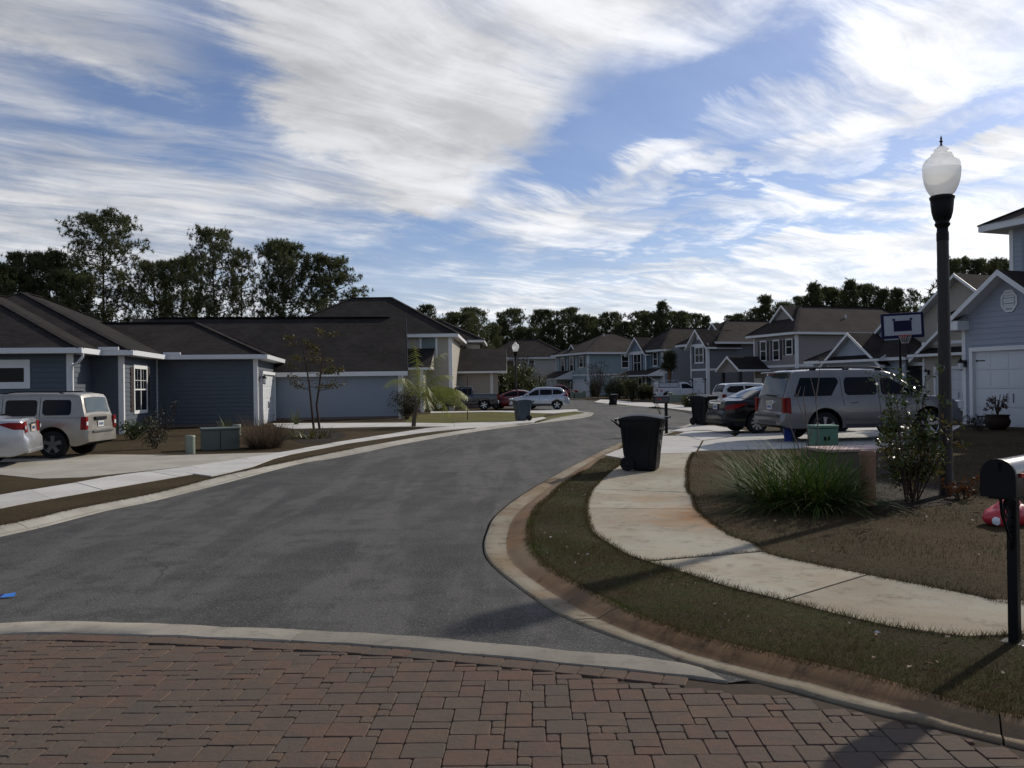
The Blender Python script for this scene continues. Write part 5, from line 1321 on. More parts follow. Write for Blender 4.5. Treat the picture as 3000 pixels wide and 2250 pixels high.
def sedan(name, paintm, label, L=4.85, W=1.82, H=1.46, wr=.33, spokes=5, dual=True, detail=True, scale_z=1.0):
    h = L/2
    T = [(-h, .46), (-h+.01, .62), (-h+.07, .70), (-h+.10, .98), (-h+.16, 1.035), (-h+.75, 1.05), (-h+1.2, 1.02), (1.0, .99), (1.35, .97), (h-.5, .84), (h-.15, .72), (h-.04, .60), (h, .48)]
    g_ = [(-h+.55, 1.03), (-h+.85, 1.14), (-h+1.25, 1.33), (-h+1.65, H-.03), (-.3, H), (.1, H-.02), (.45, H-.12), (.9, 1.17), (1.25, .98)]
    c = Car(name, L, W, T, g_, wr, (-h+1.08, h-.95), .22, wr*1.22, belt=[(-h, 1.0), (-h+1.4, .98), (1.3, .93)], tum=.38, tuck=.10, tail=.26, nose=.26, mats=paintm, label=label, cat='car')
    xr = -h+1.2
    c.side('side_window', [(xr+.0, 1.22), (xr+.35, H-.13), (-.42, H-.10), (-.40, H-.12)], [(xr+.0, 1.16), (xr+.12, 1.04), (-.40, 1.01)], CARGLASS)
    c.side('side_window', [(-.32, H-.10), (.05, H-.12), (.42, 1.25), (.88, 1.02)], [(-.32, 1.01), (.88, .98)], CARGLASS)
    c.strip('windscreen', g_, .28, 1.2, .93, CARGLASS); c.strip('rear_window', g_, -h+.72, -h+1.6, .92, CARGLASS)
    c.seam([(-.36, 1.4), (-.36, .9), (-.34, .35)]); c.seam([(.9, .95), (.86, .6), (.8, .35)]); c.seam([(-1.22, .98), (-1.18, .8), (-1.0, .62)])
    c.handle(-.95, .86); c.handle(.02, .84); c.mirror(.72, .97, .19); c.wheels(spokes, wr*.68, dual=dual, sw=.3)
    return c, T, h
# silver sedan at the left frame edge
c, T, h_ = sedan('sedan', P_SILVER, 'silver sedan cut by the left frame edge with bright rear end', spokes=5)
c.side('tail_light', [(-h_+.07, .97), (-h_+.35, .98), (-h_+.55, .96)], [(-h_+.07, .82), (-h_+.25, .82), (-h_+.55, .945)], REDLENS, on='b', off=.008, n=14)
for sg in (-1, 1):
    tl = c.strip('tail_light', T, -h_+.074, -h_+.10, (sg*.62, sg*.93) if sg > 0 else (-.93, -.62), REDLENS, off=.012, gh=False)
    MB().lathe([(.05, .0), (.045, .012), (0, .014)], 14, (-h_+.045, sg*.66, .86), axis='x').build('reverse_lens', CLEARLENS, c.root)
plate(c, -h_+.055, .84, .32, .16, simple('plate_face_tan', (.50, .42, .34), .4)); MB().box((-h_+.07, 0, .94), (.04, .5, .035)).build('plate_garnish', CHROME, c.root, bevel=.01)
MB().box((-h_+.03, 0, .33), (.08, 1.3, .10)).build('lower_bumper', P_SILVER, c.root, bevel=.03)
c.root.location = (-13.75, 19.2, ZS); c.root.rotation_euler = (0, 0, R(197)); c.root.scale = (1.03,)*3
# black sedan beside the sport utility
c, T, h_ = sedan('sedan', P_BLACK, 'glossy black sedan tucked behind the large silver sport utility', spokes=9, wr=.34, H=1.47)
c.side('tail_light', [(-h_+.07, .86), (-h_+.30, .93), (-h_+.75, .95)], [(-h_+.07, .74), (-h_+.35, .78), (-h_+.75, .94)], REDLENS, on='b', off=.008, n=14)
plate(c, -h_+.055, .84); MB().box((-h_+.065, 0, .96), (.04, .9, .05)).build('trunk_chrome_strip', CHROME, c.root, bevel=.01)
c.side('window_chrome', [(-h_+1.2, 1.02), (.85, .975)], [(-h_+1.2, 1.00), (.85, .955)], CHROME, on='g', off=.012)
MB().box((-h_+.03, 0, .40), (.06, 1.2, .05)).build('lower_bumper', PLASTG, c.root, bevel=.02)
c.place(2219, 0, 9, 0, -1, 1.06, ZS, Y=27.6)
# red sedan
c, T, h_ = sedan('sedan', P_RED, 'dark red sedan half hidden between dark pickup and silver crossover', L=4.6, spokes=7)
for sg in (-1, 1): MB().box((h_-.16, sg*.62, .66), (.22, .34, .12)).build('headlight', CLEARLENS, c.root, bevel=.03)
c.place(1452, 0, 168, 1, 1, .95, ZS, Y=61)
# silver crossover
T = [(-2.28, .55), (-2.26, .78), (-2.18, .86), (-2.10, 1.08), (1.0, 1.03), (1.3, 1.03), (1.9, .92), (2.15, .78), (2.22, .62), (2.28, .52)]
g_ = [(-2.12, 1.06), (-2.02, 1.20), (-1.78, 1.50), (-1.62, 1.61), (-1.2, 1.66), (-.3, 1.69), (.2, 1.65), (.55, 1.50), (1.0, 1.22), (1.28, 1.03)]
c = Car('crossover_car', 4.56, 1.84, T, g_, .36, (-1.32, 1.34), .30, .44, belt=[(-2.3, 1.10), (-1, 1.05), (1.3, 1.0)], tum=.30, tail=.22, nose=.28, mats=P_BLUES, label='blueish silver crossover parked behind the left wheelie bin, nose to the left', cat='car')
c.side('side_window', [(-1.78, 1.34), (-1.45, 1.50), (-1.02, 1.52)], [(-1.78, 1.28), (-1.6, 1.16), (-1.02, 1.13)], CARGLASS)
c.side('side_window', [(-.95, 1.52), (-.05, 1.53)], [(-.95, 1.12), (-.05, 1.10)], CARGLASS)
c.side('side_window', [(.02, 1.53), (.28, 1.48), (.62, 1.30), (1.0, 1.10)], [(.02, 1.09), (1.0, 1.06)], CARGLASS)
c.strip('windscreen', g_, .5, 1.24, .93, CARGLASS); c.strip('rear_window', g_, -2.05, -1.72, .88, CARGLASS)
c.side('tail_light', [(-2.17, 1.06), (-2.0, 1.16), (-1.80, 1.10)], [(-2.17, .98), (-2.0, 1.0), (-1.80, 1.06)], REDLENS, on='b', off=.02, n=8)
for sg in (-1, 1):
    MB().bar((-2.13, sg*.76, 1.02), (-1.92, sg*.70, 1.42), .10, .09).build('tail_light', REDLENS, c.root, bevel=.02); MB().box((2.08, sg*.66, .84), (.26, .34, .12), sg*-.4).build('headlight', CLEARLENS, c.root, bevel=.03)
c.side('lower_cladding', [(-.86, .46), (.86, .46)], [(-.86, .31), (.86, .31)], PLASTG, on='b', off=.012, n=8)
c.seam([(-.02, 1.5), (-.02, 1.0), (-.02, .45)]); c.seam([(-1.0, 1.5), (-1.0, 1.0), (-.9, .75)]); c.handle(-.75, .98, CHROME); c.handle(.18, .96, CHROME); c.mirror(.80, 1.04, .2); c.wheels(5, .24, dual=True)
c.place(1631, 0, 177, 0, 1, .93, ZS, Y=58)
# pickups
def pickup(label, paintm, crew=True, wheelsp=6, name='pickup_truck', bedrail=True):
    T = [(-2.85, .62), (-2.84, .74), (-2.80, .78), (-2.78, 1.30), (-.90 if crew else -.35, 1.30), (-.86 if crew else -.31, 1.18), (1.10, 1.16), (1.35, 1.20), (2.1, 1.14), (2.6, 1.05), (2.74, .92), (2.80, .74), (2.85, .62)]
    xb = -.92 if crew else -.36
    g_ = [(xb, 1.16), (xb+.04, 1.5), (xb+.12, 1.84), (xb+.30, 1.89), (.2, 1.90), (.5, 1.86), (.9, 1.56), (1.34, 1.20)]
    c = Car(name, 5.7, 1.98, T, g_, .41, (-1.72, 1.80), .38, .50, belt=[(-2.9, 1.16), (1.4, 1.18)], tum=.22, tail=.05, nose=.2, tuck=.06, mats=paintm, label=label, cat='pickup truck')
    if crew: c.side('side_window', [(-.72, 1.70), (-.02, 1.72)], [(-.72, 1.22), (-.02, 1.22)], CARGLASS); c.seam([(.02, 1.75), (.02, 1.1), (.02, .45)]); c.handle(-.55, 1.04, CHROME)
    c.side('side_window', [(.08 if crew else -.15, 1.72), (.45, 1.70), (.78, 1.50), (1.12, 1.25)], [(.08 if crew else -.15, 1.22), (1.12, 1.22)], CARGLASS); c.handle(.25, 1.04, CHROME)
    c.seam([(xb+.02, 1.1), (xb+.02, .45)]); c.seam([(1.15, 1.15), (1.12, .8), (1.08, .45)])
    c.strip('windscreen', g_, .55, 1.30, .94, CARGLASS)
    for sg in (-1, 1):
        MB().box((-2.80, sg*.90, 1.08), (.08, .14, .34)).build('tail_light', REDLENS, c.root, bevel=.012); MB().box((2.70, sg*.76, .96), (.16, .34, .24)).build('headlight', CLEARLENS, c.root, bevel=.03)
    c.mirror(1.0, 1.24, .26, BLACKPL); c.wheels(wheelsp, .28, sw=.26)
    MB().box((-2.86, 0, .62), (.14, 1.8, .20)).build('rear_bumper', CHROME, c.root, bevel=.03); MB().box((2.84, 0, .62), (.14, 1.8, .22)).build('front_bumper', CHROME, c.root, bevel=.03); MB().box((2.80, 0, .92), (.06, 1.1, .28)).build('grille', BLACKPL, c.root, bevel=.02)
    return c
c = pickup('dark graphite crew cab pickup facing left beside the red sedan', P_GREY); c.place(1417, 0, 180, 0, 1, .90, ZS, Y=59.5)
c = pickup('dark red pickup in front of the pale teal house, facing right', P_RED); c.place(1608, 0, 2, 0, -1, .92, ZS, Y=113)
MB().box((-1.1, .2, 1.45), (.5, 1.1, .5)).build('bed_toolbox', SHADOWY, c.root, bevel=.03)
c = pickup('white single cab work truck with service topper and ladder rack', P_WHITE, crew=False, name='work_truck')
tp = MB(); tp.box((-1.58, 0, 1.58), (2.38, 1.84, .56)); tp.build('topper', P_WHITE, c.root, bevel=.05, smooth=40)
for sg in (-1, 1):
    MB().box((-1.58, sg*.925, 1.60), (2.0, .03, .44)).build('topper_door', simple('topper_panel', (.60, .62, .66), .4), c.root, bevel=.008)
    fr = MB()
    for a in ((-2.62, 1.36, -.54, 1.36), (-2.62, 1.84, -.54, 1.84)): fr.bar((a[0], sg*.95, a[1]), (a[2], sg*.95, a[3]), .035)
    for x in (-2.62, -.54): fr.bar((x, sg*.95, 1.36), (x, sg*.95, 1.84), .035)
    fr.build('topper_trim', SHUT, c.root); MB().box((-1.5, sg*.95, 1.62), (.1, .03, .06)).build('latch', BLACKPL, c.root)
rk = MB()
for x in (-2.6, -1.9, -1.2, -.5): rk.bar((x, -.85, 2.10), (x, .85, 2.10), .04); [rk.bar((x, s_*.85, 1.84), (x, s_*.85, 2.10), .04) for s_ in (-1, 1)]
for s_ in (-1, 1): rk.bar((-2.66, s_*.85, 2.10), (-.45, s_*.85, 2.10), .045)
rk.build('ladder_rack', simple('rack_paint', (.40, .43, .48), .4), c.root)
c.side('fender_decal', [(-2.52, 1.12), (-2.24, 1.12)], [(-2.52, .90), (-2.24, .90)], simple('red_decal', (.50, .03, .02), .5), on='b', off=.006, n=5)
for k, (xa, xb_) in enumerate(((-2.47, -2.43), (-2.38, -2.34), (-2.30, -2.27))): c.side('decal_lettering', [(xa, 1.08), (xb_, 1.06)], [(xa, .95), (xb_, .94)], P_WHITE, on='b', off=.010, n=3)
c.place(1955, 0, 4, 0, -1, .98, ZS, Y=87)
# minivan
T = [(-2.5, .50), (-2.48, .74), (-2.42, .80), (-2.36, 1.12), (1.2, 1.02), (1.6, 1.0), (2.1, .86), (2.4, .7), (2.5, .52)]
g_ = [(-2.38, 1.08), (-2.28, 1.40), (-2.12, 1.66), (-1.9, 1.73), (-.6, 1.77), (.3, 1.72), (.7, 1.56), (1.2, 1.25), (1.6, 1.0)]
c = Car('minivan', 5.0, 1.94, T, g_, .34, (-1.50, 1.50), .26, .43, belt=[(-2.5, 1.10), (1.6, 1.0)], tum=.28, tail=.18, nose=.3, mats=P_VAN, label='light silver minivan showing its rear left of the gabled entry porch', cat='minivan')
c.side('side_window', [(-2.12, 1.40), (-1.9, 1.58), (-1.0, 1.60)], [(-2.12, 1.24), (-1.9, 1.18), (-1.0, 1.14)], CARGLASS); c.side('side_window', [(-.9, 1.60), (.1, 1.58)], [(-.9, 1.14), (.1, 1.12)], CARGLASS); c.side('side_window', [(.2, 1.57), (.6, 1.45), (1.1, 1.2)], [(.2, 1.12), (1.1, 1.08)], CARGLASS)
c.strip('rear_window', g_, -2.34, -2.13, .88, CARGLASS); c.strip('windscreen', g_, .65, 1.5, .93, CARGLASS)
for sg in (-1, 1): MB().box((-2.40, sg*.84, .98), (.08, .16, .22)).build('tail_light', REDLENS, c.root, bevel=.03)
c.side('tail_light', [(-2.40, 1.09), (-2.2, 1.08)], [(-2.40, .87), (-2.2, .92)], REDLENS, on='b', off=.01, n=5); plate(c, -2.42, .86); c.handle(-.8, .96); c.handle(.4, .94); c.wheels(5); c.mirror(1.0, 1.08, .2)
c.place(2160, 0, 12, 0, -1, .95, ZS, Y=49)
# ------------------------------------------------------------------ street furniture
def street_lamp(loc, s, label):
    r = empty('street_lamp', loc, 0, label, 'street lamp', 'acorn globe street lamps along the road', scale=s)
    MB().lathe([(.105, -.05), (.105, .02), (.098, .05), (.094, 1.2), (.088, 2.6), (.084, 3.90), (.0, 3.90)], 24).build('pole', DARKMETAL, r, smooth=50)
    MB().lathe([(.088, 3.90), (.088, 4.02), (.080, 4.05), (.080, 4.10), (.105, 4.13), (.112, 4.16), (.10, 4.18), (.10, 4.20), (.125, 4.24), (.150, 4.34), (.162, 4.46), (.165, 4.52), (.178, 4.545), (.178, 4.575), (.160, 4.59), (0, 4.59)], 28).build('fitter', BLACKMETAL, r, smooth=40)
    m = MATS.get('frosted_globe')
    def globe(nm, wt_, tr_w, transp):
        m, nt, b = nmat(nm); b.inputs['Base Color'].default_value = (.86, .86, .84, 1); b.inputs['Roughness'].default_value = .22; b.inputs['Coat Weight'].default_value = .6
        t1 = nt.nodes.new('ShaderNodeBsdfTranslucent'); t1.inputs[0].default_value = (.9, .9, .88, 1); t2 = nt.nodes.new('ShaderNodeBsdfTransparent')
        a_, c_ = nt.nodes.new('ShaderNodeMixShader'), nt.nodes.new('ShaderNodeMixShader'); a_.inputs[0].default_value = tr_w; c_.inputs[0].default_value = transp
        nt.links.new(b.outputs[0], a_.inputs[1]); nt.links.new(t1.outputs[0], a_.inputs[2]); nt.links.new(a_.outputs[0], c_.inputs[1]); nt.links.new(t2.outputs[0], c_.inputs[2]); nt.links.new(c_.outputs[0], nt.nodes['Material Output'].inputs[0]); return m
    if not m: m = globe('frosted_globe', 0, .45, .18); globe('clear_globe_top', 0, .4, .5)
    if False:
        m, nt, b = nmat('frosted_globe'); b.inputs['Base Color'].default_value = (.78, .78, .75, 1); b.inputs['Roughness'].default_value = .25; b.inputs['Transmission Weight'].default_value = .45; b.inputs['Coat Weight'].default_value = .6; b.inputs['IOR'].default_value = 1.15
        m2, nt, b = nmat('clear_globe_top'); b.inputs['Base Color'].default_value = (.92, .92, .92, 1); b.inputs['Roughness'].default_value = .12; b.inputs['Transmission Weight'].default_value = .8; b.inputs['IOR'].default_value = 1.2; b.inputs['Coat Weight'].default_value = .5
    m2 = MATS['clear_globe_top']
    MB().lathe([(.145, 4.585), (.185, 4.64), (.225, 4.72), (.250, 4.80), (.265, 4.90), (.270, 4.98), (.272, 5.00)], 32, caps=False).build('globe_bowl', m, r, smooth=60)
    MB().lathe([(.272, 5.00), (.268, 5.06), (.245, 5.12), (.20, 5.17), (.155, 5.205), (.135, 5.215), (.150, 5.23), (.120, 5.245), (.100, 5.27), (.105, 5.30), (.085, 5.315), (.055, 5.34), (.03, 5.36), (0, 5.365)], 32, caps=False).build('globe_top', m2, r, smooth=60)
    MB().lathe([(.02, 5.355), (.012, 5.40), (.030, 5.425), (.012, 5.445), (.016, 5.47), (.0, 5.52)], 12).build('finial', DARKMETAL, r, smooth=60)
    return r
street_lamp(G(2773, 1452, ZL), .958, 'tall near street lamp with frosted acorn globe on the right lawn')
street_lamp((.3, 63.5, ZL), .94, 'street lamp rising in front of the silver crossover, behind the left bin')
street_lamp((12.05, 129, ZL), .95, 'farthest street lamp in front of the pale teal house')

def wheelie(loc, rz, s, label, mat=None, lidmat=None):
    r = empty('wheelie_bin', loc, rz, label, 'trash bin', 'wheelie bins put out along the street', scale=s); m = mat or BLACKPL
    # local x: front(+) to hinge/handle(-)
    def ringz(z, xf, xb, w, ch=.05):
        return [(xf, -w/2+ch, z), (xf, w/2-ch, z), (xf-ch, w/2, z), (xb+ch, w/2, z), (xb, w/2-ch, z), (xb, -w/2+ch, z), (xb+ch, -w/2, z), (xf-ch, -w/2, z)]
    rs = [ringz(.02, .27, -.16, .50), ringz(.05, .28, -.20, .52), ringz(.20, .30, -.32, .55), ringz(.34, .31, -.355, .57), ringz(.84, .37, -.395, .66), ringz(.86, .385, -.41, .68), ringz(.99, .405, -.42, .70), ringz(1.0, .43, -.44, .73), ringz(1.03, .43, -.44, .73)]
    mb = MB(); n = 8; mb.add([v for q in rs for v in q], [(i*n+k, i*n+(k+1) % n, (i+1)*n+(k+1) % n, (i+1)*n+k) for i in range(len(rs)-1) for k in range(n)]+[tuple(range(n-1, -1, -1)), tuple((len(rs)-1)*n+k for k in range(n))])
    mb.build('body', m, r, bevel=.008, smooth=35)
    for sg in (-1, 1):
        p = MB()
        v = [(.355, sg*.325, .80), (-.10, sg*.335, .84), (-.10, sg*.30, .30), (.29, sg*.285, .12)]
        for (xa, xb_) in ((.12, .20), (-.30, -.22)): p.bar((xa*1.0, sg*.268, .10), (xb_, sg*.342, .96), .035, .02, up=(0, 1, 0))
        p.build('side_rib', m, r)
    lid = MB(); L = 11; vs = []
    for i in range(L):
        t = i/(L-1); x = -.44+t*.93; zc_ = 1.045+.085*math.sin(math.pi*min(t*1.02, 1))**.8*(1-.35*t); w = .37
        vs += [(x, -w, 1.03), (x, -w+.01, zc_-.02), (x, -w*.7, zc_), (x, 0, zc_+.012), (x, w*.7, zc_), (x, w-.01, zc_-.02), (x, w, 1.03)]
    lid.add(vs, [(i*7+k, i*7+k+1, (i+1)*7+k+1, (i+1)*7+k) for i in range(L-1) for k in range(6)]+[tuple(range(6, -1, -1)), tuple((L-1)*7+k for k in range(7))])
    lid.box((.49, 0, 1.05), (.08, .40, .035)); lid.build('lid', lidmat or m, r, smooth=35)
    h = MB(); h.tube([(-.47, -.26, .99), (-.55, -.26, 1.02), (-.56, 0, 1.02), (-.55, .26, 1.02), (-.47, .26, .99)], .018, 8)
    for sg in (-1, 1): h.bar((-.56, sg*.30, 1.02), (-.40, sg*.30, .88), .03, .08, up=(0, 1, 0))
    h.build('handle', m, r, smooth=60)
    for sg in (-1, 1):
        w_ = MB(); w_.lathe([(.05, .03), (.11, .035), (.14, .03), (.145, 0), (.14, -.03), (.11, -.035), (.05, -.03)], 24, (0, 0, 0), axis='y'); o = w_.build('wheel', RUBBER, r, loc=(-.26, sg*.30, .145), smooth=40)
        MB().lathe([(.05, .04), (.02, .045), (0, .045)], 12, axis='y').build('hub', m, o)
    a_ = MB(); a_.bar((-.26, -.3, .145), (-.26, .3, .145), .025); a_.build('axle', DARKMETAL, r)
    MB().box((.345, 0, .55), (.012, .2, .10)).build('label_plate', PLASTG, r)
    MB().box((.37, 0, .80), (.06, .36, .05)).build('lift_bar', m, r)
    return r
b0 = G(1892, 1381, ZS); wheelie((b0.x, b0.y+.28, ZS), R(-20), .985, 'near black wheelie bin standing on the curved sidewalk')
b0 = G(2066, 1246, ZS); wheelie((b0.x, b0.y+.2, ZS), R(-60), 1.10, 'black wheelie bin behind the black sedan, lid slightly crumpled')
b0 = G(1797, 1187, ZS); wheelie((b0.x, b0.y, ZS), R(-70), .82, 'smallest distant wheelie bin across the road bend')
BGREY = simple('blue_grey_plastic', (.045, .065, .085), .45, var=.15)
b0 = G(1530, 1233, ZS); wheelie((b0.x, b0.y+.2, ZS), R(205), .94, 'blue grey wheelie bin in front of the silver crossover', BGREY, BGREY)

def mailbox(loc, ang, s, label, boxz=1.02, px=.16, pw=.078):
    r = empty('mailbox', loc, ang, label, 'mailbox', 'black scroll bracket mailboxes', scale=s)
    # local +x: axis of the box pointing away from its door; door at -x
    MB().box((px, 0, boxz/2-.04), (pw, pw, boxz+.06)).box((px, 0, -.02), (.15, .15, .05)).build('post', BLACKMETAL, r, bevel=.006)
    def prof(w, h, x, k=10):
        pts = [(x, -w/2, 0), (x, w/2, 0)]
        for i in range(k+1): a = math.pi*i/k; pts.append((x, w/2*math.cos(a), h-w/2+w/2*math.sin(a)))
        return pts
    mb = MB(); xs = (-.12, .40); a, b = prof(.205, .245, xs[0]), prof(.205, .245, xs[1]); n = len(a)
    mb.add([(x, y, z+boxz) for x, y, z in a+b], [(k, (k+1) % n, n+(k+1) % n, n+k) for k in range(n)]+[tuple(range(n-1, -1, -1)), tuple(n+k for k in range(n))])
    mb.build('box', simple('mailbox_enamel', (.012, .012, .013), .28, var=.2, coat=.3), r, smooth=40)
    mb = MB(); a, b = prof(.218, .254, -.145), prof(.218, .254, -.12); mb.add([(x, y, z+boxz-.004) for x, y, z in a+b], [(k, (k+1) % n, n+(k+1) % n, n+k) for k in range(n)]+[tuple(range(n-1, -1, -1)), tuple(n+k for k in range(n))])
    d = mb.build('door', BLACKMETAL, r, smooth=40)
    MB().box((-.155, 0, boxz+.20), (.02, .03, .05)).build('door_latch', BLACKMETAL, d)
    MB().box((.14, 0, boxz-.012), (.46, .16, .022)).build('mount_plate', BLACKMETAL, r)
    f = MB(); f.box((.02, -.112, boxz+.14), (.16, .012, .028)); f.box((.02+.055, -.114, boxz+.125), (.05, .012, .075)); f.build('flag', simple('red_flag', (.35, .02, .015), .4), r)
    sb = MB()
    def spiral(cx, cz, r0, r1, a0, turns, n=22):
        return [(cx+(r0+(r1-r0)*i/n)*math.cos(a0+turns*2*math.pi*i/n), 0, cz+(r0+(r1-r0)*i/n)*math.sin(a0+turns*2*math.pi*i/n)) for i in range(n+1)]
    for sp in (spiral(.01, boxz-.10, .07, .025, R(90), 1.25), spiral(.07, boxz-.20, .06, .02, R(-60), -1.2), spiral(.10, boxz-.33, .055, .015, R(100), 1.3)): sb.tube(sp, .009, 6)
    sb.tube([(-.10, 0, boxz-.02), (-.08, 0, boxz-.12), (-.01, 0, boxz-.22), (.06, 0, boxz-.32), (.12, 0, boxz-.46)], .010, 6)
    sb.build('scroll_bracket', BLACKMETAL, r, smooth=60)
    return r
g0 = G(2974, 1880, ZL); aa = R(40); mailbox((g0.x-.11*math.cos(aa), g0.y-.11*math.sin(aa), ZL), aa, .95, 'near black mailbox with scroll bracket at the right frame edge', 1.01, .11, .064)
g0 = P(1953, 1330, 0) if 0 else None
g1 = G(1953, 1270, ZL); mailbox((g1.x-.30, g1.y, ZL), R(6), 1.0, 'black mailbox with red flag seen just past the near wheelie bin', 1.05, .30, .09)

# utility boxes and pedestals
UGREEN = simple('utility_green_paint', (.085, .105, .088), .55, var=.12); UPALE = simple('faded_pale_green_plastic', (.19, .22, .17), .6, var=.15, scale=8)
a = G(705, 1316, ZL); r = empty('utility_box', (a.x, a.y, ZL), R(24), 'long grey green utility cabinet beside the brown ornamental grass', 'utility box')
MB().box((-.52, .42, .28), (1.00, .80, .56)).build('cabinet', UGREEN, r, bevel=.02); MB().box((-.52, .42, .59), (1.06, .86, .06)).build('lid', UGREEN, r, bevel=.02)
MB().box((-.54, .012, .28), (.012, .012, .5)).build('door_seam', SHADOWY, r); q = MB(); q.box((-.005, .33, .26), (.012, .16, .24)); st = q.build('warning_sticker', P_WHITE, r)
q = MB(); [q.box((.005, .33, .33-i*.05), (.006, .12, .015)) for i in range(4)]; q.build('sticker_print', simple('plate_ink', (.05, .09, .22), .5), st)
def pedestal(px, py, rad, hgt, mat, label, cap=None, name='utility_pedestal'):
    p = G(px, py, ZL); r = empty(name, (p.x, p.y, ZL), 0, label, 'utility pedestal')
    MB().lathe([(rad, -.02), (rad*.97, hgt-.05), (0, hgt-.05)], 20).build('post', mat, r, smooth=50)
    MB().lathe([(rad*1.04, hgt-.07), (rad*1.04, hgt-.02), (rad*.9, hgt), (0, hgt+.004)], 20).build('cap', cap or mat, r, smooth=50); return r
pedestal(558, 1330, .125, .50, UPALE, 'short pale green round pedestal on the left lawn edge')
pedestal(694, 1275, .15, .40, UPALE, 'small pale round pedestal behind the grey green cabinet')
pedestal(2543, 1480, .105, .75, simple('sunbleached_orange_plastic', (.22, .115, .065), .65, var=.3, scale=6), 'faded orange brown pedestal beside the strappy plant')
a = G(2425, 1350, ZL); GREENB = simple('mint_green_transformer_paint', (.085, .20, .135), .55, var=.12, scale=6)
def cabinet(c, size, rz, mat, label, lid=.05, slots=False, lidmat=None):
    r = empty('utility_box', (c[0], c[1], ZL), rz, label, 'utility box'); w, d, hh = size
    MB().box((0, 0, hh/2-.02), (w, d, hh)).build('cabinet', mat, r, bevel=.02, smooth=40)
    MB().box((0, 0, hh+lid/2-.012), (w*1.05, d*1.06, lid)).build('lid', lidmat or mat, r, bevel=.02, smooth=40)
    if slots:
        q = MB()
        for i in (-1, 1): q.box((i*.08*w, -d/2-.004, hh*.62), (.05, .01, .09))
        q.build('vent_slots', SHADOWY, r)
    return r
cabinet((7.15, 19.3), (.54, .45, .64), R(4), GREENB, 'mint green transformer box with rounded lid in front of the sport utility', .07, True)
PINKB = simple('faded_pinkish_tan_box', (.085, .052, .048), .65, var=.2, scale=4); PINKL = simple('faded_pink_lid', (.40, .27, .24), .6, var=.2, scale=4)
cabinet((6.30, 15.6), (1.35, .85, .42), R(8), PINKB, 'long low faded pinkish utility box behind the strappy plant', .06, False, PINKL)
# bucket
p = G(2312, 1292, ZS); r = empty('bucket', p, 0, 'blue plastic bucket by the sport utility rear wheel', 'bucket')
MB().lathe([(.13, 0), (.17, .36), (.185, .37), (.185, .39), (.165, .39), (.125, .02), (0, .02)], 20).build('body', simple('blue_bucket_plastic', (.02, .035, .20), .4), r, smooth=50)
MB().tube([(-.18, 0, .37), (-.15, -.05, .5), (0, -.08, .56), (.15, -.05, .5), (.18, 0, .37)], .006, 6).build('bail_handle', CHROME, r)

# basketball hoop
Yh = 36.0; s_ = Yh/FPX
r = empty('basketball_hoop', ((2643-1500+3)*s_, Yh, ZS), 0, 'portable basketball hoop with blue edged white backboard', 'basketball hoop')
zb = EYE+(1115-995)*s_; zt = EYE+(1115-921)*s_; bw = 118*s_; zm = (zb+zt)/2; hh = zt-zb
MB().tube([(.06, .35, .1), (.05, .32, 1.6), (.0, .25, zb+.05), (0, .12, zm)], .055, 12).build('pole', BLACKMETAL, r, smooth=60)
MB().box((.0, .5, .12), (.75, 1.1, .22)).build('base', SHADOWY, r, bevel=.05)
t_ = Matrix.Rotation(R(-10), 3, 'Z') @ Matrix.Rotation(R(-2), 3, 'Y')
NB = simple('navy_board_frame', (.012, .012, .055), .45, spec=.2); WB = simple('board_face', (.42, .45, .49), .4)
bd = MB(); bd.box((0, 0, zm), (bw, .06, hh), rot=t_); bo = bd.build('backboard', NB, r, bevel=.025)
MB().box(Vector((0, 0, zm))+t_ @ Vector((0, -.035, .01)), (bw*.86, .012, hh*.78), rot=t_).build('board_panel', WB, bo)
sq = MB(); [sq.box(Vector((0, 0, zm))+t_ @ Vector((x, -.046, z)), (sx, .008, sz), rot=t_) for x, z, sx, sz in ((0, -.02, bw*.42, hh*.42),)]; sq.build('target_square', simple('navy_print', (.012, .014, .050), .5, spec=.2), bo)
sq = MB(); [sq.box(Vector((0, 0, zm))+t_ @ Vector((x, -.046, hh*.24)), (.10, .008, .09), rot=t_) for x in (-bw*.2, bw*.2)]; sq.build('bolt_plate', NB, bo)
rz_ = zb+.10; rc = Vector((-.05, -.34, rz_)); RED = simple('red_rim_paint', (.40, .05, .04), .4)
MB().tube([rc+Vector((.25*math.cos(a), .25*math.sin(a), 0)) for a in np.linspace(0, 2*math.pi, 25)], .014, 6, cap=False).box(rc+Vector((.03, .27, -.03)), (.2, .1, .12)).build('rim', RED, r)
nt_ = MB()
for k in range(14):
    a = 2*math.pi*k/14
    for da in (.35, -.35): nt_.tube([rc+Vector((.25*math.cos(a), .25*math.sin(a), 0)), rc+Vector((.20*math.cos(a+da*.5), .20*math.sin(a+da*.5), -.16)), rc+Vector((.13*math.cos(a+da), .13*math.sin(a+da), -.34))], .007, 4)
nt_.build('net', simple('faded_net', (.45, .42, .42), .8), r)

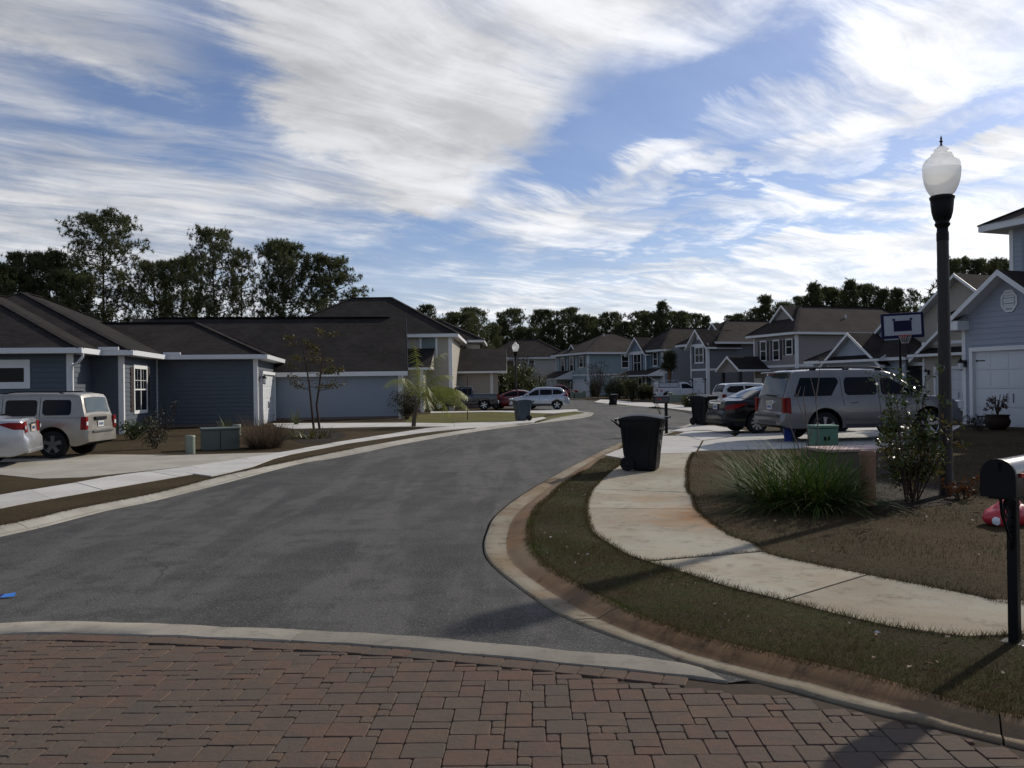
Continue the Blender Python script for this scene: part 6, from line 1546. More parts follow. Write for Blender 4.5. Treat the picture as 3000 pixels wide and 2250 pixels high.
# toy / inflatable on the right lawn
p = G(2948, 1537, ZL); r = empty('inflatable_toy', (p.x, p.y, ZL), R(5), 'slumped red inflatable toy with white spot on the right lawn', 'toy', scale=.82)
bm = bmesh.new(); bmesh.ops.create_icosphere(bm, subdivisions=3, radius=1)
for v in bm.verts:
    c_ = v.co; k = 1+.12*math.sin(c_.x*5+1)*math.cos(c_.y*6); v.co = Vector((c_.x*.33*k, c_.y*.22*k, max(c_.z*.21*k+.14, 0)*(1-.25*(c_.x < -.3))))
me = bpy.data.meshes.new('body'); bm.to_mesh(me); bm.free(); me.materials.append(simple('red_vinyl', (.50, .025, .04), .4, coat=.3)); me.polygons.foreach_set('use_smooth', [True]*len(me.polygons)); link('body', me, r)
MB().lathe([(.06, .0), (.055, .03), (0, .04)], 14, (-.25, -.135, .08), axis='y').build('white_spot', P_WHITE, r, smooth=60)
MB().box((.36, 0, .12), (.2, .25, .2)).build('white_panel', P_WHITE, r, bevel=.04)
MB().lathe([(.0, 0), (.10, .01), (.12, .08), (.06, .14), (0, .15)], 12, (.05, -.05, .25)).build('red_bump', MATS['red_vinyl'], r, smooth=60)
# blue scrap on the road
p = G(22, 1750, 0); q = MB(); q.add([(-.22, -.02, .004), (.03, -.03, .004), (.04, .03, .02), (-.20, .035, .014)], [(0, 1, 2, 3)]); q.mi = 1; q.add([(.03, -.03, .004), (.15, -.015, .010), (.13, .04, .03), (.04, .03, .02)], [(0, 1, 2, 3)])
q.build('wrapper', [simple('dark_blue_foil', (.012, .02, .10), .4), simple('bright_blue_foil', (.05, .25, .75), .35)], loc=(p.x-.08, p.y, .002), label='blue foil wrapper lying on the asphalt at the left edge', cat='litter')
# flower pot
p = Vector((16.35, 28.2, ZL)); r = empty('potted_plant', p, 0, 'dark clay pot with dry reddish plant by the white garage door', 'potted plant')
MB().lathe([(.22, 0), (.36, .14), (.40, .28), (.34, .42), (.36, .47), (.38, .50), (.30, .50), (.28, .44), (0, .44)], 20).build('pot', simple('dark_clay', (.050, .030, .022), .8, var=.3), r, smooth=50)
q = MB(); random.seed(5)
for k in range(9):
    a = random.uniform(0, 6.28); t = Vector((math.cos(a)*.28*random.random(), math.sin(a)*.2, .95+random.random()*.25)); q.tube([(0, 0, .44), t*.6+Vector((0, 0, .12)), t], .012, 5)
q.build('stem', BARK, r)
def leafcloud(name, centers, n, rad, ls, mat, parent, asp=.45, up=0.0, flat=1.0):
    """many small two-triangle leaves spread round several centres"""
    m = n*len(centers); C_ = np.repeat(np.array(centers, float), n, 0)
    d = RNG.normal(size=(m, 3)); d /= np.linalg.norm(d, axis=1)[:, None]; rr = (RNG.uniform(0, 1, m)**.5)[:, None]*np.asarray(rad if np.ndim(rad) == 0 else np.repeat(np.array(rad), n)[:, None])
    c = C_+d*rr*np.array([1, 1, flat]); ax = RNG.normal(size=(m, 3)); ax[:, 2] += up; ax /= np.linalg.norm(ax, axis=1)[:, None]
    t = np.cross(ax, RNG.normal(size=(m, 3))); t /= np.linalg.norm(t, axis=1)[:, None]; s = ls*RNG.uniform(.6, 1.35, m)[:, None]
    v = np.stack([c-ax*s*.5, c+t*s*asp*.5, c+ax*s*.5, c-t*s*asp*.5], 1).reshape(-1, 3)
    me = bpy.data.meshes.new(name); me.vertices.add(m*4); me.vertices.foreach_set('co', v.reshape(-1)); me.loops.add(m*4); me.loops.foreach_set('vertex_index', np.arange(m*4)); me.polygons.add(m)
    me.polygons.foreach_set('loop_start', np.arange(m)*4); me.polygons.foreach_set('loop_total', np.full(m, 4)); me.update(calc_edges=True); me.materials.append(mat)
    return link(name, me, parent)
leafcloud('leaves', [(random.uniform(-.3, .3), random.uniform(-.2, .2), random.uniform(.65, 1.2)) for _ in range(14)], 22, .09, .09, foliage('dry_red_leaves', [(.10, .03, .022), (.06, .025, .02), (.04, .035, .02)], .7, .15), r)
# ------------------------------------------------------------------ vegetation
def tuft_np(centers, n, L, w, droop=.0, up=.3):
    """needle bunches: n narrow triangles radiating from every centre"""
    C_ = np.repeat(np.asarray(centers, float), n, 0); m = len(C_)
    d = RNG.normal(size=(m, 3)); d[:, 2] += up; d /= np.linalg.norm(d, axis=1)[:, None]
    l = L*RNG.uniform(.6, 1.25, m)[:, None]; t = np.cross(d, RNG.normal(size=(m, 3))); t /= np.linalg.norm(t, axis=1)[:, None]
    v = np.stack([C_-t*w*.5, C_+t*w*.5, C_+d*l], 1); return v
def tri_mesh(name, v, mat):
    m = len(v); me = bpy.data.meshes.new(name); me.vertices.add(m*3); me.vertices.foreach_set('co', v.reshape(-1)); me.loops.add(m*3); me.loops.foreach_set('vertex_index', np.arange(m*3)); me.polygons.add(m)
    me.polygons.foreach_set('loop_start', np.arange(m)*3); me.polygons.foreach_set('loop_total', np.full(m, 3)); me.update(calc_edges=True); me.materials.append(mat); return me
def pine(seed, H, crown0, width, shape='round', ntuft=420, mat=None, sparse=1.0, lean=0.0):
    """one pine: tapered trunk + limbs, crown of needle bunches; returns (trunk mesh, crown mesh)"""
    rnd = random.Random(seed); tr = MB()
    path = [Vector((lean*H*(t**2)+.15*math.sin(t*5+seed), .12*math.cos(t*4+seed), H*t)) for t in [i/10 for i in range(11)]]
    r0 = .011*H+.06; tr.tube(path, [r0*(1-.85*i/10) for i in range(11)], 8)
    def on(t): i = min(int(t*10), 9); return path[i].lerp(path[i+1], t*10-i)
    cents = []; nl = int(26*sparse)+10
    for k in range(nl):
        t = crown0+(1-crown0)*((k+rnd.random())/nl); t = min(t, .975); b = on(t); u = (t-crown0)/(1-crown0)
        if shape == 'round': prof = math.sin(math.pi*min(max(.16+.74*u, 0), 1))**.7
        elif shape == 'cone': prof = (1-u)**.8*.95+.14
        else: prof = .55+.45*math.sin(math.pi*u)
        L = width*prof*rnd.uniform(.50, 1.10); a = k*2.399+rnd.uniform(-.5, .5); rise = rnd.uniform(.0, .35)+.35*u
        e = b+Vector((math.cos(a)*L, math.sin(a)*L, L*rise)); mid = b.lerp(e, .55)+Vector((0, 0, -.10*L))
        tr.tube([b, mid, e], [r0*.32*(1-.5*u), r0*.17, r0*.05], 5, cap=False)
        nc = max(2, int(L*1.7))          # needle clouds sit along the outer half of every limb
        for c in range(nc):
            f = .40+.62*(c+rnd.random()*.6)/nc; p = mid.lerp(e, min((f-.4)/.55, 1.08)) if f > .4 else b.lerp(mid, f/.4)
            off = Vector((rnd.gauss(0, L*.16), rnd.gauss(0, L*.16), rnd.gauss(.12, L*.07))); q = p+off
            if rnd.random() < .8: tr.tube([p, q], [r0*.09, r0*.03], 4, cap=False)
            cr = rnd.uniform(.38, .72)*(.7+.12*width)
            for j in range(max(4, int(ntuft/nl/nc*1.5))): cents.append((q.x+rnd.gauss(0, cr*.60), q.y+rnd.gauss(0, cr*.60), q.z+rnd.gauss(.12, cr*.46) if q.z < H-.4 else min(q.z+rnd.gauss(-.1, cr*.4), H+rnd.random()*.5)))
    tm = tr.mesh('trunk', BARK, smooth=60); v = tuft_np(cents, 16, .40, .075, up=.35)
    return tm, tri_mesh('crown', v, mat or PINE)
def plant_tree(meshes, loc, s, rz, label, name='pine_tree', group=None, sz=None):
    r = empty(name, loc, rz, label, 'tree', group); r.scale = (s, s, sz or s)
    link('trunk', meshes[0], r); link('crown', meshes[1], r); return r
V_TALL = pine(3, 20, .30, 4.9, 'round', 2300, sparse=2.1, lean=-.01)
V_MED = pine(8, 16, .46, 3.4, 'round', 1300, sparse=1.3); V_FULL = pine(12, 15, .40, 4.0, 'round', 1900, sparse=1.7)
V_THIN = pine(15, 17, .42, 2.6, 'tall', 620); V_CONE = pine(21, 15, .34, 3.1, 'cone', 1200, sparse=1.4); V_WIDE = pine(27, 15, .46, 4.0, 'tall', 1500, sparse=1.4)
GT = 'pines behind the left houses'
def tree_at(px, ptop, d, var, H, label, s=None, sw=None, rz=0, grp=None, name='pine_tree'):
    z = EYE+(1131-ROLL*(px-1500)-ptop)*d/FPX; k = z/H; w = sw or k
    r = plant_tree(var, ((px-1500+ROLL*(ptop-1125)*0)*d/FPX, d, 0), w, rz, label, name, grp, k); return r
tree_at(310, 622, 84, V_TALL, 20.6, 'tallest pine with open rounded crown rising behind the navy house roof', sw=.80, rz=1.0, grp=GT)
tree_at(630, 668, 86, V_TALL, 20.6, 'tall pine with dark slim trunk left of the thinner pine, behind the stepped roofs', sw=.58, rz=2.6, grp=GT)
tree_at(712, 727, 88, V_THIN, 17.4, 'thin pine between the tall slim pine and the full round pine', sw=.66, rz=.4, grp=GT)
tree_at(832, 712, 86, V_FULL, 15.4, 'full dark round crowned pine behind the slate garage roof', sw=.80, rz=1.7, grp=GT)
tree_at(970, 752, 88, V_MED, 16.4, 'dense pine standing just left of the beige house hip roof', sw=.90, rz=3.0, grp=GT)
tree_at(540, 757, 90, V_WIDE, 15.4, 'flat topped dark pine right of the tallest pine', sw=.70, rz=.9, grp=GT)
tree_at(455, 768, 92, V_WIDE, 15.4, 'pine with layered flat boughs between the tallest pine and the flat topped pine', sw=.58, rz=2.2, grp=GT)
tree_at(150, 742, 82, V_FULL, 15.4, 'broad pine behind the navy roof, second from the left edge', sw=.72, rz=.3, grp=GT)
tree_at(70, 745, 80, V_MED, 16.4, 'pine with knobbly top near the left edge of the sky', sw=.66, rz=5.2, grp=GT)
tree_at(8, 778, 78, V_FULL, 15.4, 'leftmost pine cut by the frame edge', sw=.70, rz=2.0, grp=GT)
tree_at(215, 800, 80, V_WIDE, 15.4, 'dark low pine left of the tallest pine trunk', sw=.66, rz=3.3, grp=GT)
# far tree line behind the street end
FT = 'pines in the far tree line'
far = [(1250, 895, 120, V_MED, 16.4, .60), (1290, 935, 118, V_FULL, 15.4, .60), (1345, 918, 112, V_FULL, 15.4, .80), (1385, 905, 118, V_WIDE, 15.4, .62), (1440, 955, 130, V_MED, 16.4, .6), (1500, 908, 170, V_WIDE, 15.4, .95), (1465, 945, 172, V_MED, 16.4, .8),
       (1540, 960, 165, V_FULL, 15.4, .8), (1592, 910, 172, V_FULL, 15.4, .90), (1625, 940, 168, V_MED, 16.4, .9), (1668, 905, 172, V_WIDE, 15.4, .85), (1710, 925, 168, V_FULL, 15.4, .9), (1745, 932, 175, V_FULL, 15.4, .8),
       (1793, 918, 172, V_WIDE, 15.4, .75), (1830, 945, 168, V_FULL, 15.4, .8), (1877, 913, 172, V_MED, 16.4, 1.0), (1905, 920, 165, V_FULL, 15.4, .8), (1943, 880, 165, V_CONE, 15.4, .95), (1985, 915, 168, V_FULL, 15.4, .95), (2030, 922, 172, V_WIDE, 15.4, .8),
       (2072, 923, 165, V_CONE, 15.4, .7), (2145, 925, 140, V_MED, 16.4, .45), (2170, 922, 138, V_WIDE, 15.4, .4), (2245, 862, 128, V_CONE, 15.4, .85), (2215, 905, 130, V_MED, 16.4, .6), (2300, 888, 128, V_FULL, 15.4, .55), (2390, 825, 125, V_CONE, 15.4, .85), (2355, 870, 126, V_MED, 16.4, .7),
       (2425, 845, 128, V_FULL, 15.4, .62), (2495, 816, 122, V_CONE, 15.4, .80), (2540, 836, 125, V_FULL, 15.4, .65), (2460, 850, 126, V_MED, 16.4, .7), (2590, 843, 122, V_CONE, 15.4, .80), (2630, 842, 120, V_CONE, 15.4, .85), (2680, 846, 118, V_THIN, 17.4, .55),
       (2790, 755, 78, V_CONE, 15.4, .60), (2835, 758, 80, V_MED, 16.4, .55), (2890, 762, 80, V_MED, 16.4, .62), (2935, 768, 82, V_FULL, 15.4, .5)]
fl = ['shaggy pine', 'rounded pine', 'dense broad pine', 'open layered pine', 'dark bushy pine', 'ragged topped pine']
where = lambda x: ('beside the beige hip roof' if x < 1420 else 'behind the cream house' if x < 1640 else 'behind the pale teal house' if x < 1860 else 'behind the dusty blue house' if x < 2040 else 'behind the dark grey house' if x < 2250 else 'behind the taupe house' if x < 2600 else 'right of the basketball hoop' if x < 2720 else 'behind the nearest right garage')
seen_l = {}
for i, (px, pt, d, var, H, sw) in enumerate(far):
    w_ = where(px); j = sum(1 for q in far if where(q[0]) == w_ and q[0] < px); ordn = ['first', 'second', 'third', 'fourth', 'fifth', 'sixth', 'seventh', 'eighth', 'ninth', 'tenth', 'eleventh'][j]
    kind_ = {id(V_MED): 'shaggy pine', id(V_FULL): 'dense rounded pine', id(V_WIDE): 'open layered pine', id(V_CONE): 'pointed pine', id(V_THIN): 'thin pine'}[id(var)]
    tree_at(px, pt, d, var, H, f'{kind_} {w_}, {ordn} treetop from the left in that stretch', sw=sw*.95, rz=i*1.3, grp=FT)
# woods that read as one mass under the crowns
def woods(name, segs, n, label, zmin=.3):
    cs = []
    for (px0, px1, d, topy, dens) in segs:
        for _ in range(int(n*dens)):
            px = random.uniform(px0, px1); dd = d+random.uniform(-4, 6); zt = (EYE+(1131-ROLL*(px-1500)-topy)*dd/FPX)*random.uniform(.75, 1.0)
            cs.append(((px-1500)*dd/FPX, dd, random.uniform(zmin, zt)))
    v = tuft_np(cs, 22, .75, .16, up=.2); o = link(name, tri_mesh(name, v, PINE2)); return tag(o, label, 'woods', kind='stuff')
woods('woodland', [(-350, 420, 90, 930, 1.0), (-350, 250, 78, 900, .5), (420, 700, 96, 985, .2), (740, 960, 95, 960, .3)], 900, 'dark undergrowth and woods behind the left houses')
woods('woodland', [(1230, 1440, 132, 985, .8), (1430, 1900, 185, 965, 2.2), (1880, 2120, 180, 950, 1.1), (2100, 2360, 145, 925, .8), (2340, 2700, 138, 880, 1.4), (2700, 3300, 100, 830, 1.2)], 900, 'dark continuous woods filling the far tree line')
rid = MB()
# solid dark core of the far woods so that no horizon shows through below the crowns
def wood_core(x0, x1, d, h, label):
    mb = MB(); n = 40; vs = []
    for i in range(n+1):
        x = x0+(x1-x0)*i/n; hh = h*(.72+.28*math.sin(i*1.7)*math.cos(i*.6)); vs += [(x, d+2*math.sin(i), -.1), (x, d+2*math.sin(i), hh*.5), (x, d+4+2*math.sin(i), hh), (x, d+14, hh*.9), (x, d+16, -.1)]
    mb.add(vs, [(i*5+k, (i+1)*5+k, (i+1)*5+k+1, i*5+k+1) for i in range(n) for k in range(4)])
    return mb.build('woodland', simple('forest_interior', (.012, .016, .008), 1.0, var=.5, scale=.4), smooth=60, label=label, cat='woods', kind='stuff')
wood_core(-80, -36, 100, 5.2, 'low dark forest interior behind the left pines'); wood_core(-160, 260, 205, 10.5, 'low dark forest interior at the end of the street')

# shrubs, small trees, garden plants
def blade_plant(name, loc, n, L, w, mats, label, spread=1.0, up=.9, seed=1, cat='plant', rad=.25, seg=5, stiff=.5, group=None, scale=1.0):
    rnd = random.Random(seed); mb = MB()
    for _ in range(n):
        a = rnd.uniform(0, 6.283); r = rad*math.sqrt(rnd.random()); b = Vector((r*math.cos(a), r*math.sin(a), 0)); a2 = a+rnd.gauss(0, .5); el_ = rnd.uniform(.25, 1)*up
        l = L*rnd.uniform(.6, 1.1); d = Vector((math.cos(a2)*spread*(1-el_*.72), math.sin(a2)*spread*(1-el_*.72), el_)).normalized(); ww = w*rnd.uniform(.7, 1.2)
        sdv = Vector((-d.y, d.x, 0)); sdv = sdv.normalized() if sdv.length > .01 else Vector((1, 0, 0)); p = b.copy(); vs = []
        for k in range(seg+1):
            t = k/seg; wk = ww*(1-t**2.2)+.0015; vs += [p-sdv*wk/2, p+sdv*wk/2]; p = p+d*l/seg; d = (d+Vector((0, 0, -stiff*rnd.uniform(.5, 1.2)/seg))).normalized()
            p.z = max(p.z, .01)
        mb.add(vs, [(2*k, 2*k+1, 2*k+3, 2*k+2) for k in range(seg)])
    r = empty(name, loc, rnd.uniform(0, 6), label, cat, group, scale=scale); mb.build('leaves', mats, r); return r
STRAP = foliage('strap_leaves', [(.026, .058, .010), (.042, .084, .014), (.064, .104, .020), (.032, .064, .012), (.115, .115, .038)], .6, .25, .1)
for k, (px, py, n, L, sd_) in enumerate(((2290, 1488, 260, 1.0, 1), (2400, 1490, 300, 1.05, 2), (2225, 1450, 200, .95, 3), (2350, 1440, 220, 1.05, 4), (2460, 1470, 170, .85, 6))):
    p = G(px, py, ZL); blade_plant('strap_leaf_plant', p, int(n*2.0), L*1.0, .016, STRAP, ['front left strappy green clump at the planting edge', 'front middle strappy green clump, the darkest one', 'leftmost strappy clump leaning over the lawn', 'rear middle strappy clump in front of the pinkish box', 'right strappy clump beside the orange brown pedestal'][k], spread=.95, seed=sd_, rad=.28, stiff=1.1, seg=6, group='strappy clumps around the utility boxes')
mp = GL([(2180, 1470), (2300, 1500), (2480, 1500), (2640, 1490), (2800, 1470), (2780, 1430), (2600, 1400), (2300, 1400), (2180, 1430)], ZL+.006)
MB().poly(smooth_line(mp, 4)).build('mulch_bed', DIRT, kind='structure', label='dark mulch bed under the strappy plants and glossy shrub')

def shrub(name, loc, H, W, nst, leafmat, ls, nleaf, label, seed=1, cl=.16, dens=26, bare=.15, cat='shrub', asp=.45, barkm=None, up=.2, group=None, top=1.0, thick=.012):
    rnd = random.Random(seed); r = empty(name, loc, 0, label, cat, group); st = MB(); cents = []
    for k in range(nst):
        a = k*2.4+rnd.random(); L = H*rnd.uniform(.65, 1.0); o_ = Vector((math.cos(a), math.sin(a), 0))*W*rnd.uniform(.2, 1)
        p0 = Vector((math.cos(a)*.05, math.sin(a)*.05, 0)); p1 = p0.lerp(o_+Vector((0, 0, L)), .5)+Vector((rnd.gauss(0, .06), rnd.gauss(0, .06), 0)); p2 = o_+Vector((0, 0, L))
        st.tube([p0, p1, p2], [thick, thick*.7, thick*.3], 6)
        for j in range(nleaf):
            t = rnd.uniform(bare, 1); q = p0.lerp(p1, t*2) if t < .5 else p1.lerp(p2, (t-.5)*2); e = q+Vector((rnd.gauss(0, W*.28), rnd.gauss(0, W*.28), rnd.gauss(.05, H*.06)))
            st.tube([q, e], [thick*.35, thick*.15], 4, cap=False); cents.append(tuple(e))
    st.build('stem', barkm or BARK, r); leafcloud('leaves', cents, dens, cl, ls, leafmat, r, asp=asp, up=up); return r
GLOSSY = foliage('glossy_camellia_leaves', [(.026, .046, .012), (.045, .070, .016), (.072, .092, .022), (.034, .055, .014)], .22, .2, .5)
YG = foliage('yellow_green_leaves', [(.085, .085, .018), (.055, .065, .016), (.11, .075, .02), (.04, .05, .014)], .4, .25)
p = G(2665, 1470, ZL); shrub('glossy_shrub', p, 1.85, .46, 7, GLOSSY, .070, 11, 'tall glossy leaved shrub left of the near street lamp', 4, .12, 14, .22, asp=.5, up=.3)
shrub('yellow_shrub', G(2680, 1462, ZL)+Vector((.0, .0, 0)), 1.15, .52, 9, YG, .07, 13, 'low yellow green shrub under the glossy shrub', 9, .12, 16, .3)
q = G(2860, 1462, ZL); shrub('dried_fern', G(2815, 1462, ZL), .28, .30, 6, foliage('dry_orange_leaves', [(.13, .050, .02), (.09, .045, .02)], .7, .2), .07, 5, 'small dry orange fronds at the foot of the near lamp', 3, .05, 8)
TWIG = simple('bare_twig_bark', (.16, .125, .11), .8, var=.3)
def bare_tree(loc, stems, label):
    r = empty('bare_sapling', loc, 0, label, 'sapling'); q = MB()
    for s_ in stems: q.tube([Vector(p) for p in s_], [.016*(1-.75*i/(len(s_)-1)) for i in range(len(s_))], 6)
    q.build('stem', TWIG, r); return r
bare_tree((6.55, 18.6, ZL), [[(0.05, 0, 0), (.0, 0, .7), (-.22, 0, 1.35), (-.42, .1, 2.0)], [(.22, 0, 0), (.24, 0, .7), (.22, .05, 1.3), (.1, 0, 1.75), (-.10, 0, 2.2)], [(.22, .05, 1.3), (.30, .05, 1.8), (.32, 0, 2.25)], [(0, 0, .8), (-.06, .05, 1.4), (-.03, .02, 1.6)], [(-.1, 0, 0), (-.3, 0, .5), (-.42, .05, .9)], [(-.22, 0, 1.35), (-.12, 0, 1.6)], [(-.1, .1, 0), (.1, .1, .5), (.25, .1, .9)]], 'leafless multi stem sapling in front of the silver sport utility')
# small tree with thin autumn leaves by the slate garage
AUT = foliage('autumn_leaves', [(.065, .072, .018), (.085, .085, .022), (.12, .085, .025), (.050, .062, .016), (.11, .060, .02)], .6, .3)
p = G(928, 1258, ZL); rnd = random.Random(4); r = empty('young_tree', p, 0, 'slender two stemmed young tree with sparse autumn leaves in front of the slate wall', 'tree'); st = MB(); cents = []
for (x0_, tx, H_) in ((-.12, -.75, 4.0), (.12, .1, 4.2)):
    pts = [Vector((x0_, 0, 0)), Vector((x0_*.9-.1, 0, 1.0)), Vector((x0_+tx*.25, .05, 2.0)), Vector((x0_+tx*.6+.1, 0, 3.0)), Vector((x0_+tx+.25, 0, H_))]; st.tube(pts, [.055, .045, .035, .022, .008], 7)
    for k in range(15):
        t = rnd.uniform(.28, 1)*4; i = min(int(t), 3); b = pts[i].lerp(pts[i+1], t-i); a = rnd.choice([0, math.pi])+rnd.gauss(0, .8); l = rnd.uniform(.5, 1.35)*(1.35-.22*t); e = b+Vector((math.cos(a)*l, math.sin(a)*l, l*rnd.uniform(.0, .5)))
        st.tube([b, b.lerp(e, .5)-Vector((0, 0, .05)), e], [.014, .009, .004], 5); cents += [tuple(b.lerp(e, f)) for f in (.55, .75, .92, 1.05)]
st.build('trunk', BARK, r); leafcloud('leaves', cents, 13, .15, .085, AUT, r, asp=.7)
p = G(905, 1284, ZL); blade_plant('spiky_plant', p+Vector((0, .3, 0)), 130, .62, .05, YG, 'bright yellow green spiky plants around the young tree foot', spread=1.3, seed=9, rad=.75, stiff=1.2)
MB().poly(smooth_line(GL([(850, 1282), (880, 1297), (960, 1296), (1010, 1280), (1000, 1266), (930, 1258), (860, 1266), (850, 1282)], ZL+.006), 4)).build('mulch_bed', DIRT, kind='structure', label='dark mulch ring under the young tree')
blade_plant('young_palm', G(868, 1244, ZL), 26, .95, .05, foliage('palm_green', [(.07, .085, .025), (.10, .10, .03), (.05, .07, .02)], .5, .25), 'tiny yellow green palm sprout against the slate wall', spread=.8, seed=5, rad=.06, stiff=1.0)
p = G(765, 1315, ZL); blade_plant('ornamental_grass', p+Vector((0, .4, 0)), 900, 1.15, .010, foliage('russet_grass', [(.085, .060, .040), (.12, .085, .060), (.055, .045, .030), (.15, .11, .085)], .8, .3, .1), 'large russet ornamental grass clump beside the grey green cabinet', spread=1.0, seed=12, rad=.42, stiff=.55)
GARD = foliage('garden_green', [(.05, .075, .018), (.08, .10, .025), (.035, .05, .015)], .5, .25); DARKR = foliage('dark_rose_leaves', [(.030, .032, .020), (.045, .040, .028), (.025, .030, .016)], .6, .15)
shrub('garden_bush', G(378, 1290, ZL)+Vector((0, .3, 0)), .72, .5, 9, GARD, .09, 8, 'leafy green bush below the white window of the navy house', 7, .14, 14)
shrub('garden_bush', G(445, 1316, ZL)+Vector((0, .2, 0)), 1.05, .42, 8, DARKR, .06, 11, 'dark twiggy rose bush right of the leafy bush', 8, .13, 14)
shrub('garden_bush', G(490, 1262, ZL), 1.3, .45, 6, DARKR, .06, 7, 'faint bare twiggy bush by the white corner board', 11, .12, 8)
blade_plant('spiky_plant', G(665, 1258, ZL), 26, .75, .035, GARD, 'thin green shoots behind the grey green cabinet', spread=.6, seed=15, rad=.25, stiff=.4)
# leaning palm with drooping fronds
def palm(loc, H, lean, nf, fl, label, droop=1.0, trunk=.09, mat=None, seed=1, name='palm_tree', a0=0.0, side=0.0, leaflet=.34, tm=None):
    rnd = random.Random(seed); r = empty(name, loc, 0, label, 'palm'); t = MB()
    pts = [Vector((lean*(k/8)**1.6, 0, H*k/8)) for k in range(9)]; t.tube(pts, [trunk*(1.25-.45*k/8)*(1+.05*(k % 2)) for k in range(9)], 10); t.build('trunk', tm or simple('palm_trunk', (.12, .095, .07), .9, var=.3, scale=14, bmp=.02, bscale=12), r, smooth=60)
    vs = []
    for k in range(nf):
        a = a0+k*2.399+rnd.uniform(-.2, .2); elv = rnd.uniform(.45, 1.25); d = Vector((math.cos(a)*math.cos(elv)+side, math.sin(a)*math.cos(elv), math.sin(elv))).normalized(); p = pts[-1].copy(); L = fl*rnd.uniform(.75, 1.1); seg = 14
        for j in range(seg):
            q = p+d*L/seg; d = (d+Vector((0, 0, -droop*1.9/seg))).normalized(); u = (j+.5)/seg
            s = d.cross(Vector((0, 0, 1))); s = s.normalized() if s.length > .05 else Vector((1, 0, 0)); w = .02*(1-u)+.006
            vs += [(p-s*w, p+s*w, q)]
            if j > 1:
                ll = leaflet*math.sin(math.pi*min(u*.9+.1, 1))**.6
                for sg in (-1, 1):
                    for m in range(2):
                        b = p.lerp(q, m/2); e = b+(s*sg*.75+d*.5+Vector((0, 0, -.55-rnd.random()*.5)))*ll; vs += [(b-d*.026, b+d*.026, e)]
            p = q
    me = tri_mesh('fronds', np.array([[tuple(c) for c in t3] for t3 in vs]), mat); link('fronds', me, r); return r
PALMM = foliage('palm_fronds', [(.12, .15, .030), (.18, .20, .045), (.14, .165, .030), (.23, .22, .060)], .45, .4)
p = G(1212, 1250, ZL); palm(p, 1.15, .25, 17, 2.9, 'young palm with long drooping yellow green fronds leaning right', 1.0, .08, PALMM, 3, side=.5, leaflet=.55)
p = G(1205, 1232, ZL); shrub('dark_bush', p+Vector((-.4, 1.5, 0)), 1.55, .75, 12, foliage('dark_bush_leaves', [(.030, .034, .016), (.045, .045, .022), (.055, .045, .026)], .7, .2), .10, 14, 'dark reddish bush behind the palm trunk at the slate garage corner', 13, .22, 16)
q = MB(); q.tube([(0, 0, 0), (.02, 0, 2.2)], .022, 8); q.build('garden_stake', BARK, loc=G(1370, 1231, ZL), label='thin bare sapling stake in the yellow green lawn', cat='stake')
# cabbage palm in front of the dusty blue house
FAN = foliage('cabbage_palm_leaves', [(.030, .040, .018), (.045, .055, .024), (.075, .070, .032)], .6, .15)
d_ = 90; x_ = (1962-1500)*d_/FPX; r = empty('palm_tree', (x_, d_, ZL), 0, 'cabbage palm with bundled upright head beside the dusty blue house', 'palm')
t = MB(); t.tube([(0, 0, 0), (-.05, 0, 1.5), (.0, 0, 3.0), (.05, 0, 3.9)], [.22, .2, .24, .16], 10); t.build('trunk', simple('palm_boots', (.16, .085, .045), .9, var=.35, scale=10), r, smooth=60)
link('crown', tri_mesh('crown', tuft_np([(random.gauss(0, .30), random.gauss(0, .30), random.uniform(3.3, 4.9)) for _ in range(60)], 26, .75, .10, up=.8), FAN), r)
# dark shrubs and small trees between pickup and cream house
MIX = PINE2
def bushy(px, d, H, W, label, mat=MIX, ls=.28, n=20, seed=3, base=None, asp=.5, cat='shrub', name='large_shrub', cl=.5):
    return shrub(name, ((px-1500)*d/FPX, d, ZL), H, W, 10, mat, ls, n, label, seed, cl, 20, .15, cat=cat, asp=asp, thick=.06)
bushy(1395, 84, 6.2, 1.9, 'tall dark evergreen shrub right of the beige wing roof', seed=21); bushy(1425, 80, 4.6, 2.0, 'broad dark shrub behind the pickup cab', seed=22); bushy(1465, 82, 4.0, 1.9, 'dark rounded shrub above the red sedan', seed=23)
bushy(1500, 84, 3.6, 1.8, 'dark shrub left of the middle street lamp', seed=24); bushy(1535, 86, 3.4, 1.7, 'thinner shrub right of the middle street lamp', seed=25, n=12); bushy(1370, 86, 3.6, 1.6, 'low dark shrub by the beige wing wall', seed=26)
bushy(1520, 88, 5.6, 1.3, 'bare topped small tree before the cream house', foliage('thin_brown_leaves', [(.06, .05, .035), (.05, .045, .028)], .7, .2), ls=.14, n=12, seed=27, cl=.35, name='small_tree', cat='tree')
palm((( 1385-1500)*72/FPX, 72, ZL), 4.6, -.2, 22, 1.7, 'small feathery palm against the dark shrubs', 1.0, .16, foliage('dull_palm', [(.030, .038, .016), (.045, .055, .022)], .6, .2), 6, leaflet=.5, tm=simple('pale_palm_trunk', (.26, .24, .21), .9))
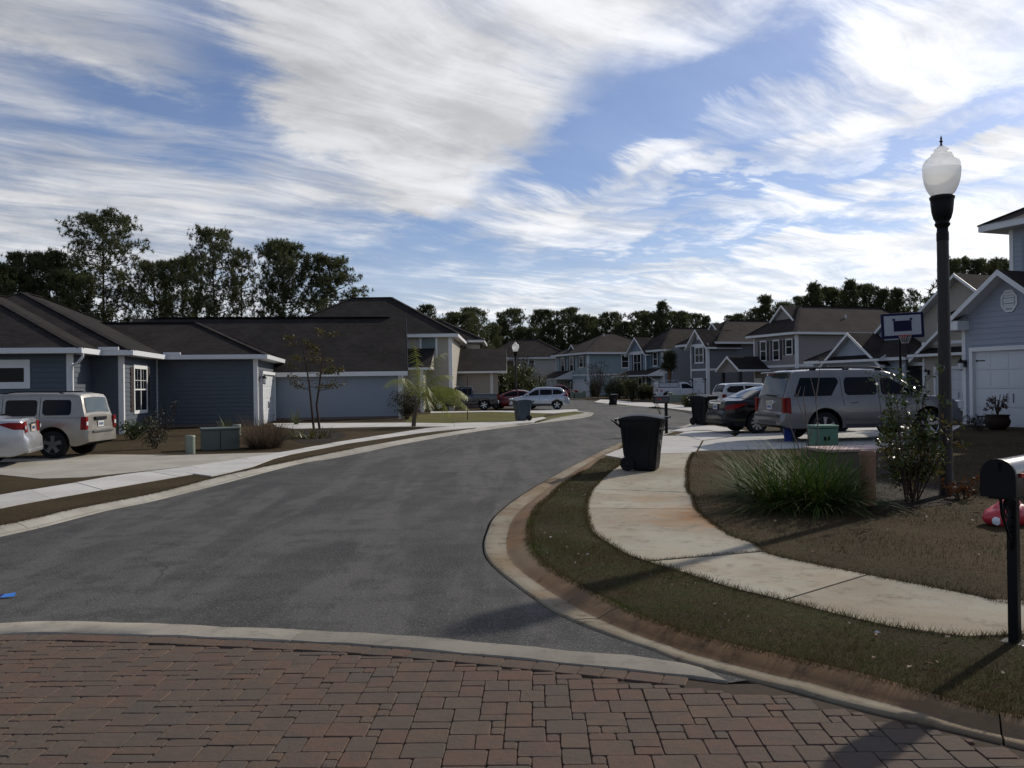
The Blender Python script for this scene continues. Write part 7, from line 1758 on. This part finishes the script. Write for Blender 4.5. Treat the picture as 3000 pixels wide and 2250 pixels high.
bushy(1585, 118, 3.4, .9, 'thin young tree against the cream wall', foliage('sparse_leaves', [(.10, .10, .07), (.08, .08, .05)], .7, .2), ls=.13, n=8, seed=28, cl=.3, name='small_tree', cat='tree')
bushy(1752, 112, 5.2, 1.9, 'bare branching small tree right of the farthest lamp', foliage('sparse_leaves_dark', [(.06, .05, .045), (.05, .05, .04)], .7, .1), ls=.12, n=10, seed=29, cl=.35, name='small_tree', cat='tree')
for k, (px, d, H, W, l) in enumerate(((1740, 118, 2.2, .8, 'low dark shrub beside the teal garage'), (1812, 100, 2.9, 1.3, 'dark rounded shrub at the teal house corner'), (1835, 98, 2.6, 1.2, 'dark shrub right of the corner shrub'), (1850, 86, 2.2, .7, 'upright olive shrub near the far drive'), (1880, 92, 1.9, 1.0, 'low shrub by the dusty blue porch'), (1905, 92, 1.5, .9, 'small dark shrub left of the work truck'), (2025, 60, .8, .5, 'olive shrub behind the second wheelie bin'), (1790, 104, 1.8, 1.0, 'dark bush left of the corner shrub'))):
    bushy(px, d, H, W, l, ls=.16, n=12, seed=40+k, cl=.32)
for k, (px, d, l) in enumerate(((1676, 112, 'small pale pedestal left of the farthest lamp'), (1700, 112, 'low pale utility cover by the farthest lamp'), (1712, 112, 'small pale pedestal right of the farthest lamp'), (1963, 76, 'small grey pedestal under the work truck nose'), (1980, 76, 'low pale utility cover behind the far mailbox'))):
    r = empty('utility_pedestal', ((px-1500)*d/FPX, d, ZL), 0, l, 'utility pedestal'); (MB().box((0, 0, .35), (1.5, .8, .7)) if 'cover' in l else MB().lathe([(.3, 0), (.28, .9), (.0, .95)], 12)).build('housing', UPALE, r)
shrub('bare_bush', Vector((12.6, 27.0, ZL)), .8, .8, 9, DARKR, .07, 9, 'dark low bush under the sport utility nose', 31, .15, 12)
for k, (x, y, l) in enumerate(((15.4, 27.6, 'dark low planting left of the clay pot'), (17.3, 27.0, 'dark low planting right of the clay pot'), (14.5, 28.4, 'dark planting at the white corner of the garage'))):
    shrub('bare_bush', Vector((x, y, ZL)), .5, .5, 7, DARKR, .07, 8, l, 50+k, .14, 12)
